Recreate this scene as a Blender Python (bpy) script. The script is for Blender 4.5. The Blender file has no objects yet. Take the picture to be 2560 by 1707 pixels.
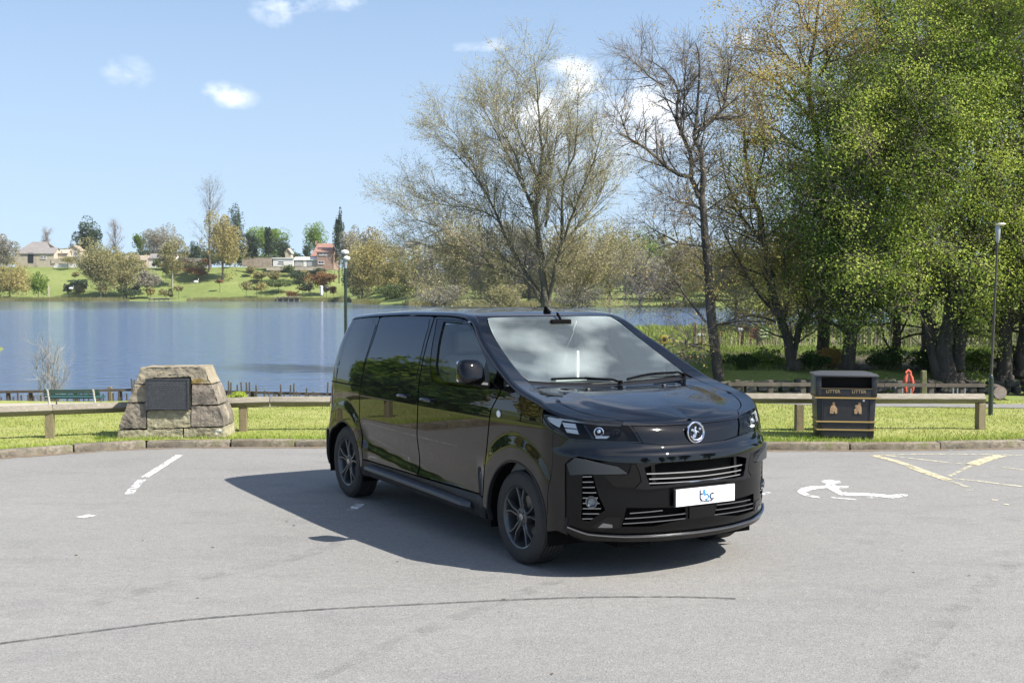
import bpy, math, random
import numpy as np
from mathutils import Vector, Matrix, geometry

# ------------------------------------------------------------------ camera
scene = bpy.context.scene
FOC, PITCH, CAMH = 2950.0, 0.0423566, 1.965
cam_d = bpy.data.cameras.new('camera'); cam = bpy.data.objects.new('camera', cam_d)
scene.collection.objects.link(cam); scene.camera = cam
cam_d.sensor_width = 36; cam_d.lens = 36*FOC/2560; cam_d.clip_start = .1; cam_d.clip_end = 20000
cam.location = (0, 0, CAMH); cam.rotation_euler = (math.pi/2-PITCH, 0, 0)
# ------------------------------------------------------------------ sky, sun, exposure
SUN = Vector((.85, -.38, 1.0)).normalized()
SUN_EL = math.asin(SUN.z); SUN_AZ = math.atan2(SUN.x, SUN.y)
world = bpy.data.worlds.new('World'); scene.world = world; world.use_nodes = True
def build_world():
    nt = world.node_tree; nt.nodes.clear(); N = nt.nodes.new; L = nt.links.new
    out = N('ShaderNodeOutputWorld'); bg = N('ShaderNodeBackground'); bg.inputs[1].default_value = SKY_STRENGTH
    sky = N('ShaderNodeTexSky'); sky.sky_type = 'NISHITA'; sky.sun_disc = False
    sky.sun_elevation = SUN_EL; sky.sun_rotation = SUN_AZ; sky.air_density = 1.0; sky.dust_density = .6; sky.ozone_density = 1.4
    tc = N('ShaderNodeTexCoord'); nrm = N('ShaderNodeVectorMath'); nrm.operation = 'NORMALIZE'
    L(tc.outputs['Generated'], nrm.inputs[0])
    sep = N('ShaderNodeSeparateXYZ'); L(nrm.outputs[0], sep.inputs[0])
    lift = N('ShaderNodeVectorMath'); lift.operation = 'MULTIPLY_ADD'; lift.inputs[1].default_value = (1, 1, .85); lift.inputs[2].default_value = (0, 0, SKY_LIFT)
    L(nrm.outputs[0], lift.inputs[0]); ln = N('ShaderNodeVectorMath'); ln.operation = 'NORMALIZE'; L(lift.outputs[0], ln.inputs[0]); L(ln.outputs[0], sky.inputs[0])
    def M(op, a, b=None, c=None):
        m = N('ShaderNodeMath'); m.operation = op
        for i, v in enumerate((a, b, c)):
            if v is None: continue
            if isinstance(v, (int, float)): m.inputs[i].default_value = v
            else: L(v, m.inputs[i])
        return m.outputs[0]
    # cloud layer: direction projected onto a plane overhead
    zz = M('MAXIMUM', M('ADD', sep.outputs[2], .10), .03)
    cx = M('DIVIDE', sep.outputs[0], zz); cy = M('DIVIDE', sep.outputs[1], zz)
    cmb = N('ShaderNodeCombineXYZ'); L(cx, cmb.inputs[0]); L(cy, cmb.inputs[1])
    n1 = N('ShaderNodeTexNoise'); n1.inputs['Scale'].default_value = .9; n1.inputs['Detail'].default_value = 9; n1.inputs['Roughness'].default_value = .62
    n1.inputs['Distortion'].default_value = .25
    L(cmb.outputs[0], n1.inputs['Vector'])
    # detail noise on the direction itself, for single clouds low in the sky
    n2 = N('ShaderNodeTexNoise'); n2.inputs['Scale'].default_value = 26; n2.inputs['Detail'].default_value = 8; n2.inputs['Roughness'].default_value = .6
    mp = N('ShaderNodeMapping'); mp.inputs['Scale'].default_value = (1, 1, 1.6); L(nrm.outputs[0], mp.inputs['Vector']); L(mp.outputs[0], n2.inputs['Vector'])
    total = None
    def direction(px, py):
        a = (px-1176)/2710.3; b = -(py-784)/2710.3
        return Vector((a, math.cos(PITCH)+b*math.sin(PITCH), -math.sin(PITCH)+b*math.cos(PITCH))).normalized()
    for px, py, rx, rz, amt in CLOUDS:
        d = direction(px, py); right = Vector((d.y, -d.x, 0)).normalized(); up = right.cross(d)
        def dot(v):
            m = N('ShaderNodeVectorMath'); m.operation = 'DOT_PRODUCT'; m.inputs[1].default_value = v; L(nrm.outputs[0], m.inputs[0]); return m.outputs['Value']
        u = M('DIVIDE', M('SUBTRACT', dot(right), 0), rx/2710.3); v = M('DIVIDE', dot(up), rz/2710.3)
        r2 = M('ADD', M('MULTIPLY', u, u), M('MULTIPLY', v, v))
        g = M('MULTIPLY', M('POWER', 2.718, M('MULTIPLY', r2, -1.0)), amt)
        g = M('MULTIPLY', g, M('GREATER_THAN', dot(d), .5))
        total = g if total is None else M('ADD', total, g)
    loc = M('MULTIPLY', total, M('MULTIPLY_ADD', n2.outputs['Fac'], 4.4, -1.55)); 
    lr = N('ShaderNodeMapRange'); lr.inputs[1].default_value = .10; lr.inputs[2].default_value = 1.15; L(loc, lr.inputs[0])
    # general fair-weather cloud over the rest of the sky (out of frame)
    wide = N('ShaderNodeMapRange'); wide.inputs[1].default_value = .50; wide.inputs[2].default_value = .62; L(n1.outputs['Fac'], wide.inputs[0])
    hi = N('ShaderNodeMapRange'); hi.inputs[1].default_value = .27; hi.inputs[2].default_value = .42; L(sep.outputs[2], hi.inputs[0])
    wm = M('MULTIPLY', M('MULTIPLY', wide.outputs[0], hi.outputs[0]), .42)
    tot = M('MINIMUM', M('ADD', lr.outputs[0], wm), 1.0)
    mix = N('ShaderNodeMixRGB'); L(tot, mix.inputs[0])
    # pale spring haze over the blue
    tint = N('ShaderNodeMixRGB'); tint.blend_type = 'MULTIPLY'; tint.inputs[0].default_value = 1; tint.inputs[2].default_value = SKY_TINT
    L(sky.outputs[0], tint.inputs[1])
    hz = N('ShaderNodeMapRange'); hz.inputs[1].default_value = -.02; hz.inputs[2].default_value = .36; hz.inputs[3].default_value = .62; hz.inputs[4].default_value = .0; L(sep.outputs[2], hz.inputs[0])
    pale = N('ShaderNodeMixRGB'); L(hz.outputs[0], pale.inputs[0]); L(tint.outputs[0], pale.inputs[1]); pale.inputs[2].default_value = PALE
    L(pale.outputs[0], mix.inputs[1]); mix.inputs[2].default_value = CLOUD_COL
    L(mix.outputs[0], bg.inputs[0]); L(bg.outputs[0], out.inputs[0])
SKY_STRENGTH = .114
SKY_LIFT = .17
SKY_TINT = (1.0, 1.0, 1.0, 1)
CLOUD_COL = (7.4, 7.5, 7.7, 1)
PALE = (3.25, 3.85, 4.2, 1)
CLOUDS = [(540, 226, 42, 24, .55), (500, 205, 38, 20, .46), (292, 168, 52, 32, .37), (650, 16, 62, 44, .62), (805, 8, 62, 20, .42), (1142, 104, 28, 18, .42),
          (1300, 150, 48, 18, .7), (1345, 195, 40, 30, .95), (1240, 280, 120, 60, .95), (1490, 245, 75, 48, 1.25), (1540, 310, 70, 40, .8), (1380, 380, 80, 60, .6), (1710, 95, 26, 18, .9), (1080, 110, 60, 14, .3)]
build_world()
sun_d = bpy.data.lights.new('sun', 'SUN'); sun = bpy.data.objects.new('sun', sun_d); scene.collection.objects.link(sun)
sun_d.energy = 4.95; sun_d.angle = math.radians(.5); sun_d.color = (1, .945, .855)
sun.rotation_euler = SUN.to_track_quat('Z', 'Y').to_euler(); sun.location = (20, -10, 30)
scene.view_settings.view_transform = 'Standard'; scene.view_settings.look = 'None'; scene.view_settings.gamma = 1
scene.view_settings.use_curve_mapping = False; scene.view_settings.exposure = .98

# ------------------------------------------------------------------ helpers
COL = scene.collection; HAZE = True
K = 2560/2352
rnd = random.Random(7)
def ray(px, py):
    a = (px*K-1280)/FOC; b = -(py*K-853.5)/FOC
    return Vector((a, math.cos(PITCH)+b*math.sin(PITCH), -math.sin(PITCH)+b*math.cos(PITCH)))
def at(px, py, Y):
    d = ray(px, py); t = Y/d.y; return Vector((0, 0, CAMH))+d*t
def gnd(px, py, z=0.0):
    d = ray(px, py); t = (z-CAMH)/d.z; return Vector((0, 0, CAMH))+d*t
def tag(o, label=None, cat=None, group=None, kind=None):
    if label: o['label'] = label
    if cat: o['category'] = cat
    if group: o['group'] = group
    if kind: o['kind'] = kind
    return o
def empty(name, loc=(0, 0, 0), rz=0, label=None, cat=None, group=None):
    o = bpy.data.objects.new(name, None); COL.objects.link(o); o.location = loc; o.rotation_euler = (0, 0, rz); o.empty_display_size = .2
    return tag(o, label, cat, group)
def link(name, me, mat=None, parent=None, smooth=False):
    o = bpy.data.objects.new(name, me); COL.objects.link(o)
    if mat is not None and not me.materials: me.materials.append(mat)
    if smooth: me.polygons.foreach_set('use_smooth', [True]*len(me.polygons))
    if parent is not None: o.parent = parent
    return o
def mesh_np(name, V, F):
    """V (n,3), F (m,k) arrays, all faces of k corners"""
    me = bpy.data.meshes.new(name); V = np.asarray(V, np.float32); F = np.asarray(F, np.int32); k = F.shape[1]
    me.vertices.add(len(V)); me.vertices.foreach_set('co', V.ravel())
    me.loops.add(F.size); me.loops.foreach_set('vertex_index', F.ravel())
    me.polygons.add(len(F)); me.polygons.foreach_set('loop_start', np.arange(0, F.size, k, dtype=np.int32))
    me.polygons.foreach_set('loop_total', np.full(len(F), k, np.int32)); me.update(calc_edges=True); return me
class MB:
    """collects shapes into one mesh"""
    def __init__(s): s.v = []; s.f = []
    def add(s, V, F):
        n = len(s.v); s.v += [tuple(p) for p in V]; s.f += [tuple(i+n for i in f) for f in F]; return s
    def box(s, c, d, rz=0, M=None, taper=(1, 1)):
        x, y, z = d[0]/2, d[1]/2, d[2]/2; V = []
        for sz in (-1, 1):
            tx, ty = (1, 1) if sz < 0 else taper
            for sx, sy in ((-1, -1), (1, -1), (1, 1), (-1, 1)): V.append(Vector((sx*x*tx, sy*y*ty, sz*z)))
        R = (M.to_3x3() if M else Matrix.Rotation(rz, 3, 'Z')); V = [R @ p + Vector(c) for p in V]
        return s.add(V, [(3, 2, 1, 0), (4, 5, 6, 7), (0, 1, 5, 4), (1, 2, 6, 5), (2, 3, 7, 6), (3, 0, 4, 7)])
    def tube(s, pts, r, n=8, caps=True, flat=None):
        pts = [Vector(p) for p in pts]; rr = r if isinstance(r, (list, tuple)) else [r]*len(pts); base = len(s.v); V = []
        for i, p in enumerate(pts):
            t = (pts[min(i+1, len(pts)-1)]-pts[max(i-1, 0)]).normalized()
            a = Vector((0, 0, 1)) if abs(t.z) < .9 else Vector((1, 0, 0))
            u = t.cross(a).normalized(); w = u.cross(t)
            for k in range(n):
                q = 2*math.pi*k/n; V.append(p+u*math.cos(q)*rr[i]+w*math.sin(q)*rr[i]*(flat or 1))
        F = []
        for i in range(len(pts)-1):
            for k in range(n): F.append((i*n+k, i*n+(k+1) % n, (i+1)*n+(k+1) % n, (i+1)*n+k))
        if caps: F.append(tuple(range(n-1, -1, -1))); F.append(tuple((len(pts)-1)*n+k for k in range(n)))
        return s.add(V, F)
    def lathe(s, prof, n=24, c=(0, 0, 0), M=None, caps=True):
        """prof: (radius, height) about z"""
        V = []
        for r, z in prof:
            for k in range(n):
                q = 2*math.pi*k/n; p = Vector((r*math.cos(q), r*math.sin(q), z)); V.append((M @ p if M else p)+Vector(c))
        F = []
        for i in range(len(prof)-1):
            for k in range(n): F.append((i*n+k, i*n+(k+1) % n, (i+1)*n+(k+1) % n, (i+1)*n+k))
        if caps and prof[0][0] > 1e-4: F.append(tuple(range(n-1, -1, -1)))
        if caps and prof[-1][0] > 1e-4: F.append(tuple((len(prof)-1)*n+k for k in range(n)))
        return s.add(V, F)
    def prism(s, poly, f0, f1):
        """poly: 2D points; f0, f1 map (a, b) to 3D for the two ends"""
        n = len(poly); V = [f0(*p) for p in poly]+[f1(*p) for p in poly]
        F = [tuple(range(n)), tuple(range(2*n-1, n-1, -1))]+[(i, i+n, (i+1) % n+n, (i+1) % n) for i in range(n)]
        return s.add(V, F)
    def build(s, name, mat, parent=None, smooth=False, bevel=0, auto=None, segs=2):
        me = bpy.data.meshes.new(name); me.from_pydata(s.v, [], s.f); me.update()
        import bmesh
        bm = bmesh.new(); bm.from_mesh(me); bmesh.ops.recalc_face_normals(bm, faces=bm.faces)
        if bevel: bmesh.ops.bevel(bm, geom=[e for e in bm.edges if len(e.link_faces) == 2 and e.calc_face_angle(0) > .4], offset=bevel, segments=segs, profile=.5, affect='EDGES')
        if smooth:
            for f in bm.faces: f.smooth = True
            for e in bm.edges: e.smooth = not (len(e.link_faces) == 2 and e.calc_face_angle(0) > (auto or .7))
        bm.to_mesh(me); bm.free(); return link(name, me, mat, parent)
def grid_mesh(name, f, us, vs, mat, parent=None, smooth=True):
    V = [f(u, v) for u in us for v in vs]; n = len(vs)
    F = [(i*n+j, (i+1)*n+j, (i+1)*n+j+1, i*n+j+1) for i in range(len(us)-1) for j in range(n-1)]
    me = bpy.data.meshes.new(name); me.from_pydata(V, [], F); me.update(); return link(name, me, mat, parent, smooth)
def lin(a, b, n): return [a+(b-a)*i/(n-1) for i in range(n)]

# ------------------------------------------------------------------ materials
def mat(name, col, rough=.6, metal=0, spec=.5, coat=0, coat_rough=.03, noise=None, bump=None, trans=0, emit=None, var=None):
    """noise: list of (scale, amount, colour2, stretch) blended in; bump: (scale, strength)"""
    m = bpy.data.materials.new(name); m.use_nodes = True; nt = m.node_tree; b = nt.nodes['Principled BSDF']; N = nt.nodes.new; L = nt.links.new
    b.inputs['Base Color'].default_value = (*col, 1); b.inputs['Roughness'].default_value = rough; b.inputs['Metallic'].default_value = metal
    b.inputs['Specular IOR Level'].default_value = spec; b.inputs['Coat Weight'].default_value = coat; b.inputs['Coat Roughness'].default_value = coat_rough
    b.inputs['Transmission Weight'].default_value = trans
    tc = N('ShaderNodeTexCoord')
    if noise:
        prev = None
        for it in noise:
            sc, lo, hi, c2 = it[:4]; st = it[4] if len(it) > 4 else (1, 1, 1)
            mp = N('ShaderNodeMapping'); mp.inputs['Scale'].default_value = st; L(tc.outputs['Object'], mp.inputs[0])
            n = N('ShaderNodeTexNoise'); n.inputs['Scale'].default_value = sc; n.inputs['Detail'].default_value = 6; n.inputs['Roughness'].default_value = .65; L(mp.outputs[0], n.inputs['Vector'])
            r = N('ShaderNodeMapRange'); r.inputs[1].default_value = lo; r.inputs[2].default_value = hi; L(n.outputs['Fac'], r.inputs[0])
            mx = N('ShaderNodeMixRGB'); mx.inputs[2].default_value = (*c2, 1); L(r.outputs[0], mx.inputs[0])
            if prev is None: mx.inputs[1].default_value = (*col, 1)
            else: L(prev, mx.inputs[1])
            prev = mx.outputs[0]
        L(prev, b.inputs['Base Color'])
    if bump:
        n = N('ShaderNodeTexNoise'); n.inputs['Scale'].default_value = bump[0]; n.inputs['Detail'].default_value = 5; L(tc.outputs['Object'], n.inputs['Vector'])
        bp = N('ShaderNodeBump'); bp.inputs['Strength'].default_value = bump[1]; bp.inputs['Distance'].default_value = bump[2] if len(bump) > 2 else .01
        L(n.outputs['Fac'], bp.inputs['Height']); L(bp.outputs[0], b.inputs['Normal'])
    return m
# ------------------------------------------------------------------ van body surface
VX, VY, VYAW = .8545, 8.924, -1.04145
def interp(tab):
    xs = [a for a, b in tab]; ys = [b for a, b in tab]; n = len(xs)
    m = [0]*n
    d = [(ys[i+1]-ys[i])/(xs[i+1]-xs[i]) for i in range(n-1)]
    m[0] = d[0]; m[-1] = d[-1]
    for i in range(1, n-1): m[i] = 0 if d[i-1]*d[i] <= 0 else 2*d[i-1]*d[i]/(d[i-1]+d[i])
    def f(x):
        if x <= xs[0]: return ys[0]
        if x >= xs[-1]: return ys[-1]
        i = 0
        while x > xs[i+1]: i += 1
        h = xs[i+1]-xs[i]; t = (x-xs[i])/h
        return (2*t**3-3*t*t+1)*ys[i]+(t**3-2*t*t+t)*h*m[i]+(-2*t**3+3*t*t)*ys[i+1]+(t**3-t*t)*h*m[i+1]
    return f
def smooth(a, b, x):
    t = min(1, max(0, (x-a)/(b-a))); return t*t*(3-2*t)
S0, LF, SR, LR_ = .30, 1.25, -3.45, 1.15          # start of the front wrap, its length; start of the rear wrap, its length
SC = S0+LF                                         # front centre line
fB = interp([(-3.6, .935), (-3.0, .955), (-1.5, .96), (0, .96), (.3, .95)])
fA = interp([(.18, .50), (.28, .57), (.36, .605), (.5, .625), (.62, .62), (.78, .618), (.84, .612), (.865, .600), (.888, .568), (.91, .556), (1.0, .53), (1.08, .47), (1.2, .38)])
fAr = interp([(.2, .52), (.4, .58), (.6, .58), (.7, .50), (1.0, .46), (1.4, .40), (1.72, .28)])
fSwTop = interp([(-2.85, .60), (-1.7, .50), (-.60, .415)])
fZw = interp([(-4.6, 1.62), (-3.9, 1.655), (-3.5, 1.70), (-2.9, 1.735), (-2.2, 1.758), (-1.5, 1.762), (-1.15, 1.742), (-1.0, 1.69), (-.85, 1.60), (-.60, 1.475), (-.30, 1.335), (-.12, 1.262), (.02, 1.225), (.30, 1.165), (.55, 1.115), (.9, 1.065), (1.25, 1.045), (1.55, 1.04)])
fZc = interp([(-4.0, 1.67), (-3.8, 1.72), (-3.4, 1.775), (-2.5, 1.82), (-1.6, 1.825), (-1.2, 1.80), (-1.02, 1.765), (-.90, 1.69), (-.15, 1.262), (-.05, 1.235), (.2, 1.205), (.5, 1.15), (.72, 1.09), (.80, 1.06), (.84, 1.045)])
def inset(s, z):
    i = 0.0
    if z > 1.02: t = z-1.02; i += .055*t+.36*t*t
    if z < .34: i += .25*(.34-z)
    # sculpted door flanks
    w = smooth(-2.95, -2.7, s)*(1-smooth(-.62, -.46, s))
    if w > 0:
        ct = fSwTop(s); bw = .085-.02*(s+2.85)/2.2
        d = .030*smooth(.80, ct+.03, z) if z > ct else 0
        if z <= ct: d = .030-.022*smooth(ct, ct-bw, z)
        i += w*d
    # flared arches
    for cx in (0, -3.275):
        r = math.hypot(s-cx, z-.34)
        if z > .2: i -= .014*(1-smooth(.50, .61, r))
    return i
def wall(s, z, off=0.0):
    """a point of the body side, front or rear, for the near (y<0) side"""
    if off:
        n = wall_n(s, z); p = wall(s, z); return (p[0]+n[0]*off, p[1]+n[1]*off, p[2]+n[2]*off)
    sg = -1
    if s > SC: s = 2*SC-s; sg = 1
    ins = inset(s, z)
    if s > S0:
        th = (s-S0)/LF*math.pi/2; n = 2.15; a = fA(z); b = fB(S0)-ins
        x = S0+a*max(0, math.sin(th))**(2/n); y = b*max(0, math.cos(th))**(2/n)
    elif s < SR:
        th = min((SR-s)/LR_, 1)*math.pi/2; n = 3.2; a = fAr(z); b = fB(SR)-ins
        x = SR-a*max(0, math.sin(th))**(2/n); y = b*max(0, math.cos(th))**(2/n)
    else: x = s; y = fB(s)-ins
    return (x, sg*y, z)
def _cross(a, b): return (a[1]*b[2]-a[2]*b[1], a[2]*b[0]-a[0]*b[2], a[0]*b[1]-a[1]*b[0])
def _unit(a):
    l = math.sqrt(a[0]**2+a[1]**2+a[2]**2) or 1; return (a[0]/l, a[1]/l, a[2]/l)
def fnormal(f, u, v, e=.004):
    a = f(u+e, v); b = f(u-e, v); c = f(u, v+e); d = f(u, v-e)
    return _unit(_cross([a[i]-b[i] for i in range(3)], [c[i]-d[i] for i in range(3)]))
def wall_n(s, z): return fnormal(wall, s, z, .012)
def arc_end(s):
    """where the rounded shoulder meets the top surface"""
    zw = fZw(s); p = wall(s, zw); k = 1-smooth(-1.15, -.95, s)
    dy = .085*k+.045*(1-k); dz = .035*k+.028*(1-k)
    if s > S0:
        q = wall(s, zw+.02); c = (S0-.2, 0, 0); dx = (c[0]-p[0]); dyy = -p[1]; l = math.hypot(dx, dyy) or 1
        return (p[0]+dx/l*.03, p[1]+dyy/l*.03, zw+.02)
    if s < SR:
        c = (SR+.3, 0); dx = c[0]-p[0]; dyy = -p[1]; l = math.hypot(dx, dyy) or 1
        return (p[0]+dx/l*dy, p[1]+dyy/l*dy, zw+dz)
    return (p[0], p[1]+dy, zw+dz)
def shoulder(s, t):
    """t 0 at the wall top, 1 at the top surface"""
    s_ = s
    if s > SC: s_ = 2*SC-s
    zw = fZw(s_); p = wall(s_, zw); q = wall(s_, zw-.03); e = arc_end(s_)
    # quadratic bezier, control point along the wall tangent
    tx, ty, tz = (p[0]-q[0], p[1]-q[1], .03); k = (e[2]-zw)*.92/.03
    c = (p[0]+tx*k, p[1]+ty*k, p[2]+tz*k)
    r = [(1-t)**2*p[i]+2*t*(1-t)*c[i]+t*t*e[i] for i in range(3)]
    if s > SC: r[1] = -r[1]
    return tuple(r)
def spine_x(s):
    bow = .10*smooth(-1.3, -.9, s)*(1-smooth(-.3, .3, s)) - .04*smooth(-.5, -.15, s)*(1-smooth(-.1, .3, s))
    if s > S0:
        return S0+(s-S0)/LF*(arc_end(SC)[0]-S0)
    if s < SR: return SR-(SR-s)/LR_*(SR-arc_end(SR-LR_)[0])
    return s+bow
def top(s, w):
    """w: -1 near edge ... 0 centre ... 1 far edge"""
    e = arc_end(min(s, SC)); xc = spine_x(s); k = abs(w); p = 2.3
    zc = fZc(xc) if s <= S0+.001 or True else 0
    if s > S0: zc = fZc(xc)*(1-smooth(S0, SC, s)) + (e[2]+(fZc(xc)-e[2])*1.0)*smooth(S0, SC, s)
    z = zc+(e[2]-zc)*k**p
    # raised bonnet centre
    if s > -.1: z += .010*smooth(-.1, .1, s)*(1-smooth(.9, 1.4, s))*(1-smooth(.55, .72, k))
    return (xc+(e[0]-xc)*k**1.6 if s < S0 else xc+(e[0]-xc)*k, (1 if w > 0 else -1)*abs(e[1])*k, z)
# ------------------------------------------------------------------ van materials
M_paint = mat('van black metallic paint', (.0015, .002, .0032), rough=.4, coat=1, coat_rough=.012, spec=.02); M_paint.node_tree.nodes['Principled BSDF'].inputs['Coat IOR'].default_value = 1.5
M_gloss = mat('gloss black trim', (.0015, .0015, .0018), rough=.04, spec=.42)
M_priv = mat('privacy glass', (.004, .006, .010), rough=.02, spec=.75)
M_plas = mat('textured black plastic', (.010, .0105, .012), rough=.5, spec=.35, bump=(900, .25, .002))
M_brow = mat('grained grey plastic', (.030, .034, .038), rough=.42, spec=.4, bump=(700, .3, .002))
M_liner = mat('dark liner', (.003, .003, .003), rough=.9, spec=.1)
M_chrome = mat('chrome', (.75, .75, .77), rough=.08, metal=1)
M_satin = mat('satin grille bar', (.30, .31, .33), rough=.22, metal=1)
M_rim = mat('satin black alloy', (.06, .065, .07), rough=.30, metal=.5, coat=.3)
M_tyre = mat('tyre rubber', (.016, .016, .016), rough=.75, noise=[(60, .4, .7, (.03, .028, .026))])
M_drl = mat('clear lamp reflector', (.72, .74, .76), rough=.2)
M_int = mat('cabin grey plastic', (.24, .26, .265), rough=.7)
M_seat = mat('grey seat cloth', (.36, .38, .385), rough=.9)
M_head = mat('pale roof lining', (.65, .65, .62), rough=.9)
M_paper = mat('white paper', (.8, .8, .8), rough=.8)
M_disc = mat('brake steel', (.25, .24, .23), rough=.35, metal=1)
DLOC = .9
def thin_glass(name, tint, ior, veil=0.0, veil_col=(.7, .75, .74)):
    m = bpy.data.materials.new(name); m.use_nodes = True; nt = m.node_tree; nt.nodes.clear(); N = nt.nodes.new; L = nt.links.new
    out = N('ShaderNodeOutputMaterial'); tr = N('ShaderNodeBsdfTransparent'); tr.inputs[0].default_value = (*tint, 1)
    gl = N('ShaderNodeBsdfGlossy'); gl.inputs['Roughness'].default_value = .0; fr = N('ShaderNodeFresnel'); fr.inputs[0].default_value = ior
    mx = N('ShaderNodeMixShader'); L(fr.outputs[0], mx.inputs[0]); L(tr.outputs[0], mx.inputs[1]); L(gl.outputs[0], mx.inputs[2])
    last = mx.outputs[0]
    if veil:  # pale diffuse patches painted into the glass as milky sky glare
        df = N('ShaderNodeBsdfDiffuse'); df.inputs[0].default_value = (*veil_col, 1)
        tc = N('ShaderNodeTexCoord'); n = N('ShaderNodeTexNoise'); n.inputs['Scale'].default_value = 1.5; n.inputs['Detail'].default_value = 3; n.inputs['Roughness'].default_value = .4; mpd = N('ShaderNodeMapping'); mpd.inputs['Scale'].default_value = (1.0, .9, 1.6); mpd.inputs['Rotation'].default_value = (.5, .2, .3); mpd.inputs['Location'].default_value = (DLOC, .3, 0); L(tc.outputs['Object'], mpd.inputs[0]); L(mpd.outputs[0], n.inputs['Vector'])
        r = N('ShaderNodeMapRange'); r.inputs[1].default_value = .42; r.inputs[2].default_value = .58; r.inputs[3].default_value = veil*.30; r.inputs[4].default_value = veil*1.5; L(n.outputs['Fac'], r.inputs[0])
        m2 = N('ShaderNodeMixShader'); L(r.outputs[0], m2.inputs[0]); L(last, m2.inputs[1]); L(df.outputs[0], m2.inputs[2]); last = m2.outputs[0]
    L(last, out.inputs[0]); return m
M_ws = thin_glass('windscreen glass', (.86, .96, .97), 1.8, .175, (.70, .80, .78))
M_side = thin_glass('side glass', (.62, .70, .70), 1.7, .015)
M_lens = thin_glass('lamp lens', (.9, .92, .93), 1.32)

# ------------------------------------------------------------------ panel builder
def shrink(poly, d):
    n = len(poly); out = []; area = sum(poly[i][0]*poly[(i+1) % n][1]-poly[(i+1) % n][0]*poly[i][1] for i in range(n)); sg = 1 if area > 0 else -1
    for i in range(n):
        a, b, c = poly[i-1], poly[i], poly[(i+1) % n]
        n1 = (-(b[1]-a[1]), b[0]-a[0]); n2 = (-(c[1]-b[1]), c[0]-b[0])
        l1 = math.hypot(*n1) or 1; l2 = math.hypot(*n2) or 1
        v = (n1[0]/l1+n2[0]/l2, n1[1]/l1+n2[1]/l2); q = v[0]**2+v[1]**2
        k = 2*d*sg/max(q, .7); out.append((b[0]+v[0]*k, b[1]+v[1]*k))
    return out
def resample(poly, step, closed=True):
    out = []; n = len(poly)
    for i in range(n if closed else n-1):
        a, b = poly[i], poly[(i+1) % n]; m = max(1, int(math.hypot(b[0]-a[0], b[1]-a[1])/step+.5))
        for j in range(m): out.append((a[0]+(b[0]-a[0])*j/m, a[1]+(b[1]-a[1])*j/m))
    if not closed: out.append(poly[-1])
    return out
def soften(poly, it=1):
    """round the corners of a polygon (Chaikin)"""
    for _ in range(it):
        o = []; n = len(poly)
        for i in range(n):
            a, b = poly[i], poly[(i+1) % n]
            o += [(a[0]*.75+b[0]*.25, a[1]*.75+b[1]*.25), (a[0]*.25+b[0]*.75, a[1]*.25+b[1]*.75)]
        poly = o
    return poly
def inside(p, poly):
    x, y = p; c = False; n = len(poly)
    for i in range(n):
        x1, y1 = poly[i]; x2, y2 = poly[i-1]
        if (y1 > y) != (y2 > y) and x < (x2-x1)*(y-y1)/(y2-y1)+x1: c = not c
    return c
def mir(poly): return [(2*SC-s, z) for s, z in reversed(poly)]
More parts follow.
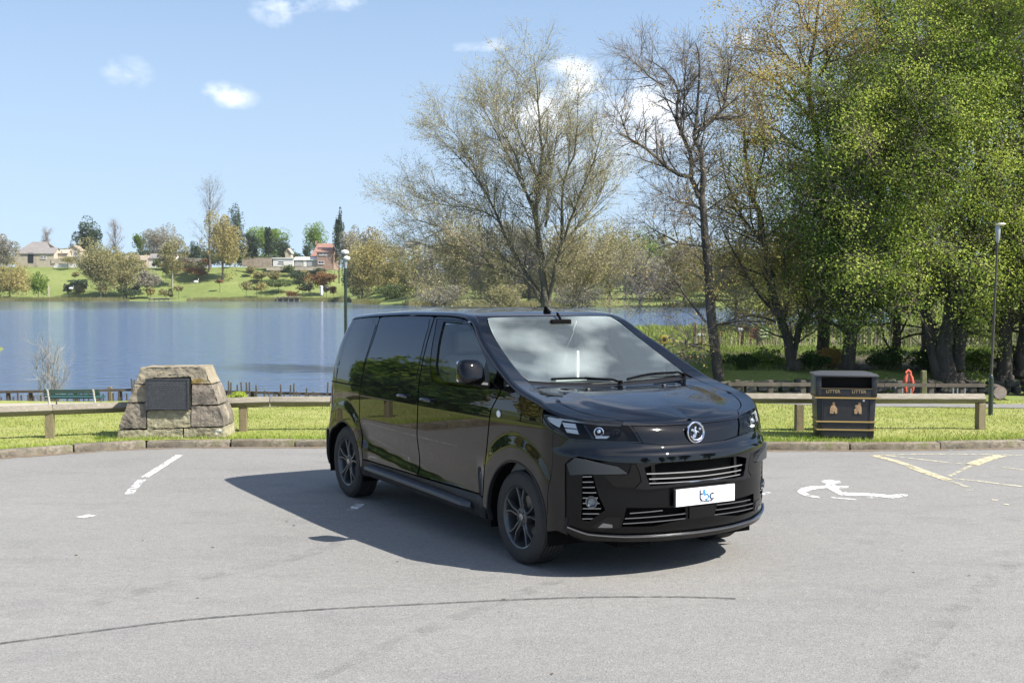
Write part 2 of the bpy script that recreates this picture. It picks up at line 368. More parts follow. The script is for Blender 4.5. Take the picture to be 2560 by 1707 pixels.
def panel(name, poly, mat_, parent, f=wall, holes=(), off=0.0, depth=.02, step=.045, sides=(1,), gap=.0, label=None, flip=False):
    if gap: poly = shrink(poly, gap)
    loops = [resample(poly, step)]+[resample(h, step) for h in holes]
    pts = []; edges = []
    for lp in loops:
        b = len(pts); pts += [Vector(p) for p in lp]; edges += [(b+i, b+(i+1) % len(lp)) for i in range(len(lp))]
    nb = len(pts); xs = [p[0] for p in loops[0]]; ys = [p[1] for p in loops[0]]
    bl = [p for lp in loops for p in lp]
    sx = min(xs)
    while sx < max(xs):
        sy = min(ys)
        while sy < max(ys):
            q = (sx+.0013, sy+.0017)
            if inside(q, loops[0]) and not any(inside(q, h) for h in loops[1:]) and min((q[0]-b[0])**2+(q[1]-b[1])**2 for b in bl) > (step*.55)**2: pts.append(Vector(q))
            sy += step
        sx += step
    r = geometry.delaunay_2d_cdt(pts, edges, [], 0, 1e-6)
    V2 = [(v[0], v[1]) for v in r[0]]; tris = []
    for t in r[2]:
        c = (sum(V2[i][0] for i in t)/3, sum(V2[i][1] for i in t)/3)
        if inside(c, loops[0]) and not any(inside(c, h) for h in loops[1:]): tris.append(list(t))
    P = [f(*v) for v in V2]; Nn = [fnormal(f, v[0], v[1], .006) for v in V2]
    # outward: away from the axis of the van
    res = []
    sgn = 1
    k = len(P)//2; ctr = (max(-3.2, min(.2, P[k][0])), 0, .8)
    if sum(Nn[k][i]*(P[k][i]-ctr[i]) for i in range(3)) < 0: sgn = -1
    if flip: sgn = -sgn
    Nn = [tuple(c*sgn for c in n) for n in Nn]
    P = [tuple(p[i]+n[i]*off for i in range(3)) for p, n in zip(P, Nn)]
    # orient the triangles with the normals
    F = []
    for t in tris:
        a, b, c = (P[i] for i in t); cr = _cross([b[i]-a[i] for i in range(3)], [c[i]-a[i] for i in range(3)])
        m = Nn[t[0]]
        if cr[0]*m[0]+cr[1]*m[1]+cr[2]*m[2] < 0: t = t[::-1]
        F.append(t)
    NV = list(Nn); VV = list(P); FF = [list(t) for t in F]
    if depth:
        cnt = {}
        for t in F:
            for i in range(3):
                e = (t[i], t[(i+1) % 3]); cnt[e] = 1
        for (a, b) in list(cnt):
            if (b, a) not in cnt:
                i0 = len(VV); pa, pb = P[a], P[b]; na, nb_ = Nn[a], Nn[b]
                VV += [pa, pb, tuple(pb[i]-nb_[i]*depth for i in range(3)), tuple(pa[i]-na[i]*depth for i in range(3))]
                fn = _unit(_cross([pb[i]-pa[i] for i in range(3)], [-na[i] for i in range(3)])); fn = tuple(-c for c in fn)
                NV += [fn]*4; FF.append([i0+1, i0, i0+3, i0+2])
    for sd in sides:
        V_ = VV if sd == 1 else [(p[0], -p[1], p[2]) for p in VV]
        N_ = NV if sd == 1 else [(n[0], -n[1], n[2]) for n in NV]
        F_ = FF if sd == 1 else [q[::-1] for q in FF]
        me = bpy.data.meshes.new(name); me.from_pydata(V_, [], F_); me.update()
        me.polygons.foreach_set('use_smooth', [True]*len(me.polygons))
        me.normals_split_custom_set_from_vertices(N_)
        o = link(name, me, mat_, parent[sd] if isinstance(parent, dict) else parent)
        if label: o['label'] = label
        res.append(o)
    return res if len(res) > 1 else res[0]
def stripe(name, line, w, mat_, parent, f=wall, off=.01, thick=.008, sides=(1,)):
    """a thin bar following a line on the body surface"""
    line = resample(line, .03, closed=False); mb = MB(); n = len(line); V = []
    for i, (s, z) in enumerate(line):
        nn = fnormal(f, s, z, .006); p = f(s, z); c = (0, 0, .8)
        if sum(nn[k]*(p[k]-(c[k] if k else max(-3, min(.2, p[0])))) for k in range(3)) < 0: nn = tuple(-k for k in nn)
        a = line[max(0, i-1)]; b = line[min(n-1, i+1)]; t = (b[0]-a[0], b[1]-a[1]); l = math.hypot(*t) or 1; q = (-t[1]/l*w/2, t[0]/l*w/2)
        for (ds, dz, h) in ((q[0], q[1], 0), (q[0]*.8, q[1]*.8, thick), (-q[0]*.8, -q[1]*.8, thick), (-q[0], -q[1], 0)):
            pp = f(s+ds, z+dz); V.append(tuple(pp[k]+nn[k]*(off-thick+h) for k in range(3)))
    F = [(i*4+k, i*4+(k+1) % 4, i*4+4+(k+1) % 4, i*4+4+k) for i in range(n-1) for k in range(4)]+[(0, 1, 2, 3), ((n-1)*4+3, (n-1)*4+2, (n-1)*4+1, (n-1)*4)]
    out = []
    for sd in sides:
        mb = MB(); mb.add([(v[0], v[1]*sd, v[2]) for v in V], F); out.append(mb.build(name, mat_, parent[sd] if isinstance(parent, dict) else parent, smooth=True, auto=.9))
    return out if len(out) > 1 else out[0]
def arc_pts(cx, cz, R, a0, a1, n): return [(cx+R*math.cos(math.radians(a0+(a1-a0)*i/(n-1))), cz+R*math.sin(math.radians(a0+(a1-a0)*i/(n-1)))) for i in range(n)]

# ------------------------------------------------------------------ the van
van = empty('van', (VX, VY, 0), VYAW, 'glossy black panel van with dark windows parked on the grey car park', 'van')
both = (1, -1)
FDF = [(-.467, .42), (-.447, .589), (-.436, .752), (-.375, 1.08), (-.272, 1.215), (-.262, 1.262)]
FDR = [(-1.742, 1.742), (-1.70, 1.62), (-1.668, 1.50), (-1.63, 1.284), (-1.605, 1.033), (-1.628, .73), (-1.636, .42)]
SDR = [(-2.868, 1.716), (-2.815, 1.60), (-2.80, 1.50), (-2.815, 1.30), (-2.85, 1.0), (-2.866, .78), (-2.82, .667), (-2.768, .42)]
ztopline = lambda a, b, n, d=.008: [(s, fZw(s)-d) for s in lin(a, b, n)]
# doors
doorpoly = FDF+ztopline(-.32, -1.70, 14)+FDR
glassF = [(-1.552, 1.712), (-1.232, 1.712), (-1.10, 1.695), (-.98, 1.655), (-.853, 1.592), (-.72, 1.515), (-.60, 1.44), (-.50, 1.36), (-.468, 1.30), (-.49, 1.262), (-.75, 1.25), (-1.10, 1.243), (-1.24, 1.25), (-1.33, 1.285), (-1.40, 1.36), (-1.50, 1.58)]
frameF = [(-1.70, 1.735), (-1.2, 1.728), (-1.02, 1.688), (-.85, 1.605), (-.62, 1.48), (-.42, 1.385), (-.30, 1.315), (-.285, 1.262), (-.42, 1.222), (-.8, 1.212), (-1.234, 1.207), (-1.40, 1.236), (-1.49, 1.33), (-1.56, 1.48), (-1.62, 1.62)]
fd = panel('front_door', doorpoly, M_paint, van, holes=[frameF], gap=.0055, sides=both, step=.03)
FD = {1: fd[0], -1: fd[1]}
panel('window_frame', frameF, M_gloss, FD, holes=[glassF], off=-.004, depth=.025, gap=.001, sides=both, step=.035)
panel('window_glass', shrink(glassF, -.004), M_side, FD, off=-.016, depth=0, sides=both, step=.06)
panel('quarter_trim', [(-.60, 1.44), (-.50, 1.36), (-.468, 1.30), (-.49, 1.262), (-.60, 1.257)], M_plas, FD, off=-.006, depth=.01, sides=both)
sdp = [(s-.008 if z < 1.72 else s-.010, z) for s, z in reversed(FDR)]+ztopline(-1.80, -2.82, 10)+SDR
sd_ = panel('sliding_door', sdp, M_paint, van, gap=.0055, sides=both, step=.03)
SD = {1: sd_[0], -1: sd_[1]}
gS = [(-2.825, 1.705), (-2.4, 1.722), (-1.83, 1.728), (-1.775, 1.66), (-1.73, 1.50), (-1.70, 1.35), (-1.69, 1.235), (-1.72, 1.228), (-2.2, 1.220), (-2.70, 1.213), (-2.765, 1.225), (-2.775, 1.40), (-2.77, 1.55)]
panel('side_window', gS, M_priv, SD, off=.004, depth=.006, sides=both)
# rear quarter with the wheel opening
ra = arc_pts(-3.235, .335, .395, -12, 192, 25)
qp = [(s-.008, z) for s, z in reversed(SDR)]+ztopline(-2.90, -4.02, 12)+[(-4.05, 1.5), (-4.07, 1.0), (-4.07, .64), (-3.66, .62), (-3.66, .30)]+ra[::-1][0:]+[(-2.835, .26), (-2.80, .33)]
qp = [(s, z) for s, z in qp]
rq = panel('rear_quarter_panel', qp, M_paint, van, gap=.003, sides=both, step=.03); RQ = {1: rq[0], -1: rq[1]}
gQ = soften([(-2.885, 1.70), (-3.40, 1.655), (-3.56, 1.60), (-3.60, 1.45), (-3.56, 1.235), (-3.45, 1.222), (-2.86, 1.215), (-2.845, 1.30), (-2.83, 1.50)], 1)
panel('quarter_window', gQ, M_priv, RQ, off=.004, depth=.006, sides=both)
stripe('door_rail', [(-3.70, 1.085), (-3.3, 1.086), (-2.87, 1.088)], .014, M_liner, RQ, off=.001, thick=.004, sides=both)
# back doors and bumper
tg = [(-4.08, .66), (-4.08, 1.0), (-4.06, 1.5), (-4.03, 1.64), (-4.6, 1.61), (-4.6, .66)]
bd = panel('rear_door', tg, M_paint, van, gap=.003, sides=both); BD = {1: bd[0], -1: bd[1]}
panel('rear_window', [(-4.2, 1.2), (-4.18, 1.56), (-4.56, 1.56), (-4.56, 1.2)], M_priv, BD, off=.004, depth=.006, sides=both)
panel('tail_light', [(-3.86, .98), (-3.86, 1.32), (-4.04, 1.32), (-4.06, .98)], mat('red lamp lens', (.25, .01, .01), rough=.1, coat=1), van, off=.008, depth=.02, sides=both)
rb = []
rbm = lambda s, z: wall(s, z)
panel('rear_bumper', [(-3.64, .60), (-3.62, .27), (-4.6, .27), (-4.6, .64), (-4.06, .62)], M_plas, van, off=.018, depth=.05, sides=both)
# front wing
fa = arc_pts(.012, .340, .415, 194, -14, 27)
HLb = [(.366, 1.105), (.422, 1.065), (.500, 1.024), (.573, 1.012), (.617, .978), (.651, .958), (.737, .950), (.928, .945), (1.099, .936), (1.204, .928)]
wg = [(s+.009, z) for s, z in FDF]
wing = wg+[(-.16, fZw(-.16)-.001)]+[(s, fZw(s)-.001) for s in lin(-.05, .36, 7)]+[(.352, 1.108), (.40, 1.070), (.47, 1.030), (.50, 1.020), (.475, .80), (.440, .60), (.432, .52)]
wing += [p for p in fa[::-1] if p[1] > .30 and p[0] < .428]+[(-.452, .26), (-.462, .34)]
wn = panel('front_wing', wing, M_paint, van, gap=.002, sides=both, step=.026); WN = {1: wn[0], -1: wn[1]}
# the wing's shoulder and upper face
panel('wing_top', [(-.14, .0), (1.09, .0), (1.09, 1.0), (-.14, 1.0)], M_paint, WN, f=shoulder, depth=0, sides=both, step=.08)
panel('wing_upper', [(-.14, -1.0), (1.09, -1.0), (.98, -.895), (.6, -.865), (.2, -.855), (-.14, -.86)], M_paint, WN, f=top, depth=.01, gap=.002, sides=both, step=.05)
# bonnet
bn = [(-.13, -.86)]+[(s, -.855) for s in lin(.0, .55, 6)]+[(.75, -.868), (.98, -.895), (1.10, -1.0), (1.30, -1.0), (SC-.012, -1.0)]
bn2 = bn+[(s, -w) for s, w in reversed(bn)]
bonnet = panel('bonnet', shrink(bn2, .0035), M_paint, van, f=top, depth=.02, step=.045)
panel('bonnet_edge', [(1.10, .0), (SC, .0), (2*SC-1.10, .0), (2*SC-1.10, 1.0), (SC, 1.0), (1.10, 1.0)], M_paint, bonnet, f=shoulder, depth=0, step=.06)
panel('bonnet_lip', [(1.10, 1.072), (1.25, 1.058), (1.40, 1.050), (SC, 1.047), (1.70, 1.050), (1.85, 1.058), (2.0, 1.072)]+[(s, fZw(min(s, 2*SC-s))) for s in lin(2.0, 1.10, 19)], M_paint, bonnet, depth=.01, step=.05)
for y in (-.30, .34):
    p = top(-.02, y/ .8); mb = MB(); mb.box((p[0], p[1], p[2]+.006), (.035, .03, .014), taper=(.6, .7)); mb.build('washer_jet', M_plas, bonnet, bevel=.003)
# roof
rf = [(-1.085, -1.0)]+[(-1.075, w) for w in lin(-.9, .9, 11)]+[(-1.085, 1.0)]+[(s, 1.0) for s in lin(-1.2, -4.55, 20)]+[(s, -1.0) for s in lin(-4.55, -1.2, 20)]
roof = panel('roof_panel', rf, M_paint, van, f=top, depth=.02, step=.09)
panel('roof_edge', [(-1.06, 0), (-1.06, 1)]+[(s, 1.0) for s in lin(-1.2, -4.6, 24)]+[(s, 0.0) for s in lin(-4.6, -1.2, 24)], M_paint, {1: roof, -1: roof}, f=shoulder, depth=0, step=.1, sides=both)
# A-pillars: shoulder and the strip of top surface outside the windscreen
ap = panel('windscreen_pillar', [(-1.06, 0), (-1.06, 1), (-.14, 1), (-.14, 0)], M_paint, van, f=shoulder, depth=0, step=.06, sides=both); AP = {1: ap[0], -1: ap[1]}
panel('pillar_face', [(-1.085, -1.0), (-1.07, -.905), (-.6, -.875), (-.22, -.86), (-.135, -.86), (-.14, -1.0)], M_gloss, AP, f=top, depth=.01, step=.05, sides=both)
# windscreen and scuttle
wsb = lin(-.84, .84, 15)
wsp = [(-.215-.02*(1-(w/.84)**2), w) for w in wsb]+[(s, .86+.03*((-.23-s)/.84)) for s in lin(-.3, -1.06, 10)]+[(-1.068, w) for w in wsb[::-1]]+[(s, -(.86+.03*((-.23-s)/.84))) for s in lin(-1.06, -.3, 10)]
ws = panel('windscreen', wsp, M_ws, van, f=top, depth=0, off=-.002, step=.06)
bord = shrink(wsp, .028)
panel('screen_border', wsp, mat('black glass border', (.02, .022, .022), rough=.04, spec=.8), ws, f=top, off=-.005, depth=.004, holes=[bord], step=.05)
panel('scuttle', [(-.24, -.86), (-.235, -.4), (-.24, 0), (-.235, .4), (-.24, .86), (-.13, .86), (-.13, -.86)], M_plas, van, f=top, off=-.012, depth=.02, step=.05)
for (w0, w1, s1) in ((.06, -.60, -.245), (.80, .18, -.235)):
    a = top(-.175, w0); b = top(s1, w1); mb = MB()
    mb.tube([(a[0], a[1], a[2]+.012), (a[0]*.9+b[0]*.1-.01, a[1]*.9+b[1]*.1, a[2]+.035), ((a[0]+b[0])/2-.02, (a[1]+b[1])/2, (a[2]+b[2])/2+.035)], [.011, .009, .007], n=6)
    wp = mb.build('wiper', M_liner, van, smooth=True)
    mb = MB(); bl = [top(s1+(-.045 if w0 > .5 else -.035)*math.sin(t*3.1416), w1+(w0-w1)*t*.92) for t in lin(0, 1, 9)]
    mb.tube([(p[0]-.005, p[1], p[2]+.014) for p in bl], .009, n=5); mb.build('wiper_blade', M_liner, wp, smooth=True)
    mb = MB(); mb.lathe([(.0, .03), (.018, .026), (.022, 0)], n=10, c=(a[0], a[1], a[2]+.0)); mb.build('wiper_pivot', M_liner, wp, smooth=True)
# antenna
p = top(-1.16, .03); mb = MB()
mb.prism([(-.055, 0), (.04, 0), (.035, .012), (-.03, .055), (-.045, .05), (-.055, .01)], lambda a, b: (p[0]+a, p[1]-.014*(1-b*9), p[2]+b-.004), lambda a, b: (p[0]+a, p[1]+.014*(1-b*9), p[2]+b-.004))
mb.build('roof_antenna', M_liner, roof, bevel=.004)
# ---- front end
UGo = [(1.178, .774), (1.279, .799), (1.40, .801), (SC, .800)]; UGi = [(SC, .655), (1.40, .652), (1.313, .645), (1.215, .648), (1.195, .70)]
ugr = UGo+mir(UGo)[1:]+[(2*SC-s, z) for s, z in reversed(UGi)]+UGi[1:]
hb = HLb[3:]+[(1.34, .910), (SC, .906)]
low = [(.600, .792), (.659, .832), (.721, .848), (.929, .817), (1.122, .803), (1.147, .744), (1.160, .679), (1.118, .631), (1.184, .622), (1.313, .626), (1.45, .634), (SC, .636)]
corner = [(.43, .31), (.445, .60), (.480, .80), (.504, 1.020)]
full = corner+hb+mir(hb)[1:]+mir(corner)+[(2*SC-.600, .34)]+[(2*SC-s, z) for s, z in low]+list(reversed(low))[1:]+[(.600, .34)]
bump = panel('front_bumper', full, M_paint, van, holes=[ugr], off=.004, depth=.022, step=.035, gap=.001)
VENT = [(.742, .722), (.826, .727), (.868, .586), (.915, .488), (.80, .405), (.735, .415)]
LG = [(1.06, .502), (1.288, .494), (1.445, .482), (1.46, .398), (1.247, .362), (1.037, .368), (1.048, .443)]
SENS = [(1.468, .482), (2*SC-1.468, .482), (2*SC-1.475, .398), (1.475, .398)]
corner2 = [(.596, .79), (.596, .36)]
lowp = [(.598, .325), (.66, .29), (.76, .262), (1.05, .258), (SC, .256), (2*SC-1.05, .258), (2*SC-.76, .262), (2*SC-.66, .29), (2*SC-.598, .325), (2*SC-.598, .80), (2*SC-1.1, .82), (SC, .82), (1.1, .82), (.598, .80)]
M_low = mat('smooth black plastic', (.0018, .0018, .002), rough=.25, spec=.28)
lb = panel('lower_bumper', lowp, M_low, bump, holes=[VENT, mir(VENT), LG, mir(LG), ugr], off=-.008, depth=.03, step=.035)
panel('grille_backing', [(.62, .33), (2*SC-.62, .33), (2*SC-.62, .84), (.62, .84)], M_liner, bump, off=-.055, depth=0, step=.06)
panel('corner_filler', [(.428, .37), (.50, .338), (.62, .30), (.62, .42), (.428, .42)], M_plas, {1: bump, -1: bump}, off=0, depth=.02, sides=both)
# chrome bars of the upper grille, one long piece each
for z, w in ((.728, .010), (.692, .010), (.662, .008)):
    ln = [(s, z-.006*(1-abs(s-SC)/.35)) for s in lin(1.215 if z < .7 else 1.198, 2*SC-(1.215 if z < .7 else 1.198), 15)]
    stripe('grille_bar', ln, w, M_chrome, bump, off=-.012, thick=.014)
for s0 in (1.255, 2*SC-1.255):
    stripe('grille_upright', [(s0, .655), (s0-.01, .79)], .03, M_gloss, bump, off=-.03, thick=.02)
# brow, vent slats, fog lamp, lower grille bars
BROW = [(.626, .793), (.689, .836), (.774, .829), (1.007, .780), (1.066, .737), (.999, .735), (.77, .731), (.654, .720)]
GP = [(.90, .726), (1.075, .728), (1.095, .795), (1.118, .798), (1.142, .744), (1.154, .68), (1.114, .640), (.98, .648)]
SK = [(.98, .47), (1.04, .36), (.86, .345), (.84, .365)]
for fl in (0, 1):
    T = (lambda q: mir(q)) if fl else (lambda q: q)
    panel('bumper_brow', T(BROW), M_brow, bump, off=.022, depth=.03, step=.03)
    panel('gloss_insert', T(GP), M_gloss, bump, off=.003, depth=.012, step=.03)
    for i in range(9):
        z = .712-i*.036; x0 = .745; x1 = .826+(.727-z)*.30 if z > .486 else .915-(.486-z)*1.2
        if x1-x0 < .04: continue
        q = [(x0, z-.004), (x1-.012, z)]
        if fl: q = [(2*SC-s, zz) for s, zz in q]
        stripe('vent_slat', q, .009, M_satin, bump, off=-.012, thick=.020)
    c = wall(2*SC-.815 if fl else .815, .541, -.03); n = wall_n(2*SC-.815 if fl else .815, .541)
    Mr = Vector((abs(n[0]), n[1] if (fl or n[1] < 0) else -n[1], 0)).to_track_quat('Z', 'Y').to_matrix().to_4x4()
    mb = MB(); mb.lathe([(.001, .012), (.02, .016), (.030, .022), (.036, .030), (.040, .030), (.040, -.02)], n=20, c=c, M=Mr)
    fg = mb.build('fog_light', M_satin, bump, smooth=True)
    mb = MB(); mb.lathe([(.037, .030), (.030, .036), (.001, .040)], n=20, c=c, M=Mr); mb.build('fog_lens', M_lens, fg, smooth=True)
    for i, z in enumerate((.468, .432, .396)):
        x0 = (1.085, 1.055, 1.045)[i]; x1 = (1.30, 1.452, 1.458)[i]
        if fl and i == 0: x0, x1 = 1.10, 1.445
        q = [(s, z-.006+.010*((s-x0)/(x1-x0))) for s in lin(x0, x1, 8)]
        if fl: q = [(2*SC-s, zz) for s, zz in reversed(q)]
        stripe('lower_grille_bar', q, .009, M_satin, bump, off=-.010, thick=.018)
    panel('skid_insert', T([(.82, .368), (.93, .44), (1.02, .44), (1.025, .365), (.90, .345)]), M_gloss, bump, off=-.004, depth=.01)
    panel('lower_lamp', T([(.87, .366), (.905, .398), (.97, .388), (.975, .366)]), M_satin, bump, off=.000, depth=.004)
panel('radar_cover', SENS, M_gloss, bump, off=.002, depth=.03)
spl = [(.63, .362), (.80, .322), (1.05, .306), (1.3, .298), (SC, .296)]; spl = spl+[(2*SC-s, z) for s, z in reversed(spl[:-1])]
stripe('splitter_line', spl, .012, M_satin, bump, off=.014, thick=.012)
lip = [(.62, .345), (.80, .300), (1.05, .284), (1.3, .276), (SC, .274)]; lip = lip+[(2*SC-s, z) for s, z in reversed(lip[:-1])]
stripe('splitter_lip', lip, .040, M_gloss, bump, off=.012, thick=.030)
# visor between the lamps
vz = [(1.150, 1.068), (1.25, 1.055), (1.40, 1.047), (SC, 1.044)]; vb = [(SC, .910), (1.34, .914), (1.208, .932), (1.178, 1.0)]
visor = panel('visor_panel', vz+mir(vz)[1:]+[(2*SC-s, z) for s, z in reversed(vb)]+vb[1:], M_gloss, van, off=-.006, depth=.02, step=.035)
# headlights
HLt = [(.366, 1.112), (.430, 1.115), (.50, 1.112), (.60, 1.106), (.732, 1.098), (.877, 1.090), (1.012, 1.080), (1.142, 1.066), (1.170, 1.0), (1.200, .932)]
HL = HLt+list(reversed(HLb))[1:]
for fl in (0, 1):
    T = (lambda q: mir(q)) if fl else (lambda q: q)
    hl = panel('headlight', T(HL), M_liner, van, off=-.045, depth=0, step=.04)
    panel('lamp_lens', T(HL), M_lens, hl, off=.001, depth=0, step=.04)
    panel('lamp_rim', T(HL), M_gloss, hl, off=-.002, holes=[T(shrink(HL, .010))], depth=.045, step=.03)
    panel('lamp_shelf', T([(.39, 1.092), (.44, 1.102), (.60, 1.094), (.60, 1.082), (.56, 1.035), (.44, 1.068)]), M_drl, hl, off=-.016, depth=.01)
    panel('light_strip', T([(.571, 1.099), (.80, 1.088), (1.10, 1.071), (1.085, 1.058), (.80, 1.074), (.60, 1.085)]), M_drl, hl, off=-.010, depth=.02)
    panel('light_block', T([(.602, 1.072), (.733, 1.066), (.738, 1.036), (.618, 1.040)]), M_drl, hl, off=-.014, depth=.03)
    panel('light_block', T([(.622, 1.030), (.739, 1.028), (.744, .994), (.638, 1.004)]), M_drl, hl, off=-.014, depth=.03)
    for (s, z, r) in ((.915, 1.020, .030), (1.045, 1.012, .026)):
        s_ = 2*SC-s if fl else s; c = wall(s_, z, -.035); n = wall_n(s, z); n = Vector((abs(n[0]), -abs(n[1]) if not fl else abs(n[1]), 0))
        mb = MB(); mb.lathe([(r*1.15, 0), (r*1.15, .012), (r*.95, .014), (r*.85, .020), (r*.5, .030), (.001, .034)], n=20, c=c, M=n.to_track_quat('Z', 'Y').to_matrix().to_4x4())
        mb.build('projector_lens', M_chrome if s < 1 else M_gloss, hl, smooth=True)
    panel('lamp_divider', T([(.80, 1.06), (.82, 1.06), (.87, .965), (.85, .965)]), M_gloss, hl, off=-.012, depth=.02)
    panel('lamp_trim', T([(.88, .985), (.99, .985), (.965, .968), (.88, .968)]), M_drl, hl, off=-.02, depth=.01)
# badge
bc = wall(SC, .982, .004); mb = MB(); R = Matrix.Rotation(math.radians(90-6), 4, 'Y')
mb.lathe([(.060, 0), (.062, .008), (.070, .014), (.076, .010), (.077, 0)], n=40, c=bc, M=R); bdg = mb.build('badge_ring', M_chrome, visor, smooth=True)
mb = MB(); mb.lathe([(.062, .001), (.062, .006), (.001, .006)], n=30, c=bc, M=R); mb.build('badge_disc', M_gloss, bdg, smooth=True)
def bp(u, v, h=.010): return Vector(bc)+R @ Vector((-v, u, h))
mb = MB()   # winged beast holding a flag, in simple chrome strokes
mb.tube([bp(-.034, -.034), bp(-.018, -.022), bp(-.008, .0), bp(-.012, .026)], [.010, .015, .014, .007], n=6)
mb.tube([bp(-.014, .028), bp(-.004, .036), bp(.006, .030)], [.009, .009, .004], n=6)
mb.tube([bp(-.046, .018), bp(-.034, .020), bp(-.014, .006)], [.004, .010, .008], n=6)
mb.tube([bp(-.050, -.022), bp(-.026, -.048), bp(.006, -.054), bp(.036, -.042), bp(.050, -.020)], [.004, .008, .009, .008, .004], n=6)
mb.tube([bp(-.004, .006), bp(.012, .008), bp(.022, .0)], [.006, .005, .004], n=6)
mb.tube([bp(.022, -.036), bp(.022, .040)], .003, n=5)
mb.tube([bp(.024, .028), bp(.036, .022), bp(.046, .024)], [.009, .010, .004], n=6)
mb.build('badge_griffin', M_chrome, bdg, smooth=True)
# number plate with its lettering
M_plate = mat('white number plate', (.80, .81, .80), rough=.25)
pc = Vector(wall(SC, .556)); pz = .556; px = pc.x+.012
PYC = .015
mb = MB(); mb.box((px-.008, PYC, pz), (.012, .54, .128)); hold = mb.build('plate_holder', M_plas, van, bevel=.004)
mb = MB(); mb.box((px+.003, PYC, pz), (.008, .52, .118)); plate = mb.build('number_plate', M_plate, van, bevel=.003)
M_navy = mat('navy print', (.01, .035, .085), rough=.4); M_lblue = mat('light blue print', (.07, .30, .62), rough=.4)
def pl(u, v): return (px+.0085, PYC+u, pz+v)        # u to the van's left = image right
def strokes(name, lines, w, m):
    mb = MB()
    for ln in lines:
        for i in range(len(ln)-1):
            a = Vector(ln[i]); b = Vector(ln[i+1]); d = (b-a); L_ = d.length; ang = math.atan2(d.y, d.x)
            q = Vector((math.cos(ang), math.sin(ang)))*w/2*.5; nrm = Vector((-math.sin(ang), math.cos(ang)))*w/2
            c4 = [a-q-nrm, b+q-nrm, b+q+nrm, a-q+nrm]
            mb.prism([(c.x, c.y) for c in c4], lambda u, v: pl(u, v), lambda u, v: (px+.0100, PYC+u, pz+v))
    return mb.build(name, m, plate)
def arc2(cx, cy, r, a0, a1, n=9): return [(cx+r*math.cos(math.radians(a0+(a1-a0)*i/(n-1))), cy+r*math.sin(math.radians(a0+(a1-a0)*i/(n-1)))) for i in range(n)]
strokes('plate_letter', [[(-.052, .040), (-.052, -.012)]+arc2(-.036, -.012, .016, 180, 275, 6), [(-.052, .014), (-.034, .014)]], .0095, M_navy)
strokes('plate_letter', [[(-.010, .040), (-.010, .004)], arc2(.004, -.008, .018, 150, -120, 12), [(-.022, .040), (-.022, .012)]], .0095, M_lblue)
strokes('plate_letter', [arc2(.057, -.008, .020, 60, 300, 12)], .0095, M_navy)
def text_obj(name, body, size, loc, rot, m, parent, extrude=.0008, align='CENTER', spacing=1.0):
    c = bpy.data.curves.new(name, 'FONT'); c.body = body; c.size = size; c.extrude = extrude; c.align_x = align; c.align_y = 'CENTER'; c.space_character = spacing
    c.materials.append(m); o = bpy.data.objects.new(name, c); COL.objects.link(o); o.location = loc; o.rotation_euler = rot
    bpy.context.view_layer.update(); me = bpy.data.meshes.new_from_object(o); bpy.data.objects.remove(o)
    o = bpy.data.objects.new(name, me); COL.objects.link(o); o.location = loc; o.rotation_euler = rot
    if parent: o.parent = parent
    return o
text_obj('plate_text', 'CONVERSIONS', .0165, (px+.0085, PYC+.003, pz-.040), (math.pi/2, 0, math.pi/2), M_navy, plate)
# door handles, repeater, step, filler trim
for sd in both:
    P_ = {1: SD[sd], -1: FD[sd]}
    for (s0, s1, par) in ((-1.97, -1.78, SD[sd]), (-1.52, -1.33, FD[sd])):
        mb = MB(); a = wall(s0, 1.072, .020); b = wall((s0+s1)/2, 1.076, .034); c = wall(s1, 1.070, .020)
        mb.tube([wall(s0, 1.072, -.002), a, b, c, wall(s1, 1.070, -.002)], [.010, .013, .014, .013, .010], n=8, flat=1)
        mb.v = [(p[0], p[1]*sd, p[2]) for p in mb.v]; mb.build('door_handle', M_paint, par, smooth=True)
    mb = MB(); c = wall(-.245, 1.066, .002); mb.lathe([(.026, 0), (.026, .006), (.018, .010), (.001, .011)], n=16, c=(c[0], c[1]*sd, c[2]), M=Matrix.Rotation(math.radians(90)*sd, 4, 'X'))
    mb.build('side_repeater', M_drl, WN[sd], smooth=True)
    # running board along the sill
    mb = MB(); ln = [(-2.66, .355), (-2.60, .362), (-2.0, .352), (-1.2, .338), (-.74, .325), (-.68, .315)]
    V = []
    for s, z in ln:
        e = .0 if s in (-2.66, -.68) else .055
        for dy, dz in ((.955, .03), (.965+e, .018), (.972+e, -.008), (.955, -.035)): V.append((s, -dy*sd, z+dz))
    n = len(ln); mb.add(V, [(i*4+k, i*4+(k+1) % 4, i*4+4+(k+1) % 4, i*4+4+k) for i in range(n-1) for k in range(4)]+[(0, 1, 2, 3), (n*4-1, n*4-2, n*4-3, n*4-4)])
    mb.build('side_step', mat('dark grey step', (.055, .06, .07), rough=.38, metal=.3), van, smooth=True, bevel=.004)
panel('sill', [(-2.835, .27), (-.462, .25), (-.455, .412), (-1.63, .412), (-2.775, .412), (-2.80, .33)], M_plas, van, off=-.002, depth=.03, sides=both)
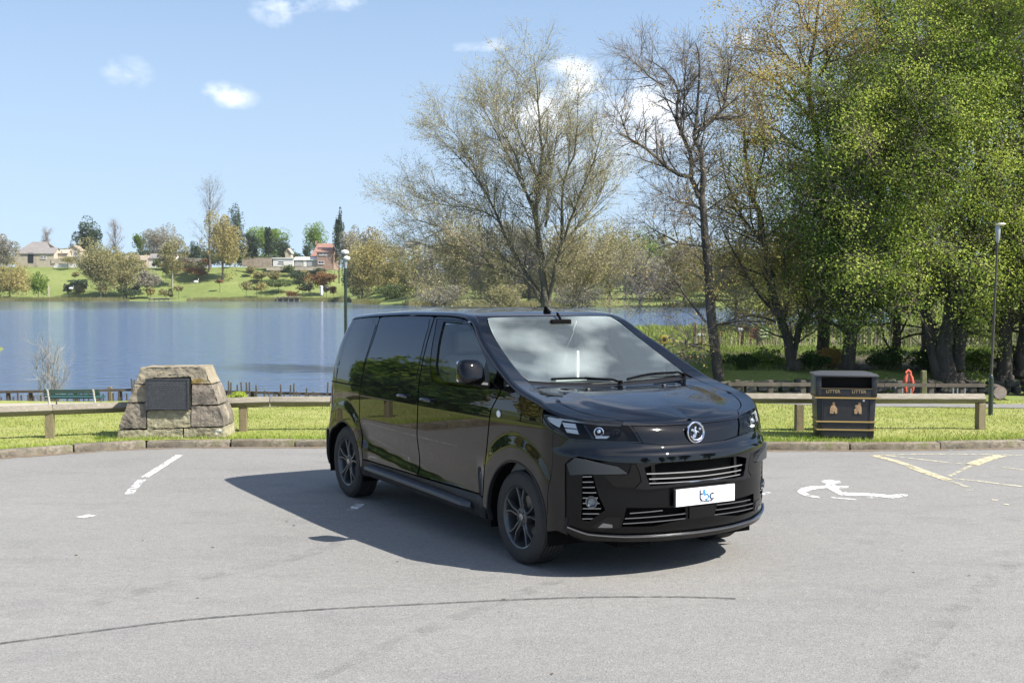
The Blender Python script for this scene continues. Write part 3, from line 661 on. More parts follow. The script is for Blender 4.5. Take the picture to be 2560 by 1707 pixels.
# mirrors
for sd in both:
    if sd == -1: continue
    a = MB(); M4 = 9
    c = (-.50, -1.065, 1.365)
    V = []; F = []; nu, nv = 14, 20
    for i in range(nu+1):
        ph = -math.pi/2+math.pi*i/nu
        for j in range(nv):
            th = 2*math.pi*j/nv; e = .62
            def sp(v, k=e): return math.copysign(abs(v)**k, v)
            x = sp(math.cos(ph))*sp(math.cos(th)); y = sp(math.cos(ph))*sp(math.sin(th)); z = sp(math.sin(ph))
            wx = .085*(1-.15*z) if x > 0 else .035
            V.append((c[0]+x*wx-.02*z, (c[1]+y*.105*(1-.06*z))*1, c[2]+z*.098))
    for i in range(nu):
        for j in range(nv): F.append((i*nv+j, i*nv+(j+1) % nv, (i+1)*nv+(j+1) % nv, (i+1)*nv+j))
    a.add([(p[0], p[1]*sd, p[2]) for p in V], F); mr = a.build('door_mirror', M_gloss, van, smooth=True, auto=2)
    mb = MB(); mb.tube([(-.46, -.93*sd, 1.262), (-.47, -1.0*sd, 1.272), (-.49, -1.06*sd, 1.29)], [.042, .036, .034], n=8, flat=.6); mb.build('mirror_arm', M_plas, mr, smooth=True)
    mb = MB(); mb.box((c[0]-.037, c[1]*sd, c[2]), (.006, .17, .16)); mb.build('mirror_glass', M_chrome, mr, bevel=.02)
# wheels
def make_wheel(cx, sd):
    w = empty('wheel', (cx, -.835*sd, .338)); w.parent = van
    out = Matrix.Rotation(math.radians(90)*sd, 4, 'X')          # +z of the lathe points outwards
    R = .338; mb = MB()
    prof = [(.222, .085), (.232, .098), (.262, .104), (.300, .103), (.318, .097), (.330, .085)]
    for q in (.078, .048, .018, -.012, -.042, -.072):
        prof += [(R, q), (R, q-.022), (R-.008, q-.024), (R-.008, q-.028)]
    prof += [(.330, -.098), (.30, -.108), (.24, -.10), (.222, -.09)]
    mb.lathe(prof, n=56, M=out, caps=False); ty = mb.build('tyre', M_tyre, w, smooth=True, auto=.5)
    # rim barrel and flange
    mb = MB(); mb.lathe([(.205, -.09), (.205, .055), (.222, .085), (.229, .092), (.226, .096), (.214, .090), (.200, .060), (.200, -.09)], n=48, M=out, caps=False)
    rim = mb.build('rim', M_rim, w, smooth=True, auto=.6)
    mb = MB()
    for k in range(5):
        a0 = math.radians(72*k+90)
        for s_ in (-1, 1):
            P0 = Vector((.052*math.cos(a0+s_*.25), .052*math.sin(a0+s_*.25), .066)); P1 = Vector((.135*math.cos(a0+s_*.13), .135*math.sin(a0+s_*.13), .078)); P2 = Vector((.216*math.cos(a0+s_*.235), .216*math.sin(a0+s_*.235), .082))
            V = []
            for p, wd, th in ((P0, .026, .030), (P1, .017, .026), (P2, .017, .022)):
                t = (P2-P0).normalized(); u = Vector((-t.y, t.x, 0)).normalized()
                V += [p+u*wd*.5, p+u*wd*.30+Vector((0, 0, .007)), p-u*wd*.30+Vector((0, 0, .007)), p-u*wd*.5, p-u*wd*.5-Vector((0, 0, th)), p+u*wd*.5-Vector((0, 0, th))]
            F = [(i*6+q, i*6+(q+1) % 6, i*6+6+(q+1) % 6, i*6+6+q) for i in range(2) for q in range(6)]
            mb.add([out @ v for v in V], F)
    mb.build('spokes', M_rim, rim, smooth=True, auto=.5)
    mb = MB(); mb.lathe([(.072, .03), (.070, .070), (.056, .078), (.034, .078), (.032, .072)], n=30, M=out)
    for k in range(5):
        a = math.radians(72*k+54); mb.lathe([(.009, .078), (.008, .084), (.001, .084)], n=6, c=out @ Vector((.046*math.cos(a), .046*math.sin(a), 0)), M=out)
    mb.build('hub', M_rim, rim, smooth=True, auto=.6)
    mb = MB(); mb.lathe([(.030, .072), (.028, .081), (.001, .083)], n=20, M=out); mb.build('hub_cap', M_satin, rim, smooth=True)
    mb = MB(); mb.lathe([(.06, .0), (.15, .004), (.15, -.018), (.06, -.02)], n=30, M=out); mb.build('brake_disc', M_disc, w, smooth=True, auto=.6)
    mb = MB(); mb.lathe([(.195, -.085), (.001, -.086)], n=24, M=out); mb.build('wheel_back', M_liner, w)
    # dark wheel well behind
    return w
for cx in (0, -3.235):
    for sd in both:
        w = make_wheel(cx, sd)
        mb = MB(); V = []; n = 18
        for i in range(n+1):
            a = math.radians(-20+220*i/n)
            for y in (-.945, -.60): V.append((cx+.01+.42*math.cos(a), y*sd, .345+.42*math.sin(a)))
        F = [(2*i, 2*i+1, 2*i+3, 2*i+2) for i in range(n)]; mb.add(V, F)
        mb.build('wheel_arch_liner', M_liner, van, smooth=True)
        mb = MB(); mb.box((cx, -.60*sd, .50), (.86, .01, .56)); mb.build('arch_wall', M_liner, van)
        R_ = .415 if cx == 0 else .395; C_ = .012 if cx == 0 else -3.235
        ar = [(s, z) for s, z in arc_pts(C_, .338, R_-.006, 192, -12, 30)]
        stripe('arch_edge', ar, .016, M_plas, van, off=.004, thick=.03) if sd == 1 else None
# underside and inner shell
mb = MB(); mb.box((-1.6, 0, .30), (4.5, 1.15, .16)); mb.box((-1.6, 0, .33), (2.3, 1.82, .12)); mb.box((.50, 0, .31), (.35, 1.35, .10)); mb.build('chassis', M_liner, van)
for y in (-.45, .45):
    mb = MB(); mb.box((.62, y, .245), (.25, .28, .05), taper=(1, 1)); mb.build('front_deflector', M_liner, van)
mb = MB(); mb.tube([(-3.9, .45, .25), (-3.2, .45, .24), (-1.4, .4, .22)], .035, n=8); mb.build('exhaust', M_disc, van, smooth=True)
panel('inner_shell', [(-4.6, .30), (-3.72, .30), (-3.72, .78), (-2.76, .78), (-2.76, .30), (-.5, .30), (-.5, 1.20), (-1.78, 1.20), (-1.78, 1.68), (-4.6, 1.58)], M_liner, van, off=-.03, depth=0, sides=both, step=.12, holes=[])
panel('inner_nose', [(.44, .34), (2*SC-.44, .34), (2*SC-.44, 1.0), (.44, 1.0)], M_liner, van, off=-.08, depth=0, step=.12)
panel('inner_wing', [(-.5, .78), (.44, .78), (.44, 1.08), (-.1, 1.17), (-.5, 1.18)], M_liner, van, off=-.03, depth=0, step=.12, sides=both)
rl = panel('roof_lining', [(-1.15, -.97), (-1.15, .97), (-3.5, .97), (-3.5, -.97)], M_head, van, f=top, off=-.06, depth=0, step=.15)
mb = MB(); mb.box((-1.80, 0, .80), (.03, 1.70, .75)); mb.box((-1.80, 0, 1.42), (.03, 1.36, .50)); mb.build('bulkhead', M_int, van)
# cabin
mb = MB(); mb.prism([(-.78, .95), (-.82, 1.08), (-.74, 1.165), (-.55, 1.20), (-.20, 1.185), (-.12, 1.15), (-.12, .6), (-.7, .6)], lambda a, b: (a, -.82, b), lambda a, b: (a, .82, b))
dash = mb.build('dashboard', M_int, van, bevel=.02, smooth=True)
mb = MB(); mb.prism([(-.80, 1.15), (-.74, 1.23), (-.60, 1.235), (-.50, 1.20)], lambda a, b: (a, -.62, b), lambda a, b: (a, -.24, b)); mb.build('instrument_hood', M_int, dash, bevel=.015, smooth=True)
mb = MB(); mb.box((-.50, -.05, 1.2085), (.21, .30, .003), rz=.2); mb.build('sheet_of_paper', M_paper, dash)
mb = MB(); mb.tube([(-.98+.05*0+.19*math.sin(a)*.42, -.43+.19*math.cos(a), 1.13+.19*math.sin(a)*.9) for a in lin(0, 2*math.pi, 25)], .014, n=8)
sw = mb.build('steering_wheel', M_liner, van, smooth=True)
mb = MB(); mb.box((-.96, -.43, 1.12), (.05, .12, .12)); mb.tube([(-.96, -.60, 1.12), (-.96, -.26, 1.12)], .013, n=6); mb.tube([(-.96, -.43, 1.12), (-.8, -.43, 1.02)], .03, n=8); mb.build('steering_hub', M_liner, sw, bevel=.008)
for y in (-.43, .12, .52):
    st = empty('seat', (-1.45, y, .55)); st.parent = van
    wd = .50 if y < 0 else .40
    mb = MB(); mb.box((.08, 0, .20), (.50, wd, .16)); mb.build('seat_cushion', M_seat, st, bevel=.05, smooth=True, segs=3)
    mb = MB(); mb.box((-.20, 0, .56), (.15, wd, .62), M=Matrix.Rotation(-.17, 4, 'Y')); mb.build('seat_back', M_seat, st, bevel=.05, smooth=True, segs=3)
    mb = MB(); mb.box((-.26, 0, .98), (.09, .26, .19)); mb.build('headrest', M_seat, st, bevel=.035, smooth=True, segs=3)
mb = MB(); mb.box((-.93, 0.02, 1.70), (.03, .20, .07)); mb.tube([(-.93, .02, 1.73), (-.99, .02, 1.79)], .01, n=6); mb.build('rear_view_mirror', M_liner, van, bevel=.012)
mb = MB(); mb.prism([(-1.62, 1.24), (-1.70, 1.70), (-1.78, 1.70), (-1.78, 1.24)], lambda a, b: (a, .70-(b-1.24)*.2, b), lambda a, b: (a, .78-(b-1.24)*.2, b)); mb.build('door_pillar', M_head, van)
mb = MB(); mb.box((-.02, .20, 1.03), (.6, .5, .02)); mb.build('engine_cover', M_liner, van)
mb = MB(); mb.box((-.80, .10, 1.37), (.02, .022, .22), rz=.1); mb.box((-.78, .02, 1.245), (.03, .30, .014)); mb.box((-.60, .26, 1.222), (.03, .30, .010)); mb.build('white_stand', M_head, dash)
# ------------------------------------------------------------------ ground, water, car park
def sstep(a, b, x):
    t = np.clip((x-a)/(b-a), 0, 1); return t*t*(3-2*t)
WATER = -1.2
SH_X = [-2000, -400, -62, -50, -40, -20, 0, 40, 80, 120, 400, 2000]; SH_Y = [389, 389, 389, 360, 300, 262, 245, 235, 225, 215, 205, 205]
def hash_noise(x, y, s):
    return np.sin(x*s*1.3+1.7*np.sin(y*s*.9))*np.cos(y*s*1.1+1.3*np.sin(x*s*.7+2))
def Tz(x, y):
    x = np.asarray(x, float); y = np.asarray(y, float)
    left = -.02-2.3*sstep(20.8, 30.5, y)
    right = -1.35*sstep(22.3, 25.5, y)+1.22*sstep(30.0, 31.0, y)-.12*sstep(36, 50, y)-.55*sstep(58, 90, y)-1.3*sstep(92, 112, y)
    r = sstep(1.2, 5.5, x-.06*np.maximum(y-30, 0))
    z = left*(1-r)+right*r
    # spit of land under the big pale tree
    z = np.maximum(z, -1.02-.05*np.hypot(x-1.5, (y-44)*.8)**1.2)
    # bank that turns away to the left of the frame
    lf = sstep(-14, -24, x+.20*np.maximum(y-20, 0))*sstep(80, 60, y); z = z*(1-lf)+(.3*sstep(18, 60, y))*lf
    # right hand side is land all the way
    rt = sstep(.30, .36, x/np.maximum(y, 1))*sstep(50, 80, y); z = z*(1-rt)+(-.3+.02*(y-60))*rt
    ys = np.interp(x, SH_X, SH_Y)+2.5*hash_noise(x, x*0+3, .11); d = y-ys
    far_l = .55*sstep(-1, 3, d)+1.6*sstep(4, 30, d)+10.6*sstep(18, 66, d)+4*sstep(80, 300, d)
    far_r = .6*sstep(-1, 3, d)+3.5*sstep(4, 60, d)+7*sstep(60, 220, d)
    k = sstep(-85, -50, x); far = WATER-.35+far_l*(1-k)+far_r*k+.25*hash_noise(x, y, .13)*sstep(4, 20, d)
    z = np.where(d > -2, np.maximum(far, np.where(rt > .5, z, -9)), z)
    z = np.where(y < 5, 0.02+0*z, z)
    # hollow under the made-up car park and lawn, which are sheets of their own
    z = z-.35*(1-sstep(21.3, 22.2, y))*sstep(-40, -20, x)*sstep(34, 22, x)*sstep(-42, -30, y)
    return z
def ground_mat(name, cols, scale=1.0, bumpamt=.5):
    m = bpy.data.materials.new(name); m.use_nodes = True; nt = m.node_tree; b = nt.nodes['Principled BSDF']; N = nt.nodes.new; L = nt.links.new
    b.inputs['Roughness'].default_value = .95; b.inputs['Specular IOR Level'].default_value = .15
    tc = N('ShaderNodeTexCoord'); prev = None
    for i, (sc, lo, hi, c) in enumerate(cols):
        if prev is None: prev = c; continue
        n = N('ShaderNodeTexNoise'); n.inputs['Scale'].default_value = sc*scale; n.inputs['Detail'].default_value = 7; n.inputs['Roughness'].default_value = .68; L(tc.outputs['Object'], n.inputs['Vector'])
        r = N('ShaderNodeMapRange'); r.inputs[1].default_value = lo; r.inputs[2].default_value = hi; L(n.outputs['Fac'], r.inputs[0])
        mx = N('ShaderNodeMixRGB'); L(r.outputs[0], mx.inputs[0])
        if isinstance(prev, tuple): mx.inputs[1].default_value = (*prev, 1)
        else: L(prev, mx.inputs[1])
        mx.inputs[2].default_value = (*c, 1); prev = mx.outputs[0]
    L(prev, b.inputs['Base Color'])
    n = N('ShaderNodeTexNoise'); n.inputs['Scale'].default_value = 22*scale; n.inputs['Detail'].default_value = 6; L(tc.outputs['Object'], n.inputs['Vector'])
    bp = N('ShaderNodeBump'); bp.inputs['Strength'].default_value = bumpamt; bp.inputs['Distance'].default_value = .05; L(n.outputs['Fac'], bp.inputs['Height']); L(bp.outputs[0], b.inputs['Normal'])
    return m
M_lawn = ground_mat('short spring grass', [(0, 0, 0, (.215, .25, .058)), (.9, .42, .62, (.31, .31, .12)), (3.5, .48, .7, (.15, .19, .042)), (38, .45, .75, (.25, .28, .08)), (9, .60, .75, (.36, .33, .18))])
M_bank = ground_mat('rough bank grass', [(0, 0, 0, (.13, .175, .045)), (.05, .42, .6, (.20, .235, .075)), (.35, .45, .62, (.17, .22, .055)), (1.4, .48, .7, (.10, .12, .045)), (6, .5, .72, (.19, .19, .08))], .8)
# terrain: polar sheet out to the horizon
rr = np.concatenate([np.geomspace(4, 60, 120), np.geomspace(60.8, 700, 230), np.geomspace(720, 6000, 24)])
aa = np.concatenate([np.radians(np.linspace(-180, -35, 60)[:-1]), np.radians(np.linspace(-35, 35, 300)), np.radians(np.linspace(35, 180, 60)[1:])])
Rg, Ag = np.meshgrid(rr, aa, indexing='ij'); X = Rg*np.sin(Ag); Y = Rg*np.cos(Ag); Z = Tz(X, Y)
Z = np.where(Rg > 1200, np.where(Y > 0, 16, 2), Z)
nr, na = Rg.shape; idx = np.arange(nr*na).reshape(nr, na)
F = np.stack([idx[:-1, :-1], idx[:-1, 1:], idx[1:, 1:], idx[1:, :-1]], -1).reshape(-1, 4)[:, ::-1]
terr = link('ground', mesh_np('ground', np.stack([X, Y, Z], -1).reshape(-1, 3), F), M_bank, smooth=True); tag(terr, 'grassy banks and rising parkland round the lake', kind='structure')
# water
def water_mat(name, col, r0, b0, b1, scale):
    m = bpy.data.materials.new(name); m.use_nodes = True; nt = m.node_tree; b = nt.nodes['Principled BSDF']; N = nt.nodes.new; L = nt.links.new
    b.inputs['Base Color'].default_value = (*col, 1); b.inputs['Roughness'].default_value = r0; b.inputs['IOR'].default_value = 1.5
    tc = N('ShaderNodeTexCoord'); mp = N('ShaderNodeMapping'); mp.inputs['Scale'].default_value = (.55, 1.3, 1); L(tc.outputs['Object'], mp.inputs[0])
    n = N('ShaderNodeTexNoise'); n.inputs['Scale'].default_value = scale; n.inputs['Detail'].default_value = 5; n.inputs['Roughness'].default_value = .6; n.inputs['Distortion'].default_value = .4; L(mp.outputs[0], n.inputs['Vector'])
    # wind: calmer in the lee of the far bank and in drifting lanes
    s = N('ShaderNodeSeparateXYZ'); L(tc.outputs['Object'], s.inputs[0])
    n2 = N('ShaderNodeTexNoise'); n2.inputs['Scale'].default_value = .012; n2.inputs['Detail'].default_value = 3; mp2 = N('ShaderNodeMapping'); mp2.inputs['Scale'].default_value = (.6, 2.2, 1); L(tc.outputs['Object'], mp2.inputs[0]); L(mp2.outputs[0], n2.inputs['Vector'])
    ad = N('ShaderNodeMath'); ad.operation = 'MULTIPLY_ADD'; ad.inputs[1].default_value = 150; L(n2.outputs['Fac'], ad.inputs[0]); L(s.outputs[1], ad.inputs[2])
    r = N('ShaderNodeMapRange'); r.inputs[1].default_value = 205; r.inputs[2].default_value = 285; r.inputs[3].default_value = b0; r.inputs[4].default_value = b1; L(ad.outputs[0], r.inputs[0])
    bp = N('ShaderNodeBump'); bp.inputs['Distance'].default_value = .35; L(r.outputs[0], bp.inputs['Strength']); L(n.outputs['Fac'], bp.inputs['Height']); L(bp.outputs[0], b.inputs['Normal'])
    return m
mb = MB(); mb.add([(-3000, 24, WATER), (3000, 24, WATER), (3000, 420, WATER), (-3000, 420, WATER)], [(0, 1, 2, 3)])
tag(mb.build('lake_water', water_mat('lake water', (.075, .125, .235), .08, 1.0, .12, 1.2)), 'rippled blue lake below the park', kind='structure')
# kerb line: from far left round to the right, then into the car park again
KERB = [(-60, -20), (-34, -4), (-22, 4.5), (-15, 9.0), (-10.5, 11.6), (-7.6, 13.1), (-6.08, 13.85), (-5.2, 14.45), (-4.35, 14.80), (-2.4, 14.86), (.3, 14.75), (3.11, 14.55), (4.9, 14.62), (6.44, 14.80), (7.6, 15.1), (12, 16.3), (20, 17.2), (40, 16)]
def poly_interp(pts, step):
    out = []
    for i in range(len(pts)-1):
        p0 = pts[max(i-1, 0)]; p1 = pts[i]; p2 = pts[i+1]; p3 = pts[min(i+2, len(pts)-1)]; n = max(1, int(math.dist(p1, p2)/step))
        for j in range(n):
            t = j/n; out.append(tuple(.5*((2*p1[k])+(-p0[k]+p2[k])*t+(2*p0[k]-5*p1[k]+4*p2[k]-p3[k])*t*t+(-p0[k]+3*p1[k]-3*p2[k]+p3[k])*t**3) for k in (0, 1)))
    out.append(pts[-1]); return out
KL = poly_interp(KERB, .25)
def asphalt_mat():
    m = bpy.data.materials.new('worn asphalt'); m.use_nodes = True; nt = m.node_tree; b = nt.nodes['Principled BSDF']; N = nt.nodes.new; L = nt.links.new
    b.inputs['Roughness'].default_value = .88; b.inputs['Specular IOR Level'].default_value = .25; tc = N('ShaderNodeTexCoord')
    def noise(sc, det=6, ro=.6, st=(1, 1, 1)):
        mp = N('ShaderNodeMapping'); mp.inputs['Scale'].default_value = st; L(tc.outputs['Object'], mp.inputs[0])
        n = N('ShaderNodeTexNoise'); n.inputs['Scale'].default_value = sc; n.inputs['Detail'].default_value = det; n.inputs['Roughness'].default_value = ro; L(mp.outputs[0], n.inputs['Vector']); return n.outputs['Fac']
    def rng(v, a, b_, c=0, d=1):
        r = N('ShaderNodeMapRange'); r.inputs[1].default_value = a; r.inputs[2].default_value = b_; r.inputs[3].default_value = c; r.inputs[4].default_value = d; L(v, r.inputs[0]); return r.outputs[0]
    def mix(f, a, b_):
        x = N('ShaderNodeMixRGB'); L(f, x.inputs[0]) if not isinstance(f, float) else None
        for i, q in ((1, a), (2, b_)):
            if isinstance(q, tuple): x.inputs[i].default_value = (*q, 1)
            else: L(q, x.inputs[i])
        return x.outputs[0]
    c = mix(rng(noise(.35, 4), .35, .68), (.198, .194, .184), (.236, .231, .216))
    c = mix(rng(noise(1.2, 5, .6, (1, 2.2, 1)), .52, .75), c, (.165, .164, .160))
    v = N('ShaderNodeTexVoronoi'); v.inputs['Scale'].default_value = 110; L(tc.outputs['Object'], v.inputs['Vector'])
    sp = N('ShaderNodeSeparateColor'); L(v.outputs['Color'], sp.inputs[0])
    c = mix(rng(sp.outputs[0], .55, 1.0, 0, .6), c, (.30, .295, .285)); c = mix(rng(sp.outputs[1], .72, 1.0, 0, .6), c, (.10, .10, .10))
    c = mix(rng(noise(55, 3, .7), .62, .72, 0, .35), c, (.11, .11, .11))
    c = mix(rng(noise(9, 6, .7, (1, 1.6, 1)), .40, .62, 0, .45), c, (.172, .169, .160)); c = mix(rng(noise(24, 4, .7), .55, .72, 0, .45), c, (.275, .27, .255))
    c = mix(rng(noise(2.6, 8, .75, (1, 1, 1)), .66, .74, 0, .35), c, (.14, .137, .13))
    L(c, b.inputs['Base Color'])
    bp = N('ShaderNodeBump'); bp.inputs['Strength'].default_value = .5; bp.inputs['Distance'].default_value = .004; L(v.outputs['Distance'], bp.inputs['Height']); L(bp.outputs[0], b.inputs['Normal'])
    return m
mb = MB(); out = [(x, y, 0) for x, y in KL]+[(40, -40, 0), (-60, -40, 0)]; n = len(KL)
V = [(x, y, 0) for x, y in KL]+[(x, -40, 0) for x, y in KL]; mb.add(V, [(i, n+i, n+i+1, i+1) for i in range(n-1)])
park = mb.build('car_park_asphalt', asphalt_mat()); tag(park, 'sunlit grey asphalt of the car park', kind='structure')
# kerb stones one by one
M_kerb = mat('weathered kerb stone', (.165, .135, .095), rough=.95, noise=[(5, .42, .62, (.22, .19, .14)), (14, .45, .65, (.095, .085, .06)), (4, .60, .72, (.12, .13, .05)), (2.2, .68, .70, (.42, .38, .31))], bump=(40, .6, .01))
kerb = empty('kerb', (0, 14.7, 0)); kerb['kind'] = 'structure'; kerb['label'] = 'low kerb of weathered stone blocks along the grass'
cum = [0]
for i in range(1, len(KL)): cum.append(cum[-1]+math.dist(KL[i-1], KL[i]))
def kat(d):
    d = max(0, min(cum[-1]-1e-6, d)); i = max(0, int(np.searchsorted(cum, d))-1); t = (d-cum[i])/(cum[i+1]-cum[i]); a, b = KL[i], KL[i+1]
    ang = math.atan2(b[1]-a[1], b[0]-a[0]); return a[0]+(b[0]-a[0])*t, a[1]+(b[1]-a[1])*t, ang
d = cum[np.argmin([abs(p[0]+30) for p in KL])]; dend = cum[np.argmin([abs(p[0]-22) for p in KL])]
tints = [M_kerb]+[mat('weathered kerb stone tone', c, rough=.9, noise=[(6, .42, .62, (.23, .20, .15)), (14, .45, .65, (.09, .08, .06)), (4, .62, .74, (.12, .13, .05)), (2.4, .69, .71, (.45, .41, .34))], bump=(40, .6, .01)) for c in ((.19, .16, .11), (.14, .12, .09), (.175, .15, .115))]
while d < dend:
    L_ = rnd.uniform(.8, 1.25); a = kat(d); b = kat(d+L_); cx, cy = (a[0]+b[0])/2, (a[1]+b[1])/2; ang = math.atan2(b[1]-a[1], b[0]-a[0])
    hz = rnd.uniform(.078, .096); mb = MB(); mb.box((0, 0, hz/2-.03), (math.dist(a[:2], b[:2])-.012, .17, hz+.06), taper=(1, .9))
    o = mb.build('kerb_stone', tints[rnd.randrange(4)], kerb, bevel=.016, smooth=True); nx, ny = -math.sin(ang), math.cos(ang)
    o.location = (cx+nx*.085+rnd.uniform(-.008, .008)-kerb.location.x, cy+ny*.085-kerb.location.y, 0); o.rotation_euler = (rnd.uniform(-.03, .03), 0, ang)
    if any(abs(cx-q) < 1 for q in (99,)): pass
    d += L_
# lawn behind the kerb, as a strip that follows it
us = [i for i in range(0, len(KL))]; V = []; vs = [0, .25, .6, 1.2, 2, 3, 4.2, 5.5, 7, 8.4, 9.4, 10.5]
for i in us:
    x, y = KL[i]; a = kat(cum[i])[2]; nx, ny = -math.sin(a), math.cos(a)
    w = sstep(-16, -9, x)*sstep(16, 9, x)
    for v in vs:
        px_, py_ = x+nx*(.155+v), y+ny*(.155+v)
        ty = 15.0+v*.745; py_ = py_*(1-w*min(1, v/2.5))+ty*w*min(1, v/2.5)
        px_ = px_*(1-w*min(1, v/2.5))+x*w*min(1, v/2.5)
        zz = .072+.012*math.sin(px_*1.7+py_)*math.cos(py_*1.3)-(.06 if v == 0 else 0)*0-.06*max(0, v-3)/4-(.7*max(0, v-9.3)/1.2)
        V.append((px_, py_, zz))
nv = len(vs); F = [(i*nv+j, (i+1)*nv+j, (i+1)*nv+j+1, i*nv+j+1) for i in range(len(us)-1) for j in range(nv-1)]
me = bpy.data.meshes.new('lawn'); me.from_pydata(V, [], F); lawn = link('lawn', me, M_lawn, smooth=True); tag(lawn, 'short sunlit lawn between the kerb and the lake', kind='structure')
def lawn_z(x, y): return .072+.012*math.sin(x*1.7+y)*math.cos(y*1.3)-.06*max(0, (y-15)/.745-3)/4
# footpaths across the lawn
M_path = mat('pale gravel path', (.34, .30, .24), rough=.95, noise=[(3, .4, .65, (.27, .25, .20)), (60, .4, .7, (.40, .37, .31))])
def sheet(name, pts, w, m, label, zoff=.008, zf=lawn_z):
    P2 = poly_interp(pts, .4); V = []; n = len(P2)
    for i, p in enumerate(P2):
        a = P2[max(i-1, 0)]; b = P2[min(i+1, n-1)]; l = math.dist(a, b) or 1; q = (-(b[1]-a[1])/l, (b[0]-a[0])/l); ww = w*(1+.1*math.sin(i*.9))
        for s in (-1, 0, 1): x_, y_ = p[0]+q[0]*s*ww/2, p[1]+q[1]*s*ww/2; V.append((x_, y_, zf(x_, y_)+zoff))
    me = bpy.data.meshes.new(name); me.from_pydata(V, [], [(i*3+j, i*3+3+j, i*3+4+j, i*3+1+j) for i in range(n-1) for j in (0, 1)])
    return tag(link(name, me, m), label, kind='structure')
sheet('footpath', [(-16, 17.8), (-12, 19.0), (-8.5, 20.1), (-6, 20.3), (-4.2, 20.3), (-2, 20.6)], 1.0, M_path, 'pale gravel path in front of the green bench')
sheet('tarmac_path', [(2.0, 21.6), (4.5, 21.0), (6.6, 20.3), (8.5, 19.9), (11.5, 20.6), (15, 22.4)], .95, mat('grey tarmac path', (.17, .165, .155), rough=.9, noise=[(4, .4, .7, (.22, .215, .20))]), 'grey footpath behind the wooden rail')
# ---- painted markings, worn through by noise
def worn(name, col, lo, hi, scale=14, rough=.7):
    m = bpy.data.materials.new(name); m.use_nodes = True; nt = m.node_tree; b = nt.nodes['Principled BSDF']; N = nt.nodes.new; L = nt.links.new
    b.inputs['Base Color'].default_value = (*col, 1); b.inputs['Roughness'].default_value = rough
    tc = N('ShaderNodeTexCoord'); n = N('ShaderNodeTexNoise'); n.inputs['Scale'].default_value = scale; n.inputs['Detail'].default_value = 8; n.inputs['Roughness'].default_value = .75; L(tc.outputs['Object'], n.inputs['Vector'])
    r = N('ShaderNodeMapRange'); r.inputs[1].default_value = lo; r.inputs[2].default_value = hi; L(n.outputs['Fac'], r.inputs[0]); L(r.outputs[0], b.inputs['Alpha']); return m
M_white = worn('worn white road paint', (.66, .66, .63), .43, .50, 18); M_white2 = worn('broken white road paint', (.70, .70, .68), .47, .53, 11)
M_yel = worn('worn yellow road paint', (.54, .47, .30), .38, .52, 12); M_yel2 = worn('faded yellow road paint', (.50, .46, .34), .41, .58, 12)
M_skid = worn('tyre rubber mark', (.05, .05, .05), .30, .75, 12, .8); M_skid2 = worn('faint tyre rubber mark', (.12, .12, .12), .46, 1.35, 6, .8)
def ground_line(name, pts, w, m, label, z=.004, px=True):
    """pts in picture pixels on the asphalt, w in metres"""
    P2 = [tuple(gnd(x, y))[:2] for x, y in pts] if px else pts
    P2 = poly_interp(P2, .15); n = len(P2); V = []
    for i, p in enumerate(P2):
        a = P2[max(i-1, 0)]; b = P2[min(i+1, n-1)]; l = math.dist(a, b) or 1; q = (-(b[1]-a[1])/l, (b[0]-a[0])/l)
        V += [(p[0]+q[0]*w/2, p[1]+q[1]*w/2, z), (p[0]-q[0]*w/2, p[1]-q[1]*w/2, z)]
    me = bpy.data.meshes.new(name); me.from_pydata(V, [], [(2*i, 2*i+1, 2*i+3, 2*i+2) for i in range(n-1)])
    o = link(name, me, m); return tag(o, label, kind='structure')
def ground_poly(name, pts, m, label, z=.004):
    P2 = [gnd(x, y) for x, y in pts]; me = bpy.data.meshes.new(name); me.from_pydata([(p.x, p.y, z) for p in P2], [], [tuple(range(len(P2)))]); me.update()
    import bmesh
    bm = bmesh.new(); bm.from_mesh(me); bmesh.ops.triangulate(bm, faces=bm.faces); bmesh.ops.recalc_face_normals(bm, faces=bm.faces)
    if bm.faces and sum(f.normal.z for f in bm.faces) < 0: bmesh.ops.reverse_faces(bm, faces=bm.faces)
    bm.to_mesh(me); bm.free(); return tag(link(name, me, m), label, kind='structure')
ground_line('bay_line', [(413, 1045), (375, 1069), (333, 1096)], .085, M_white, 'white bay line running from the kerb past the stone monument')
ground_line('bay_line', [(326, 1102), (310, 1118), (296, 1135)], .085, M_white2, 'worn end of the white bay line')
ground_line('bay_line', [(212, 1183), (184, 1189)], .10, M_white, 'lone white dash on the open asphalt')
ground_line('bay_line', [(831, 1156), (806, 1172)], .09, M_white2, 'white fleck of a bay line in the shadow beside the rear wheel')
ground_line('bay_line', [(872, 1103), (842, 1122)], .09, M_white2, 'white bay mark under the van sill')
ground_line('bay_line', [(1765, 1131), (1748, 1137)], .06, M_white2, 'tiny white fleck on the asphalt beside the van')
SYM = [(1885, 1105), (1905, 1102), (1928, 1104), (1932, 1109), (1917, 1111), (1921, 1116), (1949, 1117), (1949, 1121), (1924, 1122), (1934, 1130), (1950, 1132), (1990, 1132), (2020, 1135), (2042, 1137), (2070, 1135), (2086, 1137), (2080, 1141), (2050, 1145), (2020, 1141), (1985, 1139), (1950, 1139), (1928, 1137), (1913, 1129), (1900, 1121), (1885, 1122), (1862, 1126), (1849, 1131), (1860, 1136), (1880, 1141), (1885, 1144), (1868, 1143), (1842, 1137), (1830, 1129), (1841, 1121), (1863, 1117), (1893, 1116), (1898, 1113)]
ground_poly('wheelchair_symbol', SYM, M_white, 'white painted wheelchair symbol worn away on one side')
ground_line('wheelchair_symbol_fragment', [(1909, 1143), (1935, 1145), (1968, 1148)], .045, M_white, 'thin lower stroke of the worn wheelchair symbol')
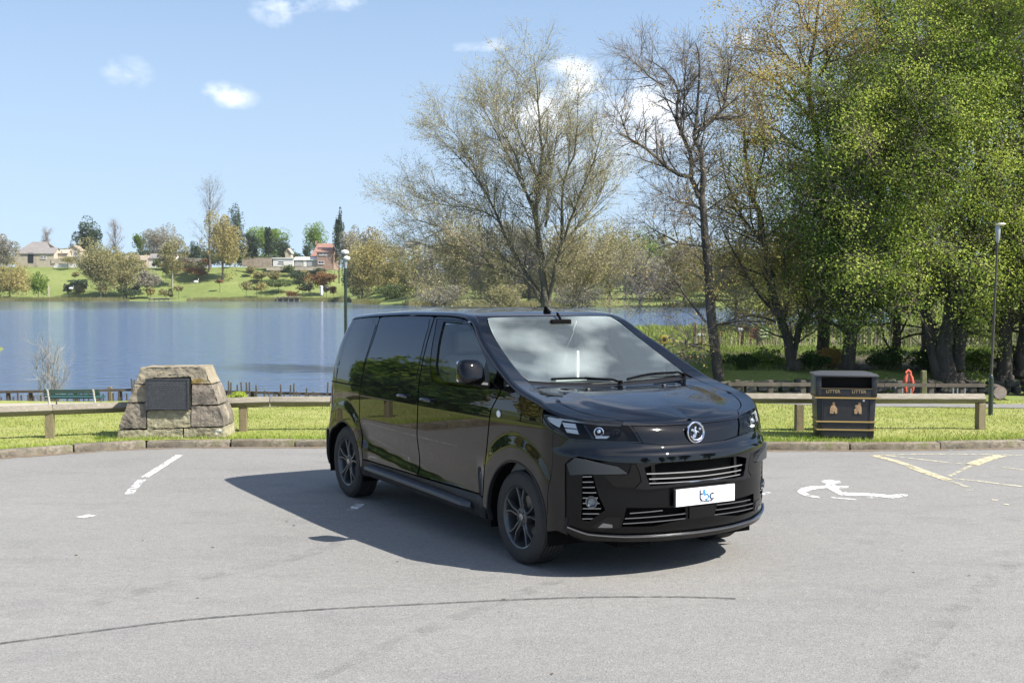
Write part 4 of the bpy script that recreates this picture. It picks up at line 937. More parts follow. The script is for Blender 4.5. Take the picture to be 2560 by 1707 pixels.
ground_line('wheelchair_symbol_fragment', [(1990, 1143), (2010, 1144), (2024, 1142)], .035, M_white2, 'last flecks of the wheelchair symbol wheel')
YL = [([(2005, 1046), (2060, 1060), (2090, 1070)], .10, M_yel, 'pale yellow border line starting at the kerb'), ([(2090, 1071), (2130, 1086), (2178, 1103)], .12, M_yel, 'thick middle of the yellow border line'), ([(2175, 1104), (2200, 1110), (2222, 1119)], .06, M_yel2, 'faded tail of the yellow border line'),
      ([(2010, 1046), (2080, 1044), (2180, 1043)], .07, M_yel2, 'faint yellow line along the foot of the kerb'), ([(2180, 1043), (2260, 1044), (2352, 1046)], .07, M_yel2, 'faint yellow line continuing beside the kerb'), ([(2030, 1046), (2120, 1056), (2180, 1063)], .07, M_yel2, 'thin yellow hatch line near the kerb'), ([(2180, 1063), (2240, 1068)], .06, M_yel2, 'thin broken end of the yellow hatch line'),
      ([(2300, 1046), (2262, 1056), (2232, 1068)], .15, M_yel, 'thick yellow hatch stroke rising to the kerb'), ([(2236, 1067), (2206, 1081), (2180, 1094)], .05, M_yel2, 'faded lower half of the rising hatch stroke'), ([(2190, 1100), (2240, 1104), (2300, 1112), (2352, 1118)], .07, M_yel2, 'long faded yellow hatch line'),
      ([(2305, 1073), (2350, 1080)], .07, M_yel2, 'short faded yellow dash'), ([(2278, 1148), (2292, 1149)], .07, M_yel2, 'small yellow fleck'), ([(2306, 1158), (2318, 1159)], .07, M_yel2, 'smallest yellow fleck farther out'), ([(2220, 1125), (2232, 1127)], .06, M_yel2, 'yellow fleck past the border line end')]
for p, w, m, l in YL: ground_line('yellow_line', p, w, m, l)
ground_line('tyre_mark', [(-60, 1486), (0, 1478), (200, 1452), (420, 1425), (700, 1402), (960, 1388), (1300, 1373), (1560, 1371), (1690, 1375)], .034, M_skid, 'long dark curved tyre mark across the car park', .004)
ground_line('tyre_mark', [(100, 1472), (300, 1446), (480, 1428), (740, 1409)], .010, M_skid2, 'thin second tyre mark beside the long one', .008)
ground_line('tyre_mark', [(180, 1395), (400, 1340), (640, 1290), (790, 1245)], .16, M_skid2, 'faint broad tyre mark reaching the mirror shadow', .004)
ground_line('tyre_mark', [(700, 1568), (1000, 1440), (1180, 1372), (1290, 1330)], .12, M_skid2, 'faint diagonal tyre mark below the van', .012)
ground_line('tyre_mark', [(2040, 1568), (2200, 1400), (2330, 1290)], .14, M_skid2, 'faint tyre mark sweeping out of the corner', .004)
# soil and debris gathered along the kerb foot
kp = [p for p in KL if -9 < p[0] < 10]
ground_line('kerb_silt', [(p[0]+.0, p[1]-.075) for p in kp[::3]], .14, worn('fine brown silt', (.20, .145, .095), .38, .62, 5, .95), 'brown silt gathered along the foot of the kerb', .004, px=False)
# leaves and small stones on the asphalt
mb = MB()
for i in range(90):
    x = rnd.uniform(-9, 9); y = rnd.uniform(5.5, 14.4); s = rnd.uniform(.004, .013); a = rnd.uniform(0, 6.28)
    mb.add([(x+math.cos(a+q)*s*(1.6 if q in (0, 3.14) else .8), y+math.sin(a+q)*s, .003+rnd.uniform(0, .006)) for q in (0, 1.57, 3.14, 4.71)], [(0, 1, 2, 3)])
tag(mb.build('leaf_litter', mat('dry leaf crumbs', (.10, .07, .045), rough=.9)), 'scattered dry crumbs of leaf on the asphalt', kind='stuff')
# grass blades
def blades(name, n, region, h0, h1, w, m, label, zf, bias=None):
    rg = np.random.default_rng(5+n); x, y = region(rg, n); z = np.array([zf(a, b) for a, b in zip(x, y)]); h = rg.uniform(h0, h1, len(x)); a = rg.uniform(0, 6.28, len(x)); ww = w*rg.uniform(.6, 1.4, len(x))
    lx = rg.normal(0, .45, len(x))*h; ly = rg.normal(0, .45, len(x))*h; dx = np.cos(a)*ww; dy = np.sin(a)*ww
    V = np.stack([np.stack([x-dx, y-dy, z-.005], -1), np.stack([x+dx, y+dy, z-.005], -1), np.stack([x+lx, y+ly, z+h], -1)], 1).reshape(-1, 3)
    return tag(link(name, mesh_np(name, V, np.arange(len(V)).reshape(-1, 3)), m), label, kind='stuff')
def leaf_mat(name, c1, c2, trans=.35, rough=.6, var=.5):
    m = bpy.data.materials.new(name); m.use_nodes = True; nt = m.node_tree; nt.nodes.clear(); N = nt.nodes.new; L = nt.links.new
    out = N('ShaderNodeOutputMaterial'); df = N('ShaderNodeBsdfPrincipled'); df.inputs['Roughness'].default_value = rough; df.inputs['Specular IOR Level'].default_value = .25
    tl = N('ShaderNodeBsdfTranslucent'); geo = N('ShaderNodeNewGeometry'); tc = N('ShaderNodeTexCoord')
    n = N('ShaderNodeTexNoise'); n.inputs['Scale'].default_value = var; n.inputs['Detail'].default_value = 3; L(tc.outputs['Object'], n.inputs['Vector'])
    r = N('ShaderNodeMapRange'); r.inputs[1].default_value = .36; r.inputs[2].default_value = .64; L(n.outputs['Fac'], r.inputs[0])
    ad = N('ShaderNodeMath'); ad.operation = 'MULTIPLY_ADD'; ad.inputs[1].default_value = .55; L(geo.outputs['Random Per Island'], ad.inputs[0])
    hf = N('ShaderNodeMath'); hf.operation = 'MULTIPLY'; hf.inputs[1].default_value = .5; L(r.outputs[0], hf.inputs[0]); L(hf.outputs[0], ad.inputs[2])
    mx = N('ShaderNodeMixRGB'); L(ad.outputs[0], mx.inputs[0]); mx.inputs[1].default_value = (*c1, 1); mx.inputs[2].default_value = (*c2, 1)
    L(mx.outputs[0], df.inputs['Base Color']); L(mx.outputs[0], tl.inputs[0])
    ms = N('ShaderNodeMixShader'); ms.inputs[0].default_value = trans; L(df.outputs[0], ms.inputs[1]); L(tl.outputs[0], ms.inputs[2]); L(ms.outputs[0], out.inputs[0]); return m
M_blade = leaf_mat('grass blades', (.21, .26, .05), (.38, .36, .13), .3, .7, 1.2); M_tuft = leaf_mat('long grass', (.16, .26, .03), (.34, .40, .08), .3)
kx = np.array([p[0] for p in KL]); ky = np.array([p[1] for p in KL])
def near_kerb(rg, n):
    x = rg.uniform(-8.5, 9.5, n); y = np.interp(x, kx, ky)+.18+np.abs(rg.normal(0, .22, n)); return x, y
def field(rg, n):
    x = rg.uniform(-9.5, 10.5, n); y = np.interp(x, kx, ky)+.2+rg.uniform(0, 1, n)**1.3*6.6
    pathm = ((np.abs(y-np.interp(x, [-16, -12, -8.5, -6, -4.2, -2], [17.8, 19, 20.1, 20.3, 20.3, 20.6])) < .5) & (x < -2)) | ((np.abs(y-np.interp(x, [2, 4.5, 6.6, 8.5, 11.5], [21.6, 21, 20.3, 19.9, 20.6])) < .45) & (x > 2)); return x[~pathm], y[~pathm]
blades('lawn_grass', 90000, field, .010, .032, .006, M_blade, 'fine blades of the mown lawn', lawn_z)
blades('kerb_grass', 12000, near_kerb, .02, .07, .005, M_tuft, 'longer bright grass growing along the kerb', lawn_z)
# ------------------------------------------------------------------ trees
def bark(name, c1, c2, sc=6):
    return mat(name, c1, rough=.92, noise=[(sc, .4, .65, c2, (1, 1, .25)), (1.1, .5, .7, tuple(v*.75+.012 for v in c1))], bump=(sc*2.5, .7, .04))
B_dark = bark('dark wet bark', (.048, .040, .032), (.095, .085, .068)); B_grey = bark('grey green bark', (.10, .095, .070), (.17, .155, .12)); B_pale = bark('pale bark', (.26, .235, .20), (.36, .33, .28)); B_brown = bark('brown bark', (.085, .065, .048), (.15, .12, .095))
B_twig = mat('grey brown twigs', (.15, .125, .10), rough=.9)
class Tree:
    def __init__(s, seed):
        s.r = random.Random(seed); s.seg = []; s.leaf = []      # seg: p0, p1, r0, r1 ; leaf: points with a spread
    def line(s, pts, r0, r1, wig=.0):
        """an explicit limb through given points; returns fine points"""
        P = []
        n = len(pts)
        for i in range(n-1):
            p0 = pts[max(i-1, 0)]; p1 = pts[i]; p2 = pts[i+1]; p3 = pts[min(i+2, n-1)]; m = max(2, int((p2-p1).length/.45))
            for j in range(m):
                t = j/m; q = .5*((2*p1)+(-p0+p2)*t+(2*p0-5*p1+4*p2-p3)*t*t+(-p0+3*p1-3*p2+p3)*t**3)
                P.append(q+Vector([s.r.gauss(0, wig) for _ in range(3)]))
        P.append(pts[-1].copy()); N_ = len(P); out = []
        for i in range(N_-1):
            a = r0+(r1-r0)*i/(N_-1); b = r0+(r1-r0)*(i+1)/(N_-1); s.seg.append((P[i], P[i+1], a, b)); out.append((P[i], (P[i+1]-P[i]).normalized(), a, i/(N_-1)))
        return out
    def grow(s, p, d, L, r, lvl, P):
        n = max(2, int(L/P['seg'][lvl])); st = L/n; d = d.normalized(); rr = r; pts = []
        for i in range(n):
            w = P['wig'][lvl]; d = (d+Vector((s.r.gauss(0, w), s.r.gauss(0, w), s.r.gauss(0, w)+P['up'][lvl]))).normalized()
            q = p+d*st; r2 = r*(1-.85*(i+1)/n)+.0015; s.seg.append((p, q, rr, r2)); pts.append((p, d, rr, i/n)); p = q; rr = r2
        if lvl >= P['leaflvl']:
            for (a, dd, _, _) in pts: s.leaf.append(a)
            s.leaf.append(p)
        s.sprout(pts, L, lvl, P)
    def sprout(s, pts, L, lvl, P, dens=None):
        if lvl+1 >= P['levels']: return
        num = dens if dens is not None else P['num'][lvl]
        for k in range(num):
            t = P['t0'][lvl]+(1-P['t0'][lvl])*(k+s.r.random())/num; i = min(len(pts)-1, int(t*len(pts))); p, d, r, _ = pts[i]
            ax = d.cross(Vector((s.r.gauss(0, 1), s.r.gauss(0, 1), s.r.gauss(0, 1)))).normalized()
            a = math.radians(s.r.gauss(P['ang'][lvl], 10)); dd = (Matrix.Rotation(a, 3, ax) @ d)
            L2 = P['len'][lvl+1]*s.r.uniform(.6, 1.3)*(1-.30*t); s.grow(p, dd, L2, min(r*.6, P['rad'][lvl+1]), lvl+1, P)
    def meshes(s, thing, trunk_mat, twig_r=.02, twig_mat=None, split=True):
        A = [q for q in s.seg if q[2] >= twig_r]; B = [q for q in s.seg if q[2] < twig_r]
        for nm, S, n, m in (('trunk', A, 7, trunk_mat), ('twigs', B, 3, twig_mat or B_twig)):
            if not S: continue
            p0 = np.array([q[0] for q in S]); p1 = np.array([q[1] for q in S]); r0 = np.array([q[2] for q in S])[:, None]; r1 = np.array([q[3] for q in S])[:, None]
            t = p1-p0; l = np.linalg.norm(t, axis=1, keepdims=True)+1e-9; t = t/l; p1 = p1+t*r1*.6
            a = np.where(np.abs(t[:, 2:3]) < .9, [[0, 0, 1.]], [[1., 0, 0]]); u = np.cross(t, a); u /= np.linalg.norm(u, axis=1, keepdims=True)+1e-9; w = np.cross(u, t)
            V = []
            for P_, R_ in ((p0, r0), (p1, r1)):
                for k in range(n):
                    q = 2*math.pi*k/n; V.append(P_+(u*math.cos(q)+w*math.sin(q))*R_)
            V = np.stack(V, 1).reshape(-1, 3); base = np.arange(len(S))[:, None]*2*n
            F = np.concatenate([base+np.array([[k, (k+1) % n, n+(k+1) % n, n+k]]) for k in range(n)], 0)
            o = link(nm, mesh_np(nm, V-np.array(thing.location)[None], F), m, thing, smooth=True)
def leaves_mesh(name, pts, per, spread, size, m, thing, seed, asp=.6, drop=0, keep=1.0):
    rg = np.random.default_rng(seed)
    if keep < 1: pts = np.asarray(pts, float); f = np.sin(pts[:, 0]*1.9+1.3*np.sin(pts[:, 2]*1.7))*np.sin(pts[:, 1]*1.8+pts[:, 2]*.9)*.5+.5; pts = pts[rg.uniform(size=len(pts)) < keep*(.35+1.3*f)]
    P = np.repeat(np.asarray(pts, float), per, 0) if per >= 1 else np.asarray(pts, float)[rg.uniform(size=len(pts)) < per]
    n = len(P); D = rg.normal(0, spread, (n, 3)); D[:, 2] *= .6; P = P+D; P[:, 2] -= drop*np.abs(rg.normal(0, 1, n))
    N3 = D/spread*.8+np.array([[0, 0, .75]])+rg.normal(0, .45, (n, 3)); N3 /= np.linalg.norm(N3, axis=1, keepdims=True)
    u = np.cross(N3, rg.normal(0, 1, (n, 3))); u /= np.linalg.norm(u, axis=1, keepdims=True)+1e-9; w = np.cross(N3, u)
    s = size*rg.uniform(.55, 1.35, (n, 1)); V = np.stack([P-u*s, P+w*s*asp, P+u*s, P-w*s*asp], 1).reshape(-1, 3)-np.array(thing.location)[None]
    return link(name, mesh_np(name, V, np.arange(4*n).reshape(-1, 4)), m, thing)
def SP(pts, Y, dy=None):
    """limb points from source pixels, at depth Y plus a drift"""
    out = []
    for i, (x, y) in enumerate(pts): out.append(at(x/K, y/K, Y+(dy or 0)*i/max(1, len(pts)-1)))
    return out
def Zm(ox, oy, sc): return lambda pts: [(ox+x/sc, oy+y/sc) for x, y in pts]
PW = dict(levels=4, seg=(.5, .35, .25, .18), wig=(.05, .10, .14, .16), up=(.02, .035, .03, .02), num=(10, 7, 4, 0), t0=(.15, .2, .2, .2), ang=(38, 34, 34, 30), len=(0, 2.1, 1.1, .55), rad=(.1, .035, .014, .006), leaflvl=2)
L_willow = leaf_mat('young willow leaves', (.36, .38, .10), (.50, .46, .20), .3, .7, .5)
L_willow2 = leaf_mat('sparse buds', (.38, .34, .20), (.50, .46, .30), .35, .7, .5)
L_copper = leaf_mat('coppery young leaves', (.46, .29, .09), (.58, .45, .14), .5, .6, .35)
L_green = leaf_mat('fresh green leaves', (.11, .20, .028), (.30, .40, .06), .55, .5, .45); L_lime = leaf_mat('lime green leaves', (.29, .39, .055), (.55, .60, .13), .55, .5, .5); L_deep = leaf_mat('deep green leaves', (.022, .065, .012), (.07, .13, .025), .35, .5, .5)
def tree_thing(name, base, label, group=None, cat='tree'): return empty(name, base, 0, label, cat, group)
PW2 = dict(PW, rad=(.1, .022, .009, .004), num=(10, 7, 6, 0), len=(0, 2.05, 1.15, .6), up=(.02, .05, .04, .02), ang=(36, 34, 32, 30))
# 1 the big pale willow behind the van
z1_ = Zm(900, 60, 2.119); YW = 45.0; T = Tree(11); base = at(1364/K, 915/K, YW); base.z = -1.35
limbs = [([(985, 1500), (965, 1300), (940, 1080), (925, 950), (950, 800), (955, 620), (950, 450), (930, 250), (912, 90)], .20, .015, 0, 30),
 ([(925, 960), (870, 860), (790, 700), (720, 560), (640, 420), (600, 320)], .09, .012, 1.5, 20), ([(1000, 1480), (1040, 1280), (1075, 1130), (1090, 800), (1150, 640), (1170, 450), (1165, 300)], .13, .012, -1.5, 26),
 ([(1080, 1140), (1150, 950), (1230, 760), (1290, 600), (1330, 460)], .08, .012, -3, 20), ([(1100, 1130), (1220, 990), (1300, 860), (1350, 740)], .06, .010, 1, 16),
 ([(960, 1440), (860, 1290), (780, 1160), (715, 1020), (620, 830), (540, 720), (430, 610), (340, 520)], .11, .012, 2, 26), ([(950, 1470), (850, 1330), (690, 1275), (560, 1150), (400, 1060), (240, 1010), (130, 900)], .10, .010, -1, 24),
 ([(715, 1020), (620, 960), (450, 930), (300, 905), (180, 850)], .05, .010, 1, 18), ([(620, 830), (560, 690), (450, 520), (360, 450)], .045, .010, 0, 16), ([(945, 1085), (880, 880), (830, 700), (760, 560), (700, 400), (690, 260)], .08, .010, -2, 22),
 ([(985, 1050), (1000, 850), (1030, 650), (1060, 450), (1050, 300)], .07, .010, 2, 20), ([(975, 1498), (840, 1505), (700, 1500), (560, 1440), (420, 1400), (300, 1390)], .04, .008, -1, 14), ([(680, 1270), (500, 1225), (330, 1160), (200, 1130)], .05, .008, 1, 16),
 ([(1000, 1500), (1140, 1500), (1200, 1380), (1290, 1260), (1380, 1190)], .05, .010, 1, 16), ([(950, 800), (860, 600), (800, 450), (800, 300), (830, 160)], .06, .010, 1, 18), ([(940, 1100), (980, 1240), (1020, 1260), (1100, 1400), (1250, 1330)], .03, .008, 1, 14), ([(860, 1320), (700, 1180), (600, 1040), (560, 950)], .05, .008, 1, 14), ([(1120, 1420), (1230, 1400), (1370, 1310), (1430, 1290)], .04, .008, 0, 12)]
for pts, r0, r1, dy, n in limbs: T.sprout(T.line(SP(z1_([(985+(x_-985)*.91, 1500+(y_-1500)*.94) for x_, y_ in pts]), YW, dy), r0*.74, r1*.7, .02), 3, 0, PW2, int(n*1.15))
T.line([base, at(1364/K, 840/K, YW), SP(z1_([(985, 1480)]), YW)[0]], .26, .2)
th = tree_thing('willow_tree', base, 'big spreading willow with thin pale spring foliage rising behind the van roof')
T.meshes(th, B_grey, .022, mat('willow twigs', (.22, .19, .13), rough=.9)); leaves_mesh('crown', T.leaf, .6, .09, .026, L_willow2, th, 1); leaves_mesh('young_leaves', T.leaf, .45, .12, .028, L_willow, th, 2)
# 2 slim dark tree
z2_ = Zm(1500, 0, 1.568); YS = 30.8; T = Tree(12)
PB = dict(PW, len=(0, 1.35, .85, .5), num=(9, 6, 5, 0), up=(.02, .05, .04, .03), wig=(.05, .13, .18, .2), ang=(48, 42, 38, 30), rad=(.1, .024, .010, .0045))
limbs = [([(470, 1500), (445, 1300), (425, 1100), (405, 880), (395, 730), (402, 640), (385, 540), (362, 480), (372, 400), (385, 200), (370, 100)], .22, .02, 0, 22), ([(362, 480), (450, 410), (495, 340), (510, 220), (520, 130)], .08, .010, 0, 18),
 ([(385, 740), (352, 650), (345, 540), (290, 420), (300, 300), (240, 210), (150, 160)], .11, .012, 1, 22), ([(350, 660), (250, 615), (165, 535), (90, 490), (55, 400), (20, 350)], .08, .010, -1, 20), ([(300, 480), (320, 330), (330, 200), (300, 110)], .05, .010, 1, 16), ([(165, 535), (220, 545), (290, 560)], .025, .008, 0, 8),
 ([(240, 280), (180, 240), (120, 180), (95, 120)], .04, .008, 0, 12), ([(400, 940), (300, 920), (200, 870), (130, 810)], .05, .008, 0, 14), ([(395, 780), (300, 750), (170, 690)], .04, .008, 0, 12), ([(415, 1250), (330, 1150), (280, 1080), (200, 1140), (120, 1150)], .05, .008, 0, 12),
 ([(460, 1260), (560, 1245), (690, 1250)], .045, .02, 0, 8), ([(430, 1130), (500, 1180), (620, 1230)], .03, .008, 0, 8), ([(440, 1380), (330, 1335), (210, 1305)], .04, .008, -1, 10), ([(440, 1350), (330, 1340), (200, 1370)], .03, .008, 1, 8), ([(405, 1000), (480, 940), (560, 900)], .03, .008, 1, 10), ([(398, 830), (330, 800), (220, 790)], .03, .008, 0, 10)]
for pts, r0, r1, dy, n in limbs: T.sprout(T.line(SP(z2_([(440+(x_-440)*.93, 1500+(y_-1500)*.95) for x_, y_ in pts]), YS, dy), r0*.66, r1*.6, .015), 3, 0, PB, int(n*.95))
base = at((1500+472/1.568)/K, 960/K, YS); base.z = float(Tz(base.x, base.y))-.1; T.line([base, SP(z2_([(470, 1490)]), YS)[0]], .20, .15)
th = tree_thing('bare_tree', base, 'slim dark tree with bare forked branches, first beyond the van bonnet')
T.meshes(th, B_dark, .018, mat('dark twigs', (.145, .125, .105), rough=.9)); leaves_mesh('buds', T.leaf, .10, .08, .030, L_copper, th, 3)
# 3 low forked tree with olive-gold leaves
TW = {'forked_tree': mat('olive twigs', (.24, .19, .11), rough=.9), 'tall_tree': mat('warm twigs', (.22, .165, .11), rough=.9)}
def tree_px(seed, name, label, Y, zf, limbs, P, trunkmat, leafsets, base_px, rb, twig=.02, group=None):
    T = Tree(seed)
    q_ = {'forked_tree': (.55, .72), 'tall_tree': (.50, .72), 'maple_tree': (.62, .75), 'green_tree': (.7, .7), 'overhanging_tree': (.6, .72)}.get(name, (.8, .8))
    for pts, r0, r1, dy, n in limbs: T.sprout(T.line(SP(zf(pts), Y, dy), r0*q_[1], r1*q_[1], .02), 3, 0, P, max(4, int(n*q_[0])))
    b0 = SP(zf([base_px]), Y)[0]; base = b0.copy(); base.z = float(Tz(base.x, base.y))-.12; T.line([base, b0], rb*1.0, rb*.75)
    th = tree_thing(name, base, label, group); T.meshes(th, trunkmat, twig, TW.get(name))
    for i, (nm, per, spr, size, m, *kp) in enumerate(leafsets): leaves_mesh(nm, T.leaf, per, spr, size, m, th, seed*7+i, keep=(kp[0] if kp else 1.0))
    return th, T
PG = dict(PW, rad=(.1, .026, .011, .005), len=(0, 2.0, 1.05, .5), num=(9, 6, 3, 0), ang=(50, 42, 38, 30), wig=(.05, .11, .15, .2), up=(.02, .03, .03, .02))
L_gold = leaf_mat('olive gold leaves', (.40, .37, .09), (.56, .50, .15), .5, .6, .4)
tree_px(13, 'forked_tree', 'low forked tree with olive and copper leaves, trunk parting close to the ground', 31.6, z2_, [
 ([(758, 1440), (735, 1330), (695, 1210), (655, 1020), (625, 860), (600, 780), (570, 640), (565, 480), (570, 330)], .20, .015, 0, 34), ([(757, 1400), (790, 1280), (860, 1170), (880, 1040)], .12, .012, 1, 18), ([(700, 1240), (620, 1150), (540, 1020), (480, 900), (460, 820)], .07, .010, 0, 22),
 ([(690, 1260), (600, 1235), (500, 1260), (440, 1300)], .05, .010, 0, 10), ([(640, 960), (560, 850), (500, 720), (470, 600)], .07, .010, 1, 22), ([(760, 1330), (800, 1200), (790, 1000), (760, 850)], .07, .010, 1, 22), ([(720, 1290), (740, 1150), (720, 980), (700, 800)], .06, .010, 0, 22), ([(600, 780), (640, 600), (640, 450), (610, 330)], .05, .010, 0, 18), ([(670, 1100), (560, 1050), (470, 1040), (420, 1000)], .05, .008, 0, 14)],
 PG, B_dark, [('crown', 2, .13, .030, L_gold), ('copper_leaves', 1, .14, .028, L_copper)], (758, 1430), .26)
# 4 tall tree with orange young leaves
PT = dict(PG, len=(0, 2.3, 1.2, .55), num=(10, 6, 3, 0), ang=(42, 40, 38, 30))
tree_px(14, 'tall_tree', 'tall dark trunked tree with orange tinted young leaves standing against the sky', 33.0, z2_, [
 ([(880, 1430), (872, 1200), (862, 950), (885, 750), (868, 600), (832, 450), (812, 300), (842, 150), (862, -60)], .26, .03, 0, 40), ([(868, 610), (790, 590), (700, 520), (640, 470), (600, 330)], .07, .010, -1, 24), ([(835, 470), (760, 390), (690, 320), (600, 300), (540, 240)], .08, .010, 1, 26), ([(885, 740), (930, 560), (970, 400), (985, 250), (1000, 80)], .10, .012, 1, 28),
 ([(815, 310), (760, 250), (690, 180), (650, 60)], .06, .010, 0, 24), ([(845, 150), (790, 80), (760, -40)], .05, .010, 0, 18), ([(868, 800), (780, 720), (690, 690), (620, 640)], .06, .010, -1, 22), ([(865, 950), (760, 880), (660, 880), (560, 900)], .06, .008, 0, 20), ([(860, 300), (920, 180), (930, 30)], .06, .010, -1, 20), ([(870, 1080), (780, 1040), (700, 1080)], .05, .008, 0, 16)],
 PT, B_dark, [('crown', 2, .14, .030, L_copper), ('gold_leaves', 1, .15, .032, L_gold)], (880, 1420), .28)
# 5-8 the green trees
PD = dict(PW, levels=4, len=(0, 2.6, 1.3, .6), num=(9, 6, 4, 0), ang=(52, 46, 40, 30), wig=(.06, .12, .16, .2), up=(.0, .01, -.01, -.03))
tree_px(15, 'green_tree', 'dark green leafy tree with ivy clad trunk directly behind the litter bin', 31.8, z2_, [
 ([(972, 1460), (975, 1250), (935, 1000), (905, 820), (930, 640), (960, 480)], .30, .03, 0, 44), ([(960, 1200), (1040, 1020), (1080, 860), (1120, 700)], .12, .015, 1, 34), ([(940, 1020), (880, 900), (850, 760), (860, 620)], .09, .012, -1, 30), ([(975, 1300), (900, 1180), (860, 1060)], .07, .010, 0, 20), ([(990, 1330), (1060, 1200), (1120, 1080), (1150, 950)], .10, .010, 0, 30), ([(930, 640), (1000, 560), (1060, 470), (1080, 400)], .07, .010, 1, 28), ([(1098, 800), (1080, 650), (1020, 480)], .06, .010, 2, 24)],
 PD, B_dark, [('crown', 36, .26, .031, L_green, .095), ('deep_leaves', 20, .30, .031, L_deep, .09)], (972, 1450), .34)  # deeper green leaves mixed all through the crown
tree_px(16, 'maple_tree', 'huge bright green tree with several dark trunks rising from one stool', 30.6, z2_, [
 ([(1370, 1500), (1350, 1380), (1395, 1180), (1450, 920), (1480, 720), (1500, 500), (1520, 300), (1535, 100), (1540, -60)], .34, .04, 0, 56), ([(1330, 1480), (1300, 1330), (1250, 1150), (1240, 900), (1220, 650), (1230, 400), (1260, 180)], .22, .03, 1, 54), ([(1400, 1450), (1430, 1250), (1520, 1050), (1600, 850), (1650, 650), (1660, 400), (1650, 150)], .2, .02, -1, 44),
 ([(1240, 900), (1160, 760), (1130, 600), (1150, 420), (1200, 250)], .10, .015, 0, 42), ([(1450, 920), (1380, 760), (1340, 560), (1350, 380)], .10, .012, -1, 42), ([(1480, 720), (1580, 600), (1640, 450), (1650, 300)], .10, .012, 0, 40), ([(1300, 1200), (1200, 1100), (1110, 1050), (1060, 980)], .08, .010, -1, 30), ([(1395, 1180), (1330, 1050), (1290, 900)], .08, .010, -2, 26), ([(1500, 500), (1440, 330), (1420, 150), (1410, 0)], .08, .010, 0, 40), ([(1530, 150), (1600, 60), (1650, -60)], .06, .01, 0, 24), ([(1520, 300), (1600, 200), (1680, 130)], .06, .01, 0, 24), ([(1540, 60), (1480, -20), (1460, -90)], .05, .01, 0, 16), ([(1560, 1000), (1640, 960), (1700, 900)], .07, .01, 0, 20), ([(1160, 760), (1080, 640), (1040, 520), (1060, 420)], .06, .01, 1, 26)],
 PD, B_dark, [('crown', 44, .26, .032, L_lime, .078), ('green_leaves', 34, .30, .032, L_green, .066)], (1370, 1490), .5)
tree_px(17, 'overhanging_tree', 'tall green tree whose top fills the upper corner of the sky', 34.0, z2_, [
 ([(1290, 1400), (1280, 1100), (1250, 800), (1220, 500), (1235, 250), (1240, 60), (1250, -100)], .30, .04, 0, 52), ([(1235, 260), (1310, 160), (1380, 60), (1440, -60)], .12, .015, 0, 40), ([(1235, 250), (1150, 160), (1080, 40), (1060, -80)], .12, .015, 1, 38), ([(1225, 450), (1130, 380), (1060, 260), (1020, 120)], .10, .012, 0, 34), ([(1300, 170), (1420, 140), (1540, 60), (1640, 20)], .10, .012, 0, 40), ([(1220, 480), (1330, 330), (1440, 270), (1560, 200)], .1, .012, 0, 40), ([(1560, 200), (1640, 120), (1700, 60)], .06, .01, 0, 20)],
 dict(PD, up=(.0, .02, .01, 0)), B_dark, [('crown', 36, .27, .033, L_green, .062), ('lime_leaves', 32, .27, .032, L_lime, .055)], (1290, 1390), .36)
tree_px(18, 'edge_tree', 'dark trunk with low green sprays beside the slim lamp post', 30.8, z2_, [
 ([(1580, 1500), (1590, 1300), (1595, 1100), (1620, 900), (1680, 600)], .26, .05, 0, 26), ([(1590, 1300), (1660, 1200), (1740, 1120)], .12, .02, 0, 18), ([(1595, 1120), (1560, 1040), (1590, 960)], .06, .01, 0, 14), ([(1600, 1050), (1690, 1000), (1760, 900)], .07, .01, 0, 20)],
 PD, B_dark, [('crown', 34, .22, .028, L_lime, .12), ('green_leaves', 20, .22, .028, L_green, .12)], (1580, 1490), .3)
tree_px(19, 'thin_tree', 'thin dark trunk among the green trees near the red jacket', 32.0, z2_, [
 ([(1160, 1420), (1165, 1250), (1190, 1150), (1220, 1000)], .16, .03, 0, 16), ([(1165, 1250), (1120, 1160), (1080, 1100)], .06, .01, 0, 16)], PD, B_dark, [('crown', 34, .22, .028, L_green, .14)], (1160, 1410), .18)
tree_px(20, 'last_tree', 'dark trunk cut by the picture edge behind the log', 31.0, z2_, [
 ([(1655, 1480), (1660, 1300), (1668, 1100), (1690, 800)], .24, .05, 0, 16), ([(1662, 1250), (1700, 1150), (1760, 1100)], .1, .02, 0, 16)], PD, B_dark, [('crown', 34, .22, .028, L_lime, .14)], (1655, 1470), .28)
# trees beyond the stream that close the view between the trunks
for i, (px, Y, h, w, m, lab) in enumerate([(1760, 62, 4.5, 3.0, L_gold, 'olive leafed tree behind the forked trunks'), (1850, 70, 5.5, 3.4, L_gold, 'golden green tree far back between the tall trunks'), (1930, 66, 8, 4.2, L_green, 'green tree filling the gap behind the litter bin'), (2050, 60, 12, 4.4, L_lime, 'lime tree glowing between the dark trunks'), (2170, 66, 13, 4.4, L_green, 'green tree behind the many trunked tree'), (2290, 60, 12, 4.2, L_lime, 'bright green tree behind the slim lamp post'), (2400, 62, 13, 4.5, L_green, 'green tree at the far corner of the park')]):
    x = (px-1176)/2710*Y; zb = float(Tz(x, Y)); T = Tree(40+i); b = Vector((x, Y, zb-.1)); Pm = dict(PD, len=(0, w*.9, w*.42, .8), num=(12, 6, 3, 0), seg=(.8, .6, .5, .4))
    T.sprout(T.line([b, b+Vector((.2, 0, h*.4)), b+Vector((-.1, .3, h*.92))], .20, .03), 3, 0, Pm, 20)
    th = tree_thing('parkland_tree', b, lab, 'trees standing behind the stream bank'); T.meshes(th, B_dark, .03); leaves_mesh('crown', T.leaf, 4, .35, .085, m, th, 90+i, keep=.6)

